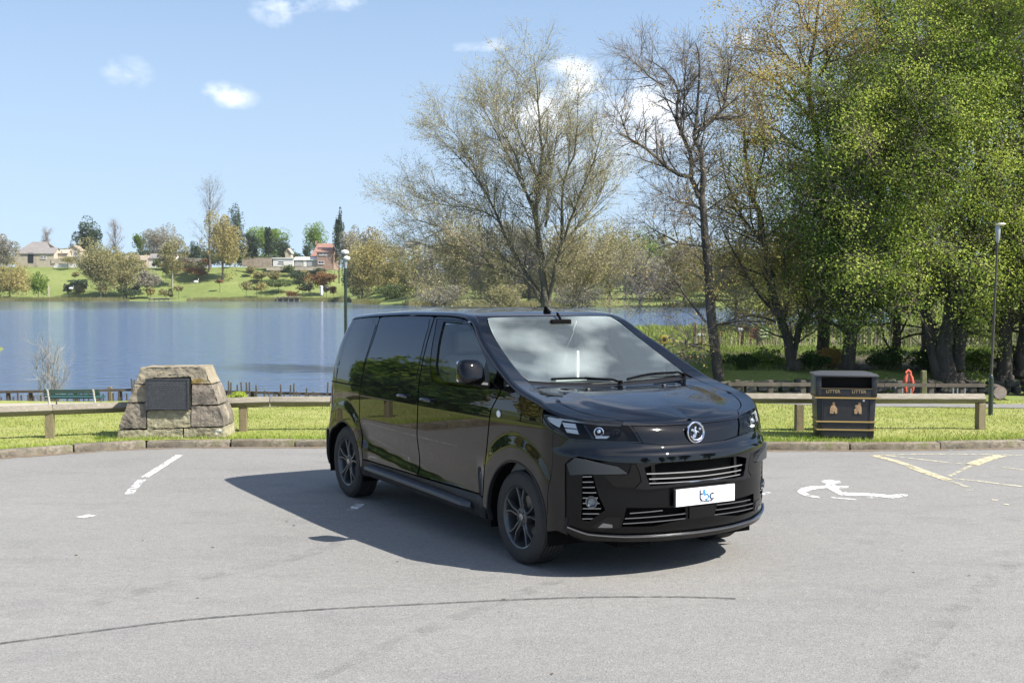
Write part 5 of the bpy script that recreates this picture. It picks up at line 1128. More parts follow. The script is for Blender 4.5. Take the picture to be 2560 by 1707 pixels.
# ------------------------------------------------------------------ far shore trees
def far_crown(th, c, rx, ry, rz, n, size, m, seed, name='crown', cone=0, lumps=38, fill=.85, drop=0):
    rg = np.random.default_rng(seed); cl = rg.normal(0, 1, (lumps, 3)); cl /= np.linalg.norm(cl, axis=1, keepdims=True); rad = rg.uniform(.15, .80, (lumps, 1)); cl = cl*rad
    if cone: k = (1-(cl[:, 2:3]*.5+.5))*cone+(1-cone); cl[:, :2] *= k*1.2
    k = rg.integers(0, lumps, n); s = rg.uniform(.18, .40, lumps)[k][:, None]
    if cone: s = s*(1.15-(cl[k][:, 2:3]*.5+.5)*.75)
    p = rg.normal(0, 1, (n, 3)); p /= np.linalg.norm(p, axis=1, keepdims=True); P = cl[k]+p*s*rg.uniform(.5, 1, (n, 1))**.4
    P = P*np.array([[rx, ry, rz]])+np.array([c]); P[:, 2] -= drop*rg.uniform(0, 1, n)
    u = rg.normal(0, 1, (n, 3)); u /= np.linalg.norm(u, axis=1, keepdims=True); w = rg.normal(0, 1, (n, 3)); w -= (w*u).sum(1, keepdims=True)*u; w /= np.linalg.norm(w, axis=1, keepdims=True)
    q = size*rg.uniform(.5, 1.3, (n, 1)); V = np.stack([P-u*q, P+w*q*.7, P+u*q, P-w*q*.7], 1).reshape(-1, 3)-np.array(th.location)[None]
    return link(name, mesh_np(name, V, np.arange(4*n).reshape(-1, 4)), m, th)
def FM(name, a, b): return leaf_mat(name, a, b, .3, .7, .12)
F_oli = FM('olive spring foliage', (.22, .205, .085), (.33, .30, .13)); F_gold = FM('golden foliage', (.29, .25, .09), (.40, .34, .13)); F_grn = FM('bright distant green', (.12, .20, .03), (.22, .31, .05)); F_drk = FM('dark evergreen', (.045, .07, .035), (.08, .115, .055))
F_gry = FM('grey budding twigs', (.25, .23, .17), (.34, .31, .23)); F_con = FM('conifer green', (.05, .075, .04), (.085, .115, .06)); F_red = FM('rust brown shrub', (.20, .105, .045), (.27, .17, .07)); F_pnk = FM('bare pinkish twigs', (.30, .255, .22), (.38, .33, .29)); F_shr = FM('mid green shrub', (.08, .12, .04), (.15, .18, .06))
LM = [(-20, 'the golden bushes at the picture edge'), (30, 'the wide golden bush'), (75, 'the long grey roofed house'), (108, 'the cream gabled cottage'), (145, 'the long low white wall'), (182, 'the spreading dark evergreen'), (232, 'the pale trunked waterside tree'), (275, 'the pinkish bare tree'), (312, 'the cream cottage'), (345, 'the small jetty'), (372, 'the domed grey green tree'), (398, 'the leaning tree'), (430, 'the flat dark roofed building'), (465, 'the heather bed'), (488, 'the tallest bare tree'), (520, 'the tall golden tree'), (560, 'the brown wall pier'), (603, 'the brown stone garden wall'), (620, 'the narrow conifer'), (650, 'the white flat roofed house'), (690, 'the pale garages'), (722, 'the upright bright green tree'), (745, 'the red tiled house'), (785, 'the thin blue green conifer'), (1040, 'the left willow branches'), (1120, 'the lowest willow limbs'), (1200, 'the main willow stem'), (1250, 'the willow fork'), (1320, 'the right willow limbs'), (1400, 'the willow edge'), (1480, 'the fresh green tree top'), (1560, 'the windscreen edge'), (1620, 'the slim dark tree'), (1700, 'the orange board'), (1790, 'the forked tree'), (1880, 'the tall tree'), (1960, 'the litter bin')]
USED = set()
def place_label(px, m, noun, tall=None):
    col = {F_con: 'dark green', F_oli: 'olive', F_gry: 'grey brown', F_drk: 'blackish green', F_shr: 'mid green', F_red: 'rust brown', F_gold: 'golden', F_grn: 'bright green'}[m]
    L_ = sorted(LM, key=lambda q: abs(q[0]-px))
    for k in range(4):
        for adj in (['tall', 'taller', 'high'] if tall else ['low', 'small', 'tiny'])+['rounded', 'spreading', 'ragged']:
            side = 'just left of' if px < L_[k][0]-6 else ('just right of' if px > L_[k][0]+6 else 'below' if noun == 'shrub' else 'behind')
            t = '%s %s %s %s %s' % (adj, col, noun, side, L_[k][1])
            if t not in USED: USED.add(t); return t
    return t
def far_tree(name, label, px, ptop, pbase, pw, Y, m, seed, trunk=B_brown, n=2600, size=.42, cone=0, bare=False, zc=.55, tr=.3, low=None, group=None, extra=None, hbase=None):
    """px, ptop, pbase, pw in picture pixels of the photograph's 2352 wide copy"""
    n = int(n*2.0); size *= .62; pw *= 1.20; low = (low if low is not None else .25)*.35
    topz = at(px, ptop, Y).z; x = at(px, pbase, Y).x; zb = at(px, pbase, Y).z; gz = float(Tz(x, Y)); z0 = min(zb, gz)-.2 if hbase is None else hbase
    H = topz-zb; W = pw*K/FOC*Y; base = Vector((x, Y, z0)); th = tree_thing(name, base, label, group)
    T = Tree(seed); cb = zb+H*(low if low is not None else .25)
    if bare:
        Pf = dict(levels=4, seg=(1.6, 1.2, .9, .7), wig=(.05, .08, .1, .12), up=(.02, .05, .05, .03), num=(14, 6, 4, 0), t0=(.3, .25, .2, .2), ang=(34, 30, 28, 25), len=(0, W*.55, W*.28, W*.16), rad=(.3, .10, .055, .03), leaflvl=2)
        T.sprout(T.line([base, base+Vector((0, 0, (topz-z0)*.5)), Vector((x+W*.03, Y, topz-H*.06))], tr, .06), 3, 0, Pf, 26); T.meshes(th, trunk, .08)
        leaves_mesh('crown', T.leaf, max(1, n//max(1, len(T.leaf))), .5, size, m, th, seed)
    else:
        T.line([base, Vector((x, Y, cb)), Vector((x+.02*W, Y, topz-H*.2))], tr, .08); T.meshes(th, trunk, .01)
        far_crown(th, (x, Y, (cb+topz)/2), W/2, W/2.2, (topz-cb)/2, n, size, m, seed, cone=cone)
    return th, T
YF = 450
G_f = 'trees along the far shore'
specs = [
 ('cedar_tree', 'dark spreading evergreen standing clear of the roofs on the far shore', 208, 498, 600, 66, 470, F_drk, dict(n=3400, low=.12, size=.5)), ('cedar_tree', 'lower dark evergreen leaning against the tall spreading one', 182, 545, 605, 42, 468, F_drk, dict(n=1500, low=.1)),
 ('waterside_tree', 'olive brown tree with pale trunk at the edge of the far shore', 232, 545, 690, 140, 400, F_oli, dict(n=8500, low=.22, trunk=B_pale, tr=.28)), ('waterside_tree', 'dull olive tree half hidden beside the pale trunked one', 290, 570, 682, 90, 408, F_oli, dict(n=4500, low=.1)),
 ('bare_far_tree', 'pinkish bare tree high behind the olive waterside tree', 265, 514, 600, 50, 480, F_pnk, dict(bare=True, n=900, size=.22)), ('bare_far_tree', 'small pale bare tree on the skyline above the long roof', 108, 534, 575, 38, 520, F_pnk, dict(bare=True, n=800, size=.25)),
 ('olive_tree', 'pale olive tree cut by the picture edge behind the golden bushes', 8, 535, 640, 70, 440, F_gry, dict(n=2600, low=.1)), ('golden_bush', 'wide golden bush at the water where the far shore meets the picture edge', 22, 600, 697, 120, 398, F_gold, dict(n=5200, low=.05, tr=.2)), ('golden_bush', 'pale green bush beside the wide golden one', 88, 618, 690, 48, 400, F_grn, dict(n=1500, low=.05, tr=.12)),
 ('round_tree', 'broad grey green tree with domed crown above the cottages', 372, 508, 605, 96, 475, F_gry, dict(n=4600, low=.15, size=.4)), ('round_tree', 'small pale green tree beside the domed grey one', 322, 528, 590, 34, 480, F_grn, dict(n=1100, low=.2)),
 ('leaning_tree', 'olive tree with pale leaning trunk on the far lawn', 396, 532, 655, 72, 425, F_oli, dict(n=3400, low=.30, trunk=B_pale, tr=.35)), ('golden_tree', 'tall golden green tree with thick trunk in the middle of the far lawn', 512, 478, 650, 92, 430, F_gold, dict(n=6800, low=.22, tr=.5)),
 ('bare_far_tree', 'tallest grey bare tree rising over the golden one', 482, 430, 640, 95, 445, F_gry, dict(bare=True, n=1500, size=.22, tr=.6)), ('evergreen_tree', 'dark evergreen showing behind the golden tree', 540, 462, 620, 52, 470, F_drk, dict(n=2200, low=.1)), ('evergreen_tree', 'dark low evergreens behind the bare tree trunk', 452, 548, 605, 40, 470, F_drk, dict(n=1200, low=.05)),
 ('lime_tree', 'rounded bright green tree above the dark conifers', 612, 502, 600, 108, 485, F_grn, dict(n=5200, low=.12)), ('dark_tree', 'dark bushy tree beneath the rounded bright green one', 580, 530, 597, 48, 472, F_con, dict(n=2400, low=.05)), ('conifer_tree', 'narrow dark conifer in front of the rounded green tree', 617, 508, 597, 36, 468, F_con, dict(n=2400, low=.02, cone=.8)), ('dark_tree', 'dark green tree at the end of the conifer group', 650, 545, 598, 44, 470, F_drk, dict(n=1900, low=.05)),
 ('lime_tree', 'upright bright green tree behind the red tiled house', 721, 503, 600, 56, 490, F_grn, dict(n=3000, low=.1)), ('dark_tree', 'small dark tree in front of the upright bright green one', 704, 560, 600, 22, 485, F_drk, dict(n=700, low=.05)),
 ('conifer_tree', 'tall thin blue green conifer beside the left lamp post', 779, 447, 640, 34, 440, F_con, dict(n=2200, low=.1, cone=.7)), ('grey_tree', 'pale grey green tree beside the thin conifer', 812, 482, 690, 84, 395, F_gry, dict(n=6000, low=.05)), ('grey_tree', 'olive grey tree filling the gap beside the thin conifer', 832, 545, 698, 100, 350, F_oli, dict(n=6500, low=.02, size=.34)), ('golden_tree', 'golden tree at the right side of the broad weeping one', 915, 560, 700, 110, 322, F_gold, dict(n=6500, low=.02, size=.32)), ('golden_tree', 'broad golden weeping tree at the water behind the left lamp post', 868, 528, 697, 140, 340, F_gold, dict(n=9000, low=.03, size=.34)), ('grey_tree', 'grey green tree above the broad golden one', 846, 492, 660, 80, 365, F_gry, dict(n=4200, low=.1)),
 ('shrub', 'rust brown round shrub on the far lawn', 740, 615, 662, 70, 412, F_red, dict(n=2400, low=.02, tr=.1)), ('dark_shrub', 'dark low shrub group under the white flat roofed house', 640, 640, 664, 66, 415, F_shr, dict(n=1700, low=.02, tr=.1)), ('dark_shrub', 'dark shrub below the red tiled house', 690, 618, 645, 50, 430, F_con, dict(n=1000, low=.02, tr=.1)), ('small_shrub', 'yellow green shrub beside the stone garden wall', 575, 608, 630, 30, 435, F_oli, dict(n=700, low=.02, tr=.1)),
 ('small_shrub', 'brown heather bed on the far lawn', 452, 612, 634, 62, 432, F_red, dict(n=1300, low=.02, tr=.1)), ('small_shrub', 'grey brown shrub left of the leaning tree', 338, 620, 668, 60, 405, F_gry, dict(n=2000, low=.02, tr=.1)), ('dark_shrub', 'dark shrub in the shade of the pale trunked tree', 180, 640, 672, 40, 412, F_drk, dict(n=1100, low=.02, tr=.1)), ('small_shrub', 'olive shrub in front of the cottages', 430, 600, 622, 54, 440, F_oli, dict(n=900, low=.02, tr=.1)), ('small_shrub', 'small rusty shrub by the garden wall', 505, 642, 652, 18, 415, F_red, dict(n=300, low=.02, tr=.1)),
 ('dark_shrub', 'dark hedge clump at the foot of the far lawn', 300, 660, 680, 70, 402, F_con, dict(n=1200, low=.02, tr=.1)), ('small_shrub', 'low green shrub on the bank under the rust brown one', 590, 655, 667, 40, 408, F_shr, dict(n=500, low=.02, tr=.1)), ('small_shrub', 'mixed shrub at the corner of the flat roofed house', 600, 622, 640, 40, 428, F_oli, dict(n=700, low=.02, tr=.1)), ('small_shrub', 'green shrub between the two garden walls', 662, 606, 628, 36, 436, F_shr, dict(n=600, low=.02, tr=.1)),
 ('thicket_tree', 'dull olive thicket tree at the bend of the shore', 955, 560, 702, 96, 300, F_oli, dict(n=5500, low=.02, size=.30)), ('thicket_tree', 'olive tree seen through the left side of the big willow', 1045, 455, 705, 130, 268, F_oli, dict(n=8500, low=.03, size=.28)), ('thicket_tree', 'brown budding tree behind the left willow limbs', 1120, 520, 706, 110, 262, F_gry, dict(n=6000, low=.03, size=.28)), ('thicket_tree', 'brown copse tree behind the main willow stem', 1215, 505, 706, 130, 255, F_gry, dict(n=7500, low=.03, size=.27)),
 ('thicket_tree', 'golden tree behind the right willow limbs', 1310, 482, 708, 130, 250, F_gold, dict(n=8500, low=.03, size=.26)), ('thicket_tree', 'olive tree between the willow and the slim dark tree', 1400, 498, 708, 120, 245, F_oli, dict(n=7500, low=.03, size=.26)), ('thicket_tree', 'fresh green tree top showing left of the slim dark tree', 1492, 512, 708, 90, 262, F_grn, dict(n=4000, low=.03, size=.26)), ('thicket_tree', 'brown thicket tree right of the willow at the water', 1470, 560, 712, 120, 225, F_gry, dict(n=7500, low=.02, size=.24)),
 ('thicket_tree', 'olive thicket tree behind the slim dark trunk', 1570, 500, 712, 130, 236, F_oli, dict(n=7500, low=.03, size=.25)), ('thicket_tree', 'golden thicket tree beyond the forked tree', 1690, 520, 712, 130, 232, F_gold, dict(n=6500, low=.03, size=.25)), ('thicket_tree', 'olive thicket tree closing the far shore by the tall tree', 1810, 500, 712, 150, 226, F_oli, dict(n=6500, low=.03, size=.25)),
 ('waterside_bush', 'dark bush overhanging the water left of the willow', 905, 640, 700, 90, 310, F_shr, dict(n=3000, low=.0, size=.28, tr=.1)), ('waterside_bush', 'brown bramble bank below the olive thicket', 1010, 645, 708, 110, 255, F_gry, dict(n=3600, low=.0, size=.24, tr=.1)), ('waterside_bush', 'olive bush at the water behind the willow trunk', 1160, 640, 712, 130, 238, F_oli, dict(n=4200, low=.0, size=.24, tr=.1)), ('waterside_bush', 'tangled brown bush right of the willow trunk', 1330, 640, 714, 130, 230, F_gry, dict(n=4200, low=.0, size=.22, tr=.1)),
 ('hill_tree', 'distant hazy tree line piece above the cottages', 330, 570, 596, 60, 560, F_con, dict(n=1200, low=.05, tr=.1)), ('hill_tree', 'distant dark hedge trees behind the low cottages', 425, 572, 600, 70, 560, F_con, dict(n=1300, low=.05, tr=.1)), ('hill_tree', 'distant olive trees on the skyline beside the round green tree', 545, 560, 600, 50, 560, F_oli, dict(n=1000, low=.05, tr=.1)), ('hill_tree', 'distant green trees on the skyline above the long grey roof', 150, 568, 590, 60, 560, F_shr, dict(n=1000, low=.05, tr=.1)), ('hill_tree', 'distant hazy wood above the bend of the shore', 930, 558, 600, 120, 520, F_gry, dict(n=1800, low=.05, tr=.1)),
 ('hill_tree', 'distant brown wood on the ridge behind the willow', 1180, 492, 600, 150, 420, F_gry, dict(n=3600, low=.05, tr=.1)), ('hill_tree', 'distant olive wood on the ridge right of the willow', 1440, 520, 640, 200, 400, F_oli, dict(n=3600, low=.05, tr=.1)), ('hill_tree', 'distant brown wood on the ridge left of the willow', 1010, 540, 620, 110, 430, F_gry, dict(n=2400, low=.05, tr=.1)),
]
for i, (nm, lab, px, pt, pb, pw, Y, m, kw) in enumerate(specs): far_tree(nm, lab, px, pt, pb, pw, Y, m, 200+i, **kw)
rr_ = random.Random(9)
for i in range(60):
    px = rr_.uniform(150, 770); py = rr_.choice([rr_.uniform(600, 618), rr_.uniform(606, 650), rr_.uniform(664, 682)])
    Yb = 446 if py < 618 else (430 if py < 650 else 404)
    if 430 < px < 560 and py > 618: continue
    mm = rr_.choice([F_con, F_oli, F_gry, F_shr, F_oli, F_red, F_gold]); far_tree('garden_shrub', place_label(px, mm, 'shrub'), px, py-rr_.uniform(8, 22), py+4, rr_.uniform(16, 38), Yb, mm, 620+i, n=420, low=.02, tr=.06, size=.4, group='garden shrubs below the far cottages')
for i in range(30):
    px = -20+i*27+rr_.uniform(-8, 8)
    mm = rr_.choice([F_con, F_oli, F_gry, F_drk, F_shr, F_oli]); th = far_tree('hedge_tree', place_label(px, mm, 'skyline tree'), px, rr_.uniform(566, 588), 612, rr_.uniform(34, 50), rr_.uniform(490, 540), mm, 500+i, n=900, low=.02, tr=.1, size=.5, group='tree line behind the far cottages')
for i in range(26):
    px = 1000+i*36+rr_.uniform(-10, 10)
    mm = rr_.choice([F_oli, F_gold, F_gry, F_gry, F_shr, F_oli]); th = far_tree('copse_tree', place_label(px, mm, 'copse tree', True), px, rr_.uniform(520, 590), 706, rr_.uniform(60, 90), rr_.uniform(250, 300), mm, 560+i, n=2600, low=.02, tr=.1, size=.34, group='copse at the right end of the lake')
for i in range(20):
    px = -1250+i*62+rr_.uniform(-15, 15); mm = rr_.choice([F_oli, F_gry, F_shr, F_drk, F_gold]); far_tree('shore_tree', 'tree of the wooded shore beyond the edge of the view', px, rr_.uniform(500, 570), 690, rr_.uniform(60, 110), rr_.uniform(395, 440), mm, 700+i, n=1400, low=.02, tr=.2, size=.6, group='wooded shore outside the view')
for i in range(16):
    px = 2450+i*70+rr_.uniform(-15, 15); mm = rr_.choice([F_oli, F_grn, F_shr, F_grn]); far_tree('wood_tree', 'tree of the wood beyond the edge of the view', px, rr_.uniform(330, 460), 730, rr_.uniform(130, 200), rr_.uniform(90, 130), mm, 730+i, n=2200, low=.05, tr=.2, size=.35, group='wood outside the view')
# trees and hedge outside the picture, which the van's side and bonnet mirror
for i, (x, y, h, w, m) in enumerate([(-19, 22, 6.5, 3.4, L_green), (-24, 20, 7.5, 3.6, L_gold), (-27, 27, 8, 4, L_deep), (-32, 30, 7, 4.4, L_copper), (-38, 38, 10, 5, L_green), (-46, 44, 9, 5, L_deep), (-30, 16, 6, 4, L_gold), (-62, 58, 11, 6, L_green), (-42, 26, 9, 5, L_deep), (27, -7, 9, 4, L_deep), (34, -18, 11, 4.5, L_green), (31, -1, 8, 4, L_deep), (24, -15, 8, 3, L_green), (22, -24, 9, 4, L_deep), (17.5, 25.5, 10, 4, L_green), (22, 22.5, 11, 4.5, L_deep), (20.5, 31, 11, 4.5, L_green), (27, 27, 12, 5, L_deep), (18.5, 37, 10, 3.5, L_green)]):
    b = Vector((x, y, float(Tz(x, y))-.1)); th = tree_thing('park_tree', b, 'leafy tree standing out beyond the edge of the car park', 'trees round the car park outside the view'); T = Tree(300+i)
    T.line([b, b+Vector((0, 0, h*.5)), b+Vector((.2, 0, h*.85))], .22, .05); T.meshes(th, B_dark, .01); nr_ = 0 < x < 23 and y > 20; far_crown(th, (x, y, b.z+h*.58), w/1.4, w/1.4, h*.46, 14000 if nr_ else 5000, .10 if nr_ else .18, m, 300+i)
b = Vector((-30, 15, 0))
for i in range(16):
    x = -13.5-2.6*i; y = 18.6+1.9*i; b = Vector((x, y, float(Tz(x, y))-.05)); th = empty('hedge_bush', b, 0, 'dense bush of the hedge beside the car park', 'bush', 'hedge bushes outside the view'); far_crown(th, (x, y, b.z+1.5), 2.4, 2.0, 1.9, 2600, .15, [L_deep, L_green, L_deep][i % 3], 400+i, name='foliage')
# ------------------------------------------------------------------ houses on the far shore
M_cream = mat('cream stone', (.46, .40, .31), rough=.9, noise=[(.8, .4, .65, (.36, .31, .24))]); M_whitewall = mat('white render', (.66, .64, .60), rough=.85); M_brick = mat('red brick', (.27, .17, .13), rough=.9, noise=[(1.5, .4, .7, (.36, .25, .20))])
M_rtile = mat('red roof tile', (.25, .13, .10), rough=.85, noise=[(1.2, .4, .7, (.33, .19, .15))]); M_slate = mat('grey slate roof', (.19, .175, .165), rough=.8, noise=[(1, .4, .7, (.25, .23, .21))]); M_pane = mat('window glass', (.03, .035, .04), rough=.08, spec=.8); M_wood = mat('white joinery', (.68, .67, .65), rough=.6); M_door = mat('grey garage door', (.34, .34, .34), rough=.7); M_bstone = mat('brown garden stone', (.26, .21, .16), rough=.95, noise=[(.9, .4, .65, (.36, .30, .23))])
def house(name, label, x0, x1, ybase, yeave, yridge, Y, wallm, roofm, wins=(), doors=(), depth=8, gable_front=False, chim=(), hipped=0, thick=.25):
    """picture pixels of the 2352 wide copy give width, eaves and ridge at distance Y"""
    A = at(x0, ybase, Y); B = at(x1, ybase, Y); zb = A.z; ze = at(x0, yeave, Y).z; zr = at(x0, yridge, Y).z; w = B.x-A.x; c = Vector(((A.x+B.x)/2, Y, zb-1.2)); th = empty(name, c, 0, label, 'house'); m = MB()
    hw = w/2; z1 = ze-c.z; z2 = zr-c.z
    holes = [(at(q[0], q[1], Y), at(q[2], q[3], Y), q[4] if len(q) > 4 else 0) for q in wins]
    m.box((0, depth/2, z1/2), (w, depth, z1))
    if gable_front and z2 > z1: m.prism([(-hw, z1), (hw, z1), (0, z2)], lambda a, b: (a, .0, b), lambda a, b: (a, depth, b))
    elif z2 > z1+.3: m.prism([(0, z1), (depth, z1), (depth/2, z2)], lambda a, b: (-hw+hipped, a, b), lambda a, b: (hw-hipped, a, b))
    m.build('wall', wallm, th)
    r = MB(); ov = .35
    if gable_front and z2 > z1:
        for s in (-1, 1): r.add([(s*(hw+ov), -ov, z1-.15), (s*(hw+ov), depth+ov, z1-.15), (0, depth+ov, z2+.1), (0, -ov, z2+.1), (s*(hw+ov), -ov, z1-.15+thick), (s*(hw+ov), depth+ov, z1-.15+thick), (0, depth+ov, z2+.1+thick), (0, -ov, z2+.1+thick)], [(0, 1, 2, 3), (7, 6, 5, 4), (0, 3, 7, 4), (1, 5, 6, 2), (0, 4, 5, 1), (3, 2, 6, 7)])
    elif z2 > z1+.3:
        for s in (0, 1):
            y0 = -ov if s == 0 else depth+ov; h = hw+ov; i_ = hipped
            r.add([(-h, y0, z1-.1), (h, y0, z1-.1), (h-i_, depth/2, z2+.1), (-h+i_, depth/2, z2+.1), (-h, y0, z1-.1+thick), (h, y0, z1-.1+thick), (h-i_, depth/2, z2+.1+thick), (-h+i_, depth/2, z2+.1+thick)], [(0, 1, 2, 3), (7, 6, 5, 4), (0, 4, 5, 1), (1, 5, 6, 2), (2, 6, 7, 3), (3, 7, 4, 0)])
    else: r.box((0, depth/2, z1+.15), (w+.6, depth+.6, .35))
    rf_ = r.build('roof', roofm, th)
    for q in chim:
        p = at(q, ybase, Y); mb = MB(); mb.box((p.x-c.x, depth/2, z2+.5), (.7, .7, 1.6)); mb.build('chimney', M_brick, rf_)
    for (a, b, k) in holes:
        w_ = abs(b.x-a.x); h_ = abs(a.z-b.z); cx = (a.x+b.x)/2-c.x; cz = (a.z+b.z)/2-c.z; yy = -.05-(k or 0); mb = MB(); fw = max(.08, min(w_, h_)*.12)
        for dx, dz, sx, sz in ((0, h_/2, w_+fw, fw), (0, -h_/2, w_+fw, fw), (-w_/2, 0, fw, h_), (w_/2, 0, fw, h_), (0, 0, fw*.7, h_)): mb.box((cx+dx, yy, cz+dz), (sx, .12, sz))
        o = mb.build('window', M_wood, th); mb = MB(); mb.box((cx, yy+.03, cz), (w_, .04, h_)); mb.build('pane', M_pane, o)
        mb = MB(); mb.box((cx, yy-.08, cz-h_/2-fw), (w_+.3, .2, .1)); mb.build('sill', M_wood, o)
    for (xa, ya, xb, yb, dm) in doors:
        a = at(xa, ya, Y); b = at(xb, yb, Y); mb = MB(); mb.box(((a.x+b.x)/2-c.x, -.04, (a.z+b.z)/2-c.z), (abs(b.x-a.x), .10, abs(a.z-b.z))); mb.build('door', dm, th)
    return th
house('long_house', 'long low house with wide grey roof on the far hillside', 34, 122, 607, 583, 556, 462, M_cream, M_slate, wins=[(96, 586, 101, 592), (102, 586, 107, 592)], doors=[(64, 580, 77, 604, M_pane)], depth=12, hipped=5)
house('gabled_house', 'cream gabled cottage standing in front of the long grey roof', 84, 124, 609, 583, 570, 452, M_cream, M_slate, wins=[(94, 588, 99, 594), (101, 588, 106, 594)], depth=8)
house('stone_house', 'small house with brownish gable and dark openings by the spreading evergreen', 154, 183, 592, 576, 565, 460, M_cream, M_bstone, wins=[(157, 578, 166, 588), (170, 578, 179, 588)], gable_front=True)
house('terrace_building', 'pale stone outbuilding joined to the garden terrace', 122, 155, 597, 582, 575, 456, M_cream, M_cream, wins=[(140, 577, 144, 582)], depth=5)
house('cottage', 'cream cottage with two dark windows behind the olive shrub', 284, 336, 614, 598, 588, 455, M_cream, M_bstone, wins=[(313, 597, 320, 602), (325, 597, 332, 602), (292, 600, 298, 606)])
house('white_cottage', 'white cottage half hidden by the leaning tree', 342, 402, 610, 594, 584, 458, M_whitewall, M_slate, wins=[(352, 596, 358, 602), (366, 596, 373, 602), (385, 596, 391, 604)])
house('flat_roofed_house', 'long flat dark roofed building beside the white cottage', 402, 452, 606, 595, 594, 462, M_whitewall, M_slate, wins=[(410, 597, 418, 602), (422, 597, 430, 602), (436, 597, 444, 602)])
house('white_house', 'white flat roofed house with one wide dark window', 627, 674, 613, 594, 593, 440, M_whitewall, M_whitewall, wins=[(640, 600, 652, 604)], depth=7)
house('garage', 'row of pale garages joining the white house and the red roof', 677, 736, 612, 597, 592, 441, M_cream, M_whitewall, doors=[(697, 598, 704, 612, M_wood), (706, 598, 722, 611, M_door), (680, 599, 692, 611, M_door)], depth=6)
house('red_roofed_house', 'house with big red tiled roof and white dormer window', 716, 770, 612, 589, 560, 447, M_brick, M_rtile, wins=[(729, 600, 739, 606)], depth=9, chim=(722,), hipped=2)
house('dormer_house', 'brick wing with white framed windows beside the red roof', 728, 764, 612, 579, 570, 440, M_brick, M_rtile, wins=[(733, 574+6, 741, 586), (743, 580, 751, 586), (731, 600, 744, 606)], depth=6)
house('pale_cottage', 'pale cottage glimpsed through the left branches of the willow', 952, 984, 630, 605, 596, 330, M_cream, M_bstone, wins=[(962, 608, 969, 616), (972, 608, 979, 616)], depth=6)
house('white_villa', 'small white house on the skyline left of the willow', 930, 960, 578, 562, 555, 430, M_whitewall, M_slate, wins=[(936, 565, 942, 571), (948, 565, 954, 571)], depth=6)
house('tall_gable', 'narrow pale gable rising behind the garages', 655, 668, 597, 582, 572, 462, M_cream, M_cream, depth=5, gable_front=True)
def garden_wall(label, x0, y0, x1, y1, h, Y, m, name='garden_wall'):
    a = at(x0, y0, Y); b = at(x1, y1, Y); c = (a+b)/2; hh = h*K/FOC*Y; th = empty(name, (c.x, Y, c.z-hh-.6), 0, label, 'wall'); n = max(2, int((b.x-a.x)/1.6)); mb = MB()
    for i in range(n):
        t = (i+.5)/n; x = a.x+(b.x-a.x)*t-c.x; z = a.z+(b.z-a.z)*t-(c.z-hh-.6); mb.box((x, 0, z/2), ((b.x-a.x)/n-.04, .5, z+rnd.uniform(-.1, .1)))
    mb.build('masonry', m, th); mb = MB(); mb.box(((0), 0, hh+.62), (b.x-a.x, .62, .14), M=Matrix.Rotation(-math.atan2(b.z-a.z, b.x-a.x), 4, 'Y')); mb.build('coping', m, th)
garden_wall('long low white wall below the long grey roofed house', 124, 609, 176, 605, 4, 448, M_whitewall); garden_wall('cream terrace wall in front of the stone outbuilding', 118, 596, 188, 590, 9, 452, M_cream)
garden_wall('brown stone garden wall left of the white house', 583, 592, 624, 592, 20, 438, M_bstone); garden_wall('small brown wall pier by the golden tree', 556, 596, 585, 594, 14, 440, M_bstone); garden_wall('pale terrace wall below the white house', 612, 612, 738, 613, 5, 436, M_cream); garden_wall('white terrace edge below the pale cottage', 944, 629, 990, 629, 3, 326, M_whitewall)
# things at the water on the far shore
M_jet = mat('weathered jetty boards', (.28, .24, .19), rough=.9)
def jetty(label, x0, x1, ytop, ybot, Y):
    a = at(x0, ytop, Y); b = at(x1, ytop, Y); th = empty('jetty', ((a.x+b.x)/2, Y, WATER), 0, label, 'jetty'); w = b.x-a.x; h = a.z-WATER; n = int(w/.9); mb = MB(); 
    for i in range(n): mb.box((-w/2+(i+.5)*w/n, .6, h), (w/n-.05, 2.2, .12))
    mb.build('deck', M_jet, th)
    for i in range(5): mb = MB(); mb.box((-w/2+.2+i*(w-.4)/4, -.3, h/2-.2), (.22, .22, h+.4)); mb.build('leg', M_jet, th)
    mb = MB(); mb.box((0, -.45, h*.6), (w, .1, .25)); mb.build('fascia', mat('dark boards', (.05, .045, .04), rough=.9), th)
jetty('wooden fishing platform under the leaning tree', 342, 390, 685, 692, 387); jetty('longer fishing platform below the white house', 636, 690, 681, 692, 387)
def stake(label, px, y0, y1, w, Y, m, name='post', cat='post', cap=None):
    a = at(px, y0, Y); b = at(px, y1, Y); th = empty(name, (b.x, Y, b.z-.8), 0, label, cat); ww = w*K/FOC*Y; mb = MB(); h = a.z-b.z+.8; mb.tube([(0, 0, 0), (0, 0, h*.9), (0, 0, h)], [ww/2, ww/2, ww*.4], n=10); mb.build('shaft', m, th, smooth=True)
    if cap: mb = MB(); mb.lathe([(ww*.55, h-ww*.4), (ww*.62, h), (.01, h+ww*.4)], n=10); mb.build('cap', cap, th, smooth=True)
stake('white marker post at the water below the rust brown shrub', 738.5, 658, 672, 6.5, 392, M_whitewall, cap=M_whitewall); stake('slim pale post standing at the left end of the far shore', 112, 656, 694, 2.5, 391, M_cream)
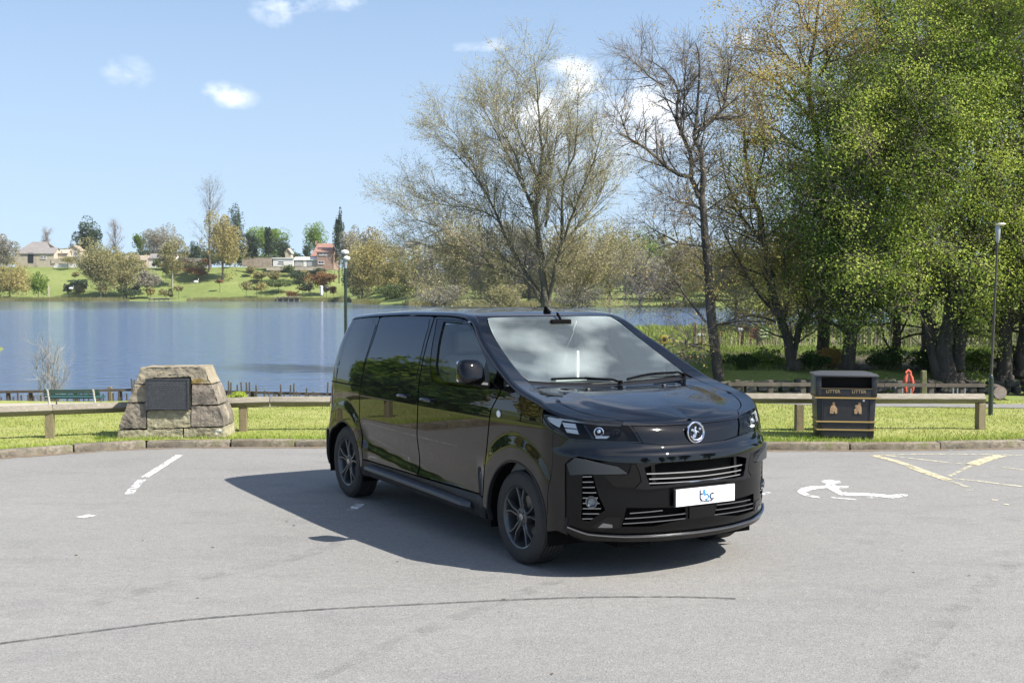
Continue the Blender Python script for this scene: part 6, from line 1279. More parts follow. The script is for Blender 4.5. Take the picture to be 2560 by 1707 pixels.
def bird(label, px, py, Y, s=1.0):
    p = at(px, py, Y); th = empty('swan', (p.x, Y, p.z-.3*s), 0, label, 'bird'); mb = MB(); mb.lathe([(.01, 0), (.35*s, .1*s), (.5*s, .4*s), (.35*s, .7*s), (.05*s, .85*s)], n=12, M=Matrix.Diagonal((1.6, .8, 1, 1))); mb.tube([(.55*s, 0, .5*s), (.8*s, 0, .9*s), (.75*s, 0, 1.4*s), (.9*s, 0, 1.45*s)], [.14*s, .10*s, .09*s, .11*s], n=7); mb.build('body', mat('white feathers', (.75, .74, .70), rough=.8), th, smooth=True)
bird('white swan resting on the far bank near the slim pale post', 163, 663, 393, 1.0); bird('white bird on the lawn below the leaning tree', 450, 648, 408, 1.1)
# reeds along the far shore, uncountable
rg = np.random.default_rng(3); n = 9000; x = rg.uniform(-215, 40, n); y = np.interp(x, SH_X, SH_Y)+2.5*hash_noise(x, x*0+3, .11)+rg.uniform(-2.2, 2.5, n); keep = hash_noise(x, y, .06) > -.35; x = x[keep]; y = y[keep]; n = len(x); h = rg.uniform(.5, 1.5, n); w = rg.uniform(.12, .3, n); z = np.full(n, WATER)
V = np.stack([np.stack([x-w, y, z-.1], -1), np.stack([x+w, y, z-.1], -1), np.stack([x+rg.normal(0, .25, n), y, z+h+.1], -1)], 1).reshape(-1, 3)
tag(link('reeds', mesh_np('reeds', V, np.arange(3*n).reshape(-1, 3)), leaf_mat('reeds', (.14, .15, .04), (.30, .27, .12), .2, .8, .1)), 'reeds and rushes fringing the far shore', kind='stuff')

# ------------------------------------------------------------------ stone monument
M_stone = mat('weathered sandstone', (.27, .225, .15), rough=.95, noise=[(7, .45, .68, (.38, .335, .25)), (3.2, .46, .62, (.15, .13, .10)), (30, .6, .75, (.17, .15, .12)), (2.2, .70, .72, (.66, .64, .58))], bump=(18, .9, .02))
M_stone2 = mat('lichened sandstone', (.25, .225, .14), rough=.95, noise=[(9, .42, .66, (.37, .345, .24)), (4, .50, .66, (.16, .145, .095)), (26, .6, .75, (.17, .16, .12)), (2.6, .68, .70, (.66, .64, .58))], bump=(22, .9, .02))
M_stone3 = mat('grey stained sandstone', (.235, .20, .155), rough=.95, noise=[(5, .40, .58, (.12, .105, .085)), (8, .55, .72, (.36, .32, .25)), (2.0, .71, .73, (.66, .64, .58))], bump=(20, .9, .02))
M_stone4 = mat('capstone with moss', (.265, .23, .165), rough=.95, noise=[(6, .45, .66, (.19, .165, .12)), (3.5, .57, .62, (.17, .12, .03)), (14, .62, .72, (.20, .18, .14))], bump=(20, .8, .02))
MY = 15.12
zm = Zm(260, 900, 6.918)
def mon(x, y):
    p = at(*[q/K for q in zm([(x, y)])[0]], MY); return p.x, p.z
mcx, mbz = mon(1140, 1420); mbz -= .02
monu = empty('stone_monument', (mcx, MY, lawn_z(mcx, MY)-.02), 0, 'tapering stone block memorial with a dark plaque set beside the kerb', 'monument')
mz0 = monu.location.z
def stone(poly, m, back=.62, push=0, joint=.0035):
    pts = [mon(*p) for p in poly]; pts = [(x-mcx, z-mz0) for x, z in pts]; pts = shrink(pts, joint)
    H = .97; hw = .70
    def fr(a, b): return (a, -push+.05*b, b)
    def bk(a, b): return (a*(1), back-.14*b, b)
    mb = MB(); mb.prism(pts, fr, bk); o = mb.build('stone', m, monu, bevel=.005, smooth=True, segs=1, auto=.5)
    import bmesh
    bm = bmesh.new(); bm.from_mesh(o.data); bmesh.ops.triangulate(bm, faces=bm.faces)
    for _ in range(4):
        es = [e for e in bm.edges if e.calc_length() > .07]
        if not es: break
        bmesh.ops.subdivide_edges(bm, edges=es, cuts=1); bmesh.ops.triangulate(bm, faces=bm.faces)
    q_ = random.Random(int(poly[0][0]+poly[0][1]))
    for v in bm.verts: v.co += Vector((q_.gauss(0, .0022), q_.gauss(0, .0045), q_.gauss(0, .0022)))
    for f in bm.faces: f.smooth = True
    bm.to_mesh(o.data); bm.free(); return o
TL, TR, BL_, BR_ = (600, 130), (1722, 110), (232, 1420), (2075, 1370)
stone([(600, 130), (1722, 112), (1800, 330), (1858, 420), (1500, 420), (1480, 300), (735, 320), (735, 420), (530, 420), (520, 410), (562, 255), (590, 240)], M_stone4)
stone([(500, 430), (735, 430), (735, 735), (395, 735), (430, 640), (480, 540)], M_stone, push=.004)
stone([(395, 745), (735, 745), (725, 1185), (240, 1185), (300, 990), (345, 880)], M_stone3, push=.008)
stone([(745, 330), (1475, 310), (1490, 860), (740, 870)], M_stone2, push=-.03)
stone([(735, 872), (1492, 862), (1500, 1165), (735, 1195)], M_stone2, push=.0)
stone([(1505, 430), (1862, 430), (1985, 775), (1505, 785)], M_stone3, push=.002)
stone([(1505, 795), (1990, 790), (2060, 980), (2072, 1150), (1505, 1165)], M_stone3, push=.006)
stone([(232, 1200), (735, 1205), (1365, 1180), (1365, 1395), (232, 1440)], M_stone2, push=.012)
stone([(1378, 1178), (2072, 1160), (2080, 1372), (1378, 1395)], M_stone2, push=.010)
mb = MB(); 
for q in (0,): mb.prism([(-.60, 0), (.60, 0), (.36, .90), (-.36, .90)], lambda a, b: (a, .10+.05*b, b), lambda a, b: (a, .52-.12*b, b))
mb.build('core', mat('dark mortar', (.10, .085, .065), rough=1), monu)
M_bronze = mat('dark slate plaque', (.045, .048, .052), rough=.42, metal=.2, noise=[(20, .5, .7, (.075, .08, .085))]); M_let = mat('worn raised letters', (.15, .155, .16), rough=.5, metal=.3)
a0 = mon(725, 322); a1 = mon(1472, 858); pw, ph = a1[0]-a0[0], a0[1]-a1[1]; pcx, pcz = (a0[0]+a1[0])/2-mcx, (a0[1]+a1[1])/2-mz0; py = .05*pcz-.028
mb = MB(); mb.box((pcx, py, pcz), (pw, .05, ph)); plq = mb.build('plaque', M_bronze, monu, bevel=.006)
mb = MB()
for dx, dz, sx, sz in ((0, ph/2-.008, pw, .016), (0, -ph/2+.008, pw, .016), (-pw/2+.008, 0, .016, ph-.032), (pw/2-.008, 0, .016, ph-.032)): mb.box((pcx+dx, py-.029, pcz+dz), (sx, .008, sz))
mb.build('plaque_rim', M_bronze, plq)
mb = MB(); rl_ = random.Random(4); rows = 15
for i in range(rows):
    z = pcz+ph/2-.032-i*(ph-.055)/(rows-1); big = i < 3; x = pcx-pw/2+.03+(rl_.uniform(.0, .05) if big else rl_.uniform(0, .015)); xe = pcx+pw/2-.03-(rl_.uniform(.0, .05) if big else rl_.uniform(0, .03))
    while x < xe-.01:
        w_ = min(rl_.uniform(.012, .045), xe-x); k = int(w_/.0075)+1
        for q in range(k): mb.box((x+(q+.5)*w_/k, py-.0262, z), (w_/k*.55, .003, (.013 if big else .0075)*rl_.uniform(.6, 1)))
        x += w_+.009
mb.build('plaque_lettering', M_let, plq)

# ------------------------------------------------------------------ knee rails
M_rail = mat('weathered grey rail timber', (.185, .162, .125), rough=.85, noise=[(3, .4, .65, (.17, .155, .115), (1, 8, 8)), (12, .5, .7, (.31, .285, .235), (.6, 8, 8))], bump=(20, .5, .01)); M_post = mat('brown rail post', (.205, .165, .095), rough=.9, noise=[(4, .4, .65, (.14, .12, .07), (6, 6, 1)), (2, .55, .7, (.17, .18, .07))], bump=(25, .5, .01))
def knee_rail(label, pts, posts, name='timber_rail'):
    """pts: rail ends (x, y, z of the centre); posts: fractions along each span"""
    a = Vector(pts[0]); th = empty(name, (a.x, a.y, 0), 0, label, 'fence')
    for i in range(len(pts)-1):
        p, q = Vector(pts[i]), Vector(pts[i+1]); d = (q-p); L_ = d.length; c = (p+q)/2; R = d.to_track_quat('X', 'Z').to_matrix().to_4x4() @ Matrix.Rotation(math.radians(45), 4, 'X')
        mb = MB(); mb.box(tuple(c-th.location), (L_-.012, .100, .100), M=R); mb.build('rail', M_rail, th, bevel=.006, smooth=True)
    for (x, y, z) in posts:
        g = lawn_z(x, y) if y > 14.5 else 0; mb = MB(); h = z-g+.0; mb.box((x-th.location.x, y-th.location.y, g+h/2-.05), (.105, .105, h+.02), rz=.12+rnd.uniform(-.08, .08)); mb.build('post', M_post, th, bevel=.006)
def rp(px, py, Y): p = at(px, py, Y); return (p.x, Y, p.z)
knee_rail('low timber rail on posts running left from behind the monument', [rp(-130, 952, 14.5), rp(-5, 945.5, 14.95), rp(120, 941, 15.25), rp(300, 934, 15.6)], [(at(112, 960, 15.23).x, 15.26, .46), (at(-120, 960, 14.6).x, 14.6, .45)])
knee_rail('low timber rail between the stone monument and the van', [rp(488, 926, 15.85), rp(620, 921.5, 15.95), rp(760, 921.5, 16.0), rp(960, 921, 16.0)], [(at(558, 930, 15.92).x, 15.93, .46), (at(930, 930, 16.0).x, 16.0, .46)])
knee_rail('low timber rail behind the litter bin and the van nose', [rp(1600, 913.5, 15.9), rp(1900, 915, 16.0), rp(2262, 915, 16.2)], [(at(1836, 930, 15.97).x, 15.98, .47), (at(2252, 930, 16.2).x, 16.2, .47), (at(1884, 930, 16.0).x, 16.0, .46)])
# ------------------------------------------------------------------ litter bin
M_bin = mat('dark bin plastic', (.014, .015, .018), rough=.42, noise=[(9, .5, .8, (.028, .028, .03))]); M_gold = mat('gold bin stripe', (.36, .25, .09), rough=.5); M_hole = mat('bin opening', (.003, .003, .003), rough=1)
BYY = 14.98; bxl = at(1875, 1010, BYY).x; bxr = at(2023, 1010, BYY).x; bcx = (bxl+bxr)/2; bg = lawn_z(bcx, BYY); BH = at(1950, 857, BYY).z-bg
bn_ = empty('litter_bin', (bcx+.01, BYY+.30, bg), math.radians(-8), 'black double litter bin with gold bands standing behind the kerb', 'litter bin')
W_, D_ = .70, .52
mb = MB(); mb.box((0, 0, BH*.33), (W_, D_, BH*.62), taper=(1.06, 1.06)); body = mb.build('body', M_bin, bn_, bevel=.02, smooth=True)
mb = MB(); mb.box((0, 0, .02), (W_-.02, D_-.02, .10)); mb.build('base', mat('concrete plinth', (.16, .16, .16), rough=.9), bn_, bevel=.01)
W2, D2 = .76, .58; zt = BH*.645
mb = MB()
for sx in (-1, 1):
    for sy in (-1, 1): mb.box((sx*(W2/2-.035), sy*(D2/2-.035), zt+BH*.15), (.07, .07, BH*.30))
mb.box((0, -D2/2+.03, zt+BH*.06), (W2-.02, .05, BH*.13)); mb.box((0, D2/2-.03, zt+BH*.12), (W2-.02, .05, BH*.27)); mb.box((-W2/2+.02, 0, zt+BH*.15), (.04, D2-.04, BH*.30)); mb.box((W2/2-.02, 0, zt+BH*.15), (.04, D2-.04, BH*.30)); mb.box((0, 0, zt+BH*.02), (W2-.06, D2-.06, .02))
mb.build('hood', M_bin, bn_, bevel=.008, smooth=True)
mb = MB(); mb.box((0, .02, zt+BH*.15), (W2-.10, D2-.16, BH*.26)); mb.build('opening', M_hole, bn_)
mb = MB(); mb.box((0, 0, BH*.958), (W2+.035, D2+.035, .028)); mb.box((0, 0, BH*.985), (W2+.02, D2+.02, .03), taper=(.72, .55)); mb.build('lid', mat('bin lid', (.05, .052, .058), rough=.5), bn_, bevel=.008, smooth=True)
mb = MB()
for sx in (-1, 1): mb.box((sx*(W_/2-.055), -D_/2*1.045-.008, BH*.33), (.012, .012, BH*.60))
mb.box((0, -D_/2*1.03-.004, BH*.335), (W_-.135, .012, BH*.57)); mb.build('door_panel', M_bin, body)
for z, tp in ((zt-.012, 1.09), (BH*.275, 1.035), (BH*.155, 1.02)):
    mb = MB(); mb.box((0, 0, z), (W_*tp+.016, D_*tp+.044, .017)); mb.build('gold_band', M_gold, bn_)
mb = MB(); mb.box((0, -D2/2-.001, zt+BH*.125), (W2-.12, .008, .006)); mb.build('gold_line', mat('dull gold line', (.16, .12, .05), rough=.5), bn_)
M_btxt = mat('faded gold lettering', (.36, .27, .13), rough=.6)
for x_ in (-.165, .155): text_obj('lettering', 'LITTER', .058, (x_, -D2/2+.001, zt+BH*.078), (math.pi/2, 0, 0), M_btxt, bn_, extrude=.003)
M_sym = mat('worn gold emblem', (.42, .27, .14), rough=.6, noise=[(30, .45, .6, (.26, .17, .10))])
for x_, v in ((-.155, 0), (.145, 1)):
    mb = MB(); y_ = -D_/2*1.04-.012; zc_ = BH*.47
    f0 = lambda a, b: (x_+a, y_, zc_+b); f1 = lambda a, b: (x_+a, y_-.004, zc_+b)
    mb.prism([(.018*math.cos(t)+(.0 if not v else .022), .066+.018*math.sin(t)) for t in lin(0, 5.7, 10)], f0, f1)
    mb.prism([(-.012, .045), (.014, .045), (.044, .0), (.044, -.062), (.018, -.066), (.006, -.022), (-.004, -.066), (-.048, -.062), (-.044, .012), (-.03, .035)] if not v else [(-.002, .055), (.034, .055), (.048, .0), (.044, -.066), (.014, -.064), (.004, -.02), (-.012, -.066), (-.044, -.06), (-.046, -.01), (-.02, .015)], f0, f1)
    if v: mb.prism([(-.036, .02), (-.012, .03), (-.012, .05), (-.034, .045)], f0, f1)
    mb.build('emblem', M_sym, bn_)
mb = MB(); mb.lathe([(.014, 0), (.014, .006), (.001, .008)], n=12, M=Matrix.Rotation(math.pi/2, 4, 'X')); o = mb.build('lock', M_drl, bn_); o.location = (.215, -D_/2*1.06-.010, BH*.595)
# ------------------------------------------------------------------ lamp posts
M_pole = mat('dark green painted steel', (.018, .030, .026), rough=.35, coat=.3); M_grey = mat('grey galvanised steel', (.30, .32, .35), rough=.45, metal=.3); M_lampw = mat('pale lamp housing', (.62, .60, .54), rough=.5)
b0 = at(2275, 948, 18.2); t0 = at(2292, 516, 18.2); lz = lawn_z(b0.x, 18.2); lp = empty('lamp_post', (b0.x, 18.2, lz), 0, 'slim dark lamp post with a flat disc head beyond the end of the rail', 'lamp post'); hh = t0.z-lz; ex = t0.x-b0.x
mb = MB(); mb.tube([(0, 0, 0), (.002, 0, .58)], .036, n=14); mb.lathe([(.036, .58), (.028, .62), (.020, .63)], n=14, caps=False); mb.build('base', M_pole, lp, smooth=True)
mb = MB(); mb.tube([(.002, 0, .60), (ex*.5, 0, hh*.55), (ex, 0, hh-.20)], [.020, .018, .016], n=12); mb.build('shaft', mat('brownish grey lamp shaft', (.05, .046, .042), rough=.45), lp, smooth=True)
mb = MB(); mb.lathe([(.016, hh-.28), (.034, hh-.22), (.042, hh-.06), (.030, hh-.01)], n=14, c=(ex, 0, 0)); mb.build('neck', M_grey, lp, smooth=True)
mb = MB(); mb.lathe([(.01, hh-.02), (.062, hh-.012), (.078, hh+.004), (.07, hh+.02), (.01, hh+.026)], n=20, c=(ex+.04, 0, 0)); mb.build('lamp_head', M_lampw, lp, smooth=True)
YL_ = 27.0; b0 = at(794, 725, YL_); t0 = at(792, 578, YL_); gz = float(Tz(b0.x, YL_)); lp = empty('lamp_post', (b0.x, YL_, gz), 0, 'lamp post with two stacked white heads rising behind the van roof at the water', 'lamp post'); hh = t0.z-gz
mb = MB(); mb.tube([(0, 0, 0), (0, 0, hh-.35)], [.045, .032], n=12); mb.build('shaft', M_pole, lp, smooth=True); mb = MB(); mb.tube([(0, 0, hh-.38), (0, 0, hh-.12)], [.038, .055], n=12); mb.build('neck', M_grey, lp, smooth=True)
for z, q, dx in ((hh-.16, .075, .03), (hh-.02, .085, -.01)): mb = MB(); mb.lathe([(.01, -.03), (q, -.02), (q*1.1, .02), (q*.7, .05), (.01, .06)], n=18, c=(dx, 0, z)); mb.build('lamp_head', mat('white lamp head', (.72, .72, .72), rough=.4), lp, smooth=True)
# ------------------------------------------------------------------ bench
M_benchg = mat('dark green bench slats', (.012, .055, .042), rough=.45); M_cast = mat('pale bench iron', (.42, .41, .38), rough=.5, metal=.2); YB = 20.0
xl, xr = at(120, 930, YB).x, at(223, 930, YB).x; bcx2 = (xl+xr)/2; gz = lawn_z(bcx2, YB); zt_ = at(170, 893, YB).z-gz; be = empty('park_bench', (bcx2, YB, gz), .03, 'green slatted park bench with pale frame looking at the lake', 'bench'); w_ = xr-xl; sc = max(.30, zt_)/.80
for s in (-1, 1):
    mb = MB(); mb.tube([(s*w_/2+.02, -.16, 0), (s*w_/2, -.14, zt_*.45), (s*w_/2-.01, -.18, zt_)], .018, n=8); mb.tube([(s*w_/2, -.14, zt_*.45), (s*w_/2, .20, zt_*.47), (s*w_/2, .22, 0)], .016, n=8); mb.build('frame', M_cast, be, smooth=True)
for i, (z, y) in enumerate(((.96, -.16), (.82, -.155), (.68, -.15))): mb = MB(); mb.box((0, y, zt_*z), (w_+.16, .02, zt_*.09)); mb.build('back_slat', M_benchg, be, bevel=.004)
for i in range(4): mb = MB(); mb.box((0, -.08+i*.085, zt_*.49), (w_+.16, .065, .02)); mb.build('seat_slat', M_benchg, be, bevel=.004)
# ------------------------------------------------------------------ lakeside rail with pickets (left)
M_old = mat('old dark fence timber', (.075, .06, .048), rough=.9, noise=[(4, .4, .7, (.13, .11, .09))])
def lake_fence(label, ends, Y0, Y1, nposts, pickets, seed):
    a = at(*ends[0], Y0); b = at(*ends[1], Y1); th = empty('lakeside_fence', ((a.x+b.x)/2, (Y0+Y1)/2, float(Tz((a.x+b.x)/2, (Y0+Y1)/2))), 0, label, 'fence'); o = th.location; r_ = random.Random(seed)
    n = 4
    for i in range(n):
        p = a.lerp(b, i/n); q = a.lerp(b, (i+1)/n); mb = MB(); d = q-p; mb.box(tuple((p+q)/2-o), (d.length-.01, .05, .05), M=d.to_track_quat('X', 'Z').to_matrix().to_4x4()); mb.build('rail', M_old, th)
    for i in range(nposts):
        p = a.lerp(b, (i+.5)/nposts); g = float(Tz(p.x, p.y)); mb = MB(); mb.box((p.x-o.x, p.y-o.y+.05, (p.z+g)/2-o.z-.04), (.07, .07, p.z-g+.06)); mb.build('post', M_old, th, bevel=.006)
    for i in range(pickets):
        p = a.lerp(b, (i+r_.random())/pickets); g = float(Tz(p.x, p.y)); h = p.z-g+(r_.uniform(-.02, .24) if seed == 2 else r_.uniform(-.1, -.01)); mb = MB(); mb.box((0, 0, h/2), (.035, .02, h), taper=(.8, 1)); k = mb.build('picket', M_old, th); k.location = (p.x-o.x, p.y-o.y-.06, g-o.z); k.rotation_euler = (0, r_.uniform(-.05, .05), 0)
lake_fence('thin dark rail fence along the lake behind the bench', [(-60, 901), (300, 895)], 23.6, 23.5, 7, 26, 1); lake_fence('dark lakeside fence with uneven pickets between monument and van', [(300, 895), (800, 906)], 23.5, 23.0, 8, 58, 2)
p = at(253, 889, 23.8); mb = MB(); mb.box((0, 0, .18), (.07, .07, .5)); o = tag(mb.build('mooring_post', M_post, None, bevel=.005), 'short brown post top showing above the lakeside rail', 'post'); o.location = (p.x, 23.8, p.z-.42)
# green plants behind the monument shoulder
def small_plant(label, px, py, Y, rx, rz, m, n, size, name='plant', lump=14):
    p = at(px, py, Y); th = empty(name, (p.x, Y, p.z-rz), 0, label, 'plant'); far_crown(th, (p.x, Y, p.z), rx, rx*.7, rz, n, size, m, int(px), name='foliage', lumps=lump); return th
small_plant('bright green leafy plant at the lake fence right of the monument', 545, 909, 22.4, .30, .075, L_lime, 900, .025)
for i, (px, Y) in enumerate([(236, 15.1), (1872, 14.95), (1750, 14.85)]): small_plant(['dark grass tuft at the left foot of the monument', 'dark weed at the foot of the litter bin', 'grass tuft by the kerb beside the van nose'][i], px, 1008 if i == 0 else 1011, Y, .12 if i < 1 else .08, .05, L_green, 500, .014, 'weed_tuft', 8)
# bare birch sapling by the bench
T = Tree(77); YT = 25.5; base = at(108, 905, YT); base.z = float(Tz(base.x, YT))
Pn = dict(levels=4, seg=(.25, .2, .16, .12), wig=(.03, .06, .08, .1), up=(.03, .05, .05, .04), num=(7, 4, 2, 0), t0=(.15, .2, .2, .2), ang=(26, 26, 28, 25), len=(0, .7, .4, .2), rad=(.03, .006, .003, .002), leaflvl=2)
for px, py in [(95, 790), (112, 775), (128, 800), (140, 820), (78, 815), (155, 850)]:
    q = at(px, py, YT); T.sprout(T.line([base, base.lerp(q, .5)+Vector((0, 0, .1)), q], .016, .004), 1, 0, Pn, 9)
th = tree_thing('birch_sapling', base, 'pale bare multi stemmed sapling in front of the lake beside the bench'); T.meshes(th, B_pale, .02, mat('pale twigs', (.36, .33, .30), rough=.9)); leaves_mesh('buds', T.leaf, .4, .03, .010, F_pnk, th, 7)
# ------------------------------------------------------------------ stream side on the right
M_rub = mat('dark mossy rubble', (.05, .046, .038), rough=.95, noise=[(3, .45, .7, (.09, .085, .07)), (6, .5, .7, (.07, .085, .035))], bump=(10, .8, .03)); M_rub2 = mat('pale rubble stone', (.30, .29, .27), rough=.9, noise=[(4, .45, .7, (.18, .17, .15))])
def rubble(label, pts, h, seed, name='dry_stone_wall'):
    r_ = random.Random(seed); th = empty(name, (pts[0][0], pts[0][1], float(Tz(*pts[0]))), 0, label, 'wall'); o = th.location
    for i in range(len(pts)-1):
        a, b = Vector(pts[i]), Vector(pts[i+1]); L_ = (b-a).length; x = 0
        for row in range(int(h/.16)):
            x = r_.uniform(0, .2)
            while x < L_:
                w = r_.uniform(.16, .62); p = a.lerp(b, min(1, (x+w/2)/L_)); hz = r_.uniform(.08, .21); mb = MB(); V = []
                for sx, sy, sz in [(-1, -1, -1), (1, -1, -1), (1, 1, -1), (-1, 1, -1), (-1, -1, 1), (1, -1, 1), (1, 1, 1), (-1, 1, 1)]: V.append((sx*w/2*r_.uniform(.75, 1), sy*.16*r_.uniform(.7, 1), sz*hz/2*r_.uniform(.75, 1.1)))
                mb.add(V, [(3, 2, 1, 0), (4, 5, 6, 7), (0, 1, 5, 4), (1, 2, 6, 5), (2, 3, 7, 6), (3, 0, 4, 7)]); st_ = mb.build('stone', M_rub if r_.random() > .05 else M_rub2, th, bevel=.02, segs=1)
                g = float(Tz(p.x, p.y)); st_.location = (p.x-o.x, p.y-o.y+r_.uniform(-.06, .06), g-o.z+.05+row*.155); st_.rotation_euler = (r_.uniform(-.2, .2), r_.uniform(-.22, .22), math.atan2(b.y-a.y, b.x-a.x)+r_.uniform(-.4, .4)); x += w+.02
rubble('dark tumbled stone wall along the far side of the stream', [(3.6, 29.9), (8.5, 30.1), (12.5, 29.9), (18.0, 30.1)], 1.25, 5)
# dark rail fence this side of the stream
a = at(1672, 882, 23.6); b = at(2262, 885, 24.4); th = empty('stream_fence', ((a.x+b.x)/2, 24, float(Tz(8, 24))), 0, 'dark low fence along the stream behind the path', 'fence'); o = th.location
for i in range(5):
    p = a.lerp(b, i/5); q = a.lerp(b, (i+1)/5); d = q-p
    for dz in (0, -.28): mb = MB(); mb.box(tuple((p+q)/2-o+Vector((0, 0, dz))), (d.length-.01, .05, .07), M=d.to_track_quat('X', 'Z').to_matrix().to_4x4()); mb.build('rail', M_old, th)
for i in range(8):
    p = a.lerp(b, (i+.3)/8); g = float(Tz(p.x, p.y)); mb = MB(); mb.box((p.x-o.x, p.y-o.y+.05, (p.z+g)/2-o.z), (.10, .10, p.z-g+.16)); mb.build('post', M_old, th, bevel=.006)
# grey gauge boards standing in the stream
def post_at(name, label, px, y0, y1, w, Y, m, taper=(1, 1)):
    p = at(px, y1, Y); q = at(px, y0, Y); ww = w*K/FOC*Y; mb = MB(); h = q.z-p.z+.35; mb.box((0, 0, h/2), (ww, ww, h), taper=taper); o = tag(mb.build(name, m, None, bevel=ww*.12), label, 'post'); o.location = (p.x, Y, p.z-.35)
M_moss = mat('mossy post', (.10, .11, .045), rough=.95, noise=[(8, .4, .6, (.16, .16, .08))])
post_at('mossy_post', 'thick mossy post beside the red jacket', 2302-0*1, 850, 880, 6, 27.5, M_moss) if False else None
post_at('mossy_post', 'thick mossy post with rounded top beside the red jacket', 2121, 926/K-0, 970/K, 14, 25.0, M_moss, (.8, .8))
for i, (px, lab) in enumerate([(2073, 'pale stake leaning left of the red jacket in the stream'), (2092, 'pale stake directly under the red jacket'), (2189, 'pale stake left under the many trunked tree'), (2199, 'middle pale stake under the many trunked tree'), (2216, 'pale stake right under the many trunked tree')]): post_at('stream_stake', lab, px, 892, 904, 2.6, 22.9, M_grey)
# red life jacket hung on its post
M_red = mat('red jacket fabric', (.50, .085, .045), rough=.7, bump=(20, .6, .02)); YR = 25.0; c = at(2086, 880, YR); rj = empty('life_jacket', (c.x, YR, c.z), 0, 'red life jacket hanging on a dark post by the stream', 'life jacket')
mb = MB(); mb.tube([(-.03, -.02, .20), (-.065, -.03, .12), (-.080, -.035, .0), (-.075, -.035, -.12), (-.05, -.03, -.20)], [.022, .040, .048, .045, .026], n=9); mb.build('left_panel', M_red, rj, smooth=True)
mb = MB(); mb.tube([(.03, -.02, .20), (.06, -.03, .12), (.075, -.035, .0), (.075, -.035, -.12), (.06, -.03, -.22)], [.022, .038, .046, .045, .024], n=9); mb.build('right_panel', M_red, rj, smooth=True)
mb = MB(); mb.tube([(-.045, -.02, .17), (-.05, .0, .235), (0, .02, .265), (.05, .0, .235), (.045, -.02, .17)], [.022, .026, .03, .026, .022], n=9); mb.build('collar', M_red, rj, smooth=True)
mb = MB(); mb.box((0, -.07, .02), (.13, .015, .022)); mb.build('strap', M_liner, rj)
post_at('dark_post', 'dark post carrying the red life jacket', 2086, 848, 905, 6, YR+.08, M_old)
# cut log end
lc = at(2297, 902, 20.4); lg = empty('log', (lc.x, 20.4, lc.z), 0, 'pale sawn log end lying in the grass beyond the lamp post', 'log')
mb = MB(); mb.lathe([(.112, 0), (.118, .03), (.11, .6), (.10, .62)], n=24, M=Matrix.Rotation(math.radians(-90), 4, 'X') @ Matrix.Rotation(.25, 4, 'Y')); mb.build('bark', B_brown, lg, smooth=True)
m_end = mat('sawn wood', (.42, .34, .26), rough=.85, noise=[(25, .45, .65, (.30, .20, .15)), (9, .5, .7, (.50, .44, .38))]); mb = MB(); mb.lathe([(.106, 0), (.106, .012), (.001, .014)], n=24, M=Matrix.Rotation(math.radians(90), 4, 'X') @ Matrix.Rotation(-.25, 4, 'Y')); mb.build('cut_end', m_end, lg)
post_at('grass_mound', 'x', 0, 0, 0, 0, 1, M_moss) if False else None
# mound of grass under the log and in the right corner
V = []; n1, n2 = 26, 14
for i in range(n1):
    for j in range(n2):
        x = 9.0+i*.34; y = 20.9+j*.12; t = j/(n2-1); z = lawn_z(x, y)-.02+.16*math.sin(min(1, t*1.3)*math.pi*.5)*min(1, (i+1)/5)*(1-.25*t)+.02*math.sin(x*3+y*2)-(2.0*max(0, t-.75)); V.append((x, y, z))
me = bpy.data.meshes.new('grass_mound'); me.from_pydata(V, [], [(i*n2+j, (i+1)*n2+j, (i+1)*n2+j+1, i*n2+j+1) for i in range(n1-1) for j in range(n2-1)]); tag(link('grass_mound', me, M_bank, smooth=True), 'low grassy mound beyond the path on the right', kind='structure')
# ------------------------------------------------------------------ chestnut paling beyond the stream
M_pal = mat('grey brown paling', (.30, .26, .20), rough=.9, noise=[(5, .4, .7, (.20, .17, .13))]); M_pdk = mat('brown fence post', (.15, .10, .065), rough=.9)
mp_ = MB(); mp_.box((0, 0, .45), (.05, .02, .9), taper=(.55, 1)); pal = mp_.build('picket', M_pal, None); palm = pal.data; bpy.data.objects.remove(pal)
def paling(label, x0, x1, Y0, Y1, n, seed, yl):
    th = empty('paling_fence', ((x0+x1)/2, (Y0+Y1)/2, float(Tz((x0+x1)/2, (Y0+Y1)/2))), 0, label, 'fence'); o = th.location; r_ = random.Random(seed)
    for i in range(n):
        t = i/(n-1); x = x0+(x1-x0)*t; y = Y0+(Y1-Y0)*t; k = bpy.data.objects.new('picket', palm); COL.objects.link(k); k.parent = th; k.location = (x-o.x, y-o.y, float(Tz(x, y))-o.z-.05); k.rotation_euler = (r_.uniform(-.05, .05), r_.uniform(-.06, .06), r_.uniform(-.3, .3)); k.scale = (1, 1, r_.uniform(.9, 1.08))
    for i in range(int((x1-x0)/1.9)+1):
        t = min(1, i*1.9/(x1-x0)); x = x0+(x1-x0)*t; y = Y0+(Y1-Y0)*t; mb = MB(); mb.box((x-o.x, y-o.y+.06, float(Tz(x, y))-o.z+.45), (.09, .09, 1.0)); mb.build('post', M_pdk, th)
    for z in (.25, .70): mb = MB(); mb.tube([(x0+(x1-x0)*t-o.x, Y0+(Y1-Y0)*t-o.y+.02, float(Tz(x0+(x1-x0)*t, Y0+(Y1-Y0)*t))-o.z+z) for t in lin(0, 1, 12)], .006, n=4); mb.build('wire', M_grey, th)
paling('grey paling fence along the top of the stream bank', at(1600, 800, 48).x, at(1890, 800, 48).x, 48.5, 47.5, 52, 8, 0); paling('pale paling fence behind the green trees', at(1890, 800, 48).x, at(2420, 800, 46).x, 47.5, 45.5, 130, 9, 0)
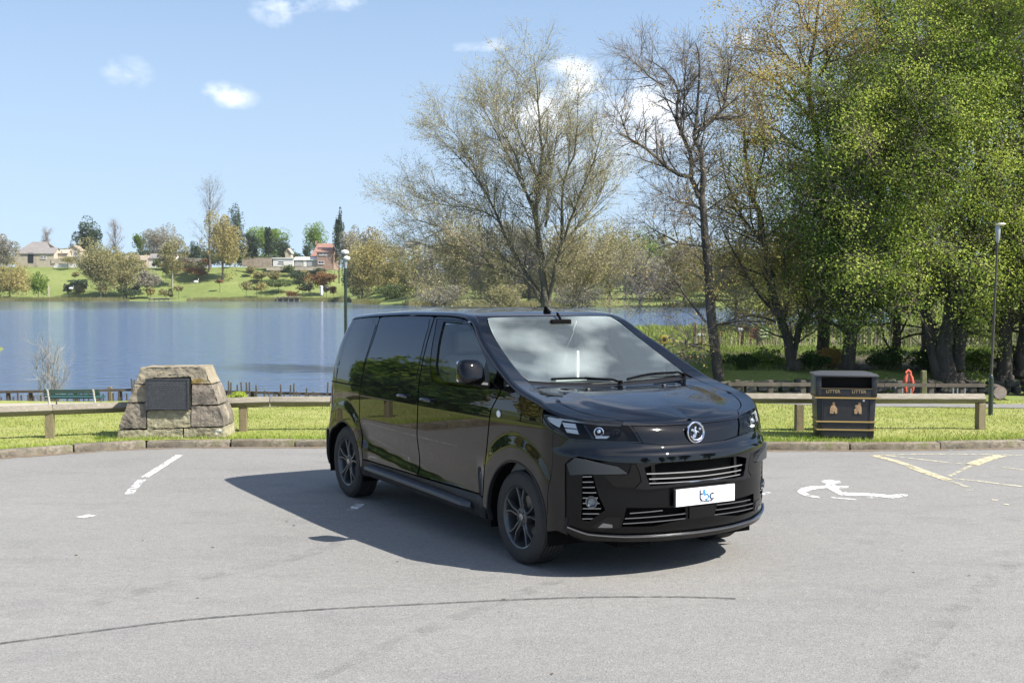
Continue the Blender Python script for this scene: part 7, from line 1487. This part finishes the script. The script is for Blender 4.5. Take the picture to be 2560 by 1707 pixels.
# sign boards on the paling
def board(label, px0, py0, px1, py1, Y, m, extra=None):
    a = at(px0, py0, Y); b = at(px1, py1, Y); c = (a+b)/2; g = float(Tz(c.x, Y)); th = empty('sign_board', (c.x, Y, g), 0, label, 'sign'); mb = MB(); mb.box((0, 0, c.z-g), (b.x-a.x, .03, a.z-b.z)); mb.build('panel', m, th, bevel=.006)
    for s in (-1, 1): mb = MB(); mb.box((s*(b.x-a.x)*.38, .04, (a.z-g)/2), (.05, .05, a.z-g)); mb.build('post', M_pdk, th)
    if extra:
        for z, hgt, m2 in extra: mb = MB(); mb.box((0, -.02, a.z-g-(a.z-b.z)*z), ((b.x-a.x)*.8, .012, (a.z-b.z)*hgt)); mb.build('stripe', m2, th)
M_org = mat('rust orange board', (.30, .12, .04), rough=.7); M_grb = mat('green board', (.10, .17, .05), rough=.7); M_whb = mat('white board', (.65, .66, .70), rough=.6); M_lgb = mat('pale green rail', (.45, .50, .30), rough=.7)
board('rust orange board on the paling fence', 1723, 752, 1742, 778, 47.6, M_org); board('green board with pale bars beside the orange one', 1743, 749, 1766, 778, 47.5, M_grb, [(.3, .12, M_lgb), (.55, .12, M_lgb), (.8, .12, M_lgb)]); board('small white notice on the paling fence', 1695, 752, 1705, 760, 47.8, M_whb); board('white notice low by the slim dark tree', 1604, 766, 1615, 771, 47, M_whb)
lr_ = at(1526, 780, 40); mb = MB(); mb.lathe([(.13, -.02), (.16, 0), (.13, .02)], n=20, M=Matrix.Rotation(math.pi/2, 4, 'X')); rb_ = empty('lifebuoy_sign', (lr_.x, 40, lr_.z-.9), 0, 'round yellow and red sign seen just above the van windscreen edge', 'sign'); mb.v = [(v[0], v[1], v[2]+.9) for v in mb.v]; mb.build('disc', mat('yellow disc', (.55, .42, .05), rough=.6), rb_)
mb = MB(); mb.lathe([(.07, -.03), (.07, .0)], n=14, M=Matrix.Rotation(math.pi/2, 4, 'X')); mb.v = [(v[0], v[1]-.02, v[2]+.9) for v in mb.v]; mb.build('centre', M_red, rb_); mb = MB(); mb.box((0, .05, .4), (.05, .05, .95)); mb.build('post', M_pdk, rb_)
for i, (px, Y, rx, rz, m, lab) in enumerate([(1705, 31.6, .55, .28, L_deep, 'low dark bush right of the slim dark tree'), (1765, 32.4, .6, .30, L_green, 'low green bush left of the forked trunks'), (1868, 31.8, .5, .30, L_deep, 'dark bush at the foot of the tall tree'), (1915, 32.6, .5, .34, L_copper, 'brownish undergrowth above the litter bin lid'), (2030, 31.9, .65, .36, L_deep, 'dark bush between the bin and the red jacket'), (2135, 31.8, .6, .32, L_deep, 'dark undergrowth behind the mossy post'), (2245, 31.5, .55, .34, L_green, 'low bush beside the many trunked tree'), (2330, 31.6, .6, .38, L_deep, 'dark bush behind the sawn log')]):
    x = (px-1176)/2710*Y; zb = float(Tz(x, Y)); th = empty('undergrowth_bush', (x, Y, zb), 0, lab, 'bush', 'undergrowth on the stream bank'); far_crown(th, (x, Y, zb+rz*.8), rx, rx*.8, rz, 2600, .035, m, 800+i, name='foliage')
V = []; n1, n2 = 40, 24
for i in range(n1):
    for j in range(n2):
        x = 7.2+i*.42+.12*math.sin(j*1.3); y = 31.15+j*.42; V.append((x, y, float(Tz(x, y))+.03))
me = bpy.data.meshes.new('woodland_floor'); me.from_pydata(V, [], [(i*n2+j, (i+1)*n2+j, (i+1)*n2+j+1, i*n2+j+1) for i in range(n1-1) for j in range(n2-1)])
tag(link('woodland_floor', me, worn('brown leaf litter', (.075, .055, .035), .36, .56, 1.1, .95), smooth=True), 'bare brown ground and old leaves under the stream bank trees', kind='structure')
# rough grass on the stream bank
def bankreg(rg, n):
    x = rg.uniform(3.5, 22, n); y = rg.uniform(31.2, 47, n); k = (x < 8.5) | (y > 38) | (rg.uniform(size=n) < .25); return x[k], y[k]
blades('bank_grass', 36000, bankreg, .04, .16, .016, leaf_mat('rough bank grass blades', (.10, .16, .028), (.23, .27, .07), .3, .7, .5), 'rough grass on the stream bank', lambda a, b: float(Tz(a, b)))
def farreg(rg, n): return rg.uniform(4, 34, n), rg.uniform(48, 92, n)
blades('meadow_grass', 22000, farreg, .10, .35, .04, leaf_mat('meadow grass blades', (.16, .22, .04), (.30, .34, .09), .3, .7, .3), 'bright meadow grass beyond the paling fence', lambda a, b: float(Tz(a, b)))

# ------------------------------------------------------------------ thin spring haze
hm = bpy.data.materials.new('haze'); hm.use_nodes = True; nt = hm.node_tree; nt.nodes.clear(); o_ = nt.nodes.new('ShaderNodeOutputMaterial'); pv = nt.nodes.new('ShaderNodeVolumePrincipled')
pv.inputs['Color'].default_value = (.88, .93, 1, 1); pv.inputs['Density'].default_value = .00011; pv.inputs['Anisotropy'].default_value = .3; nt.links.new(pv.outputs[0], o_.inputs['Volume'])
if HAZE:
    mb = MB(); mb.box((0, 250, 14), (1600, 1000, 40)); tag(mb.build('haze', hm), 'thin pale haze over the lake', kind='stuff')
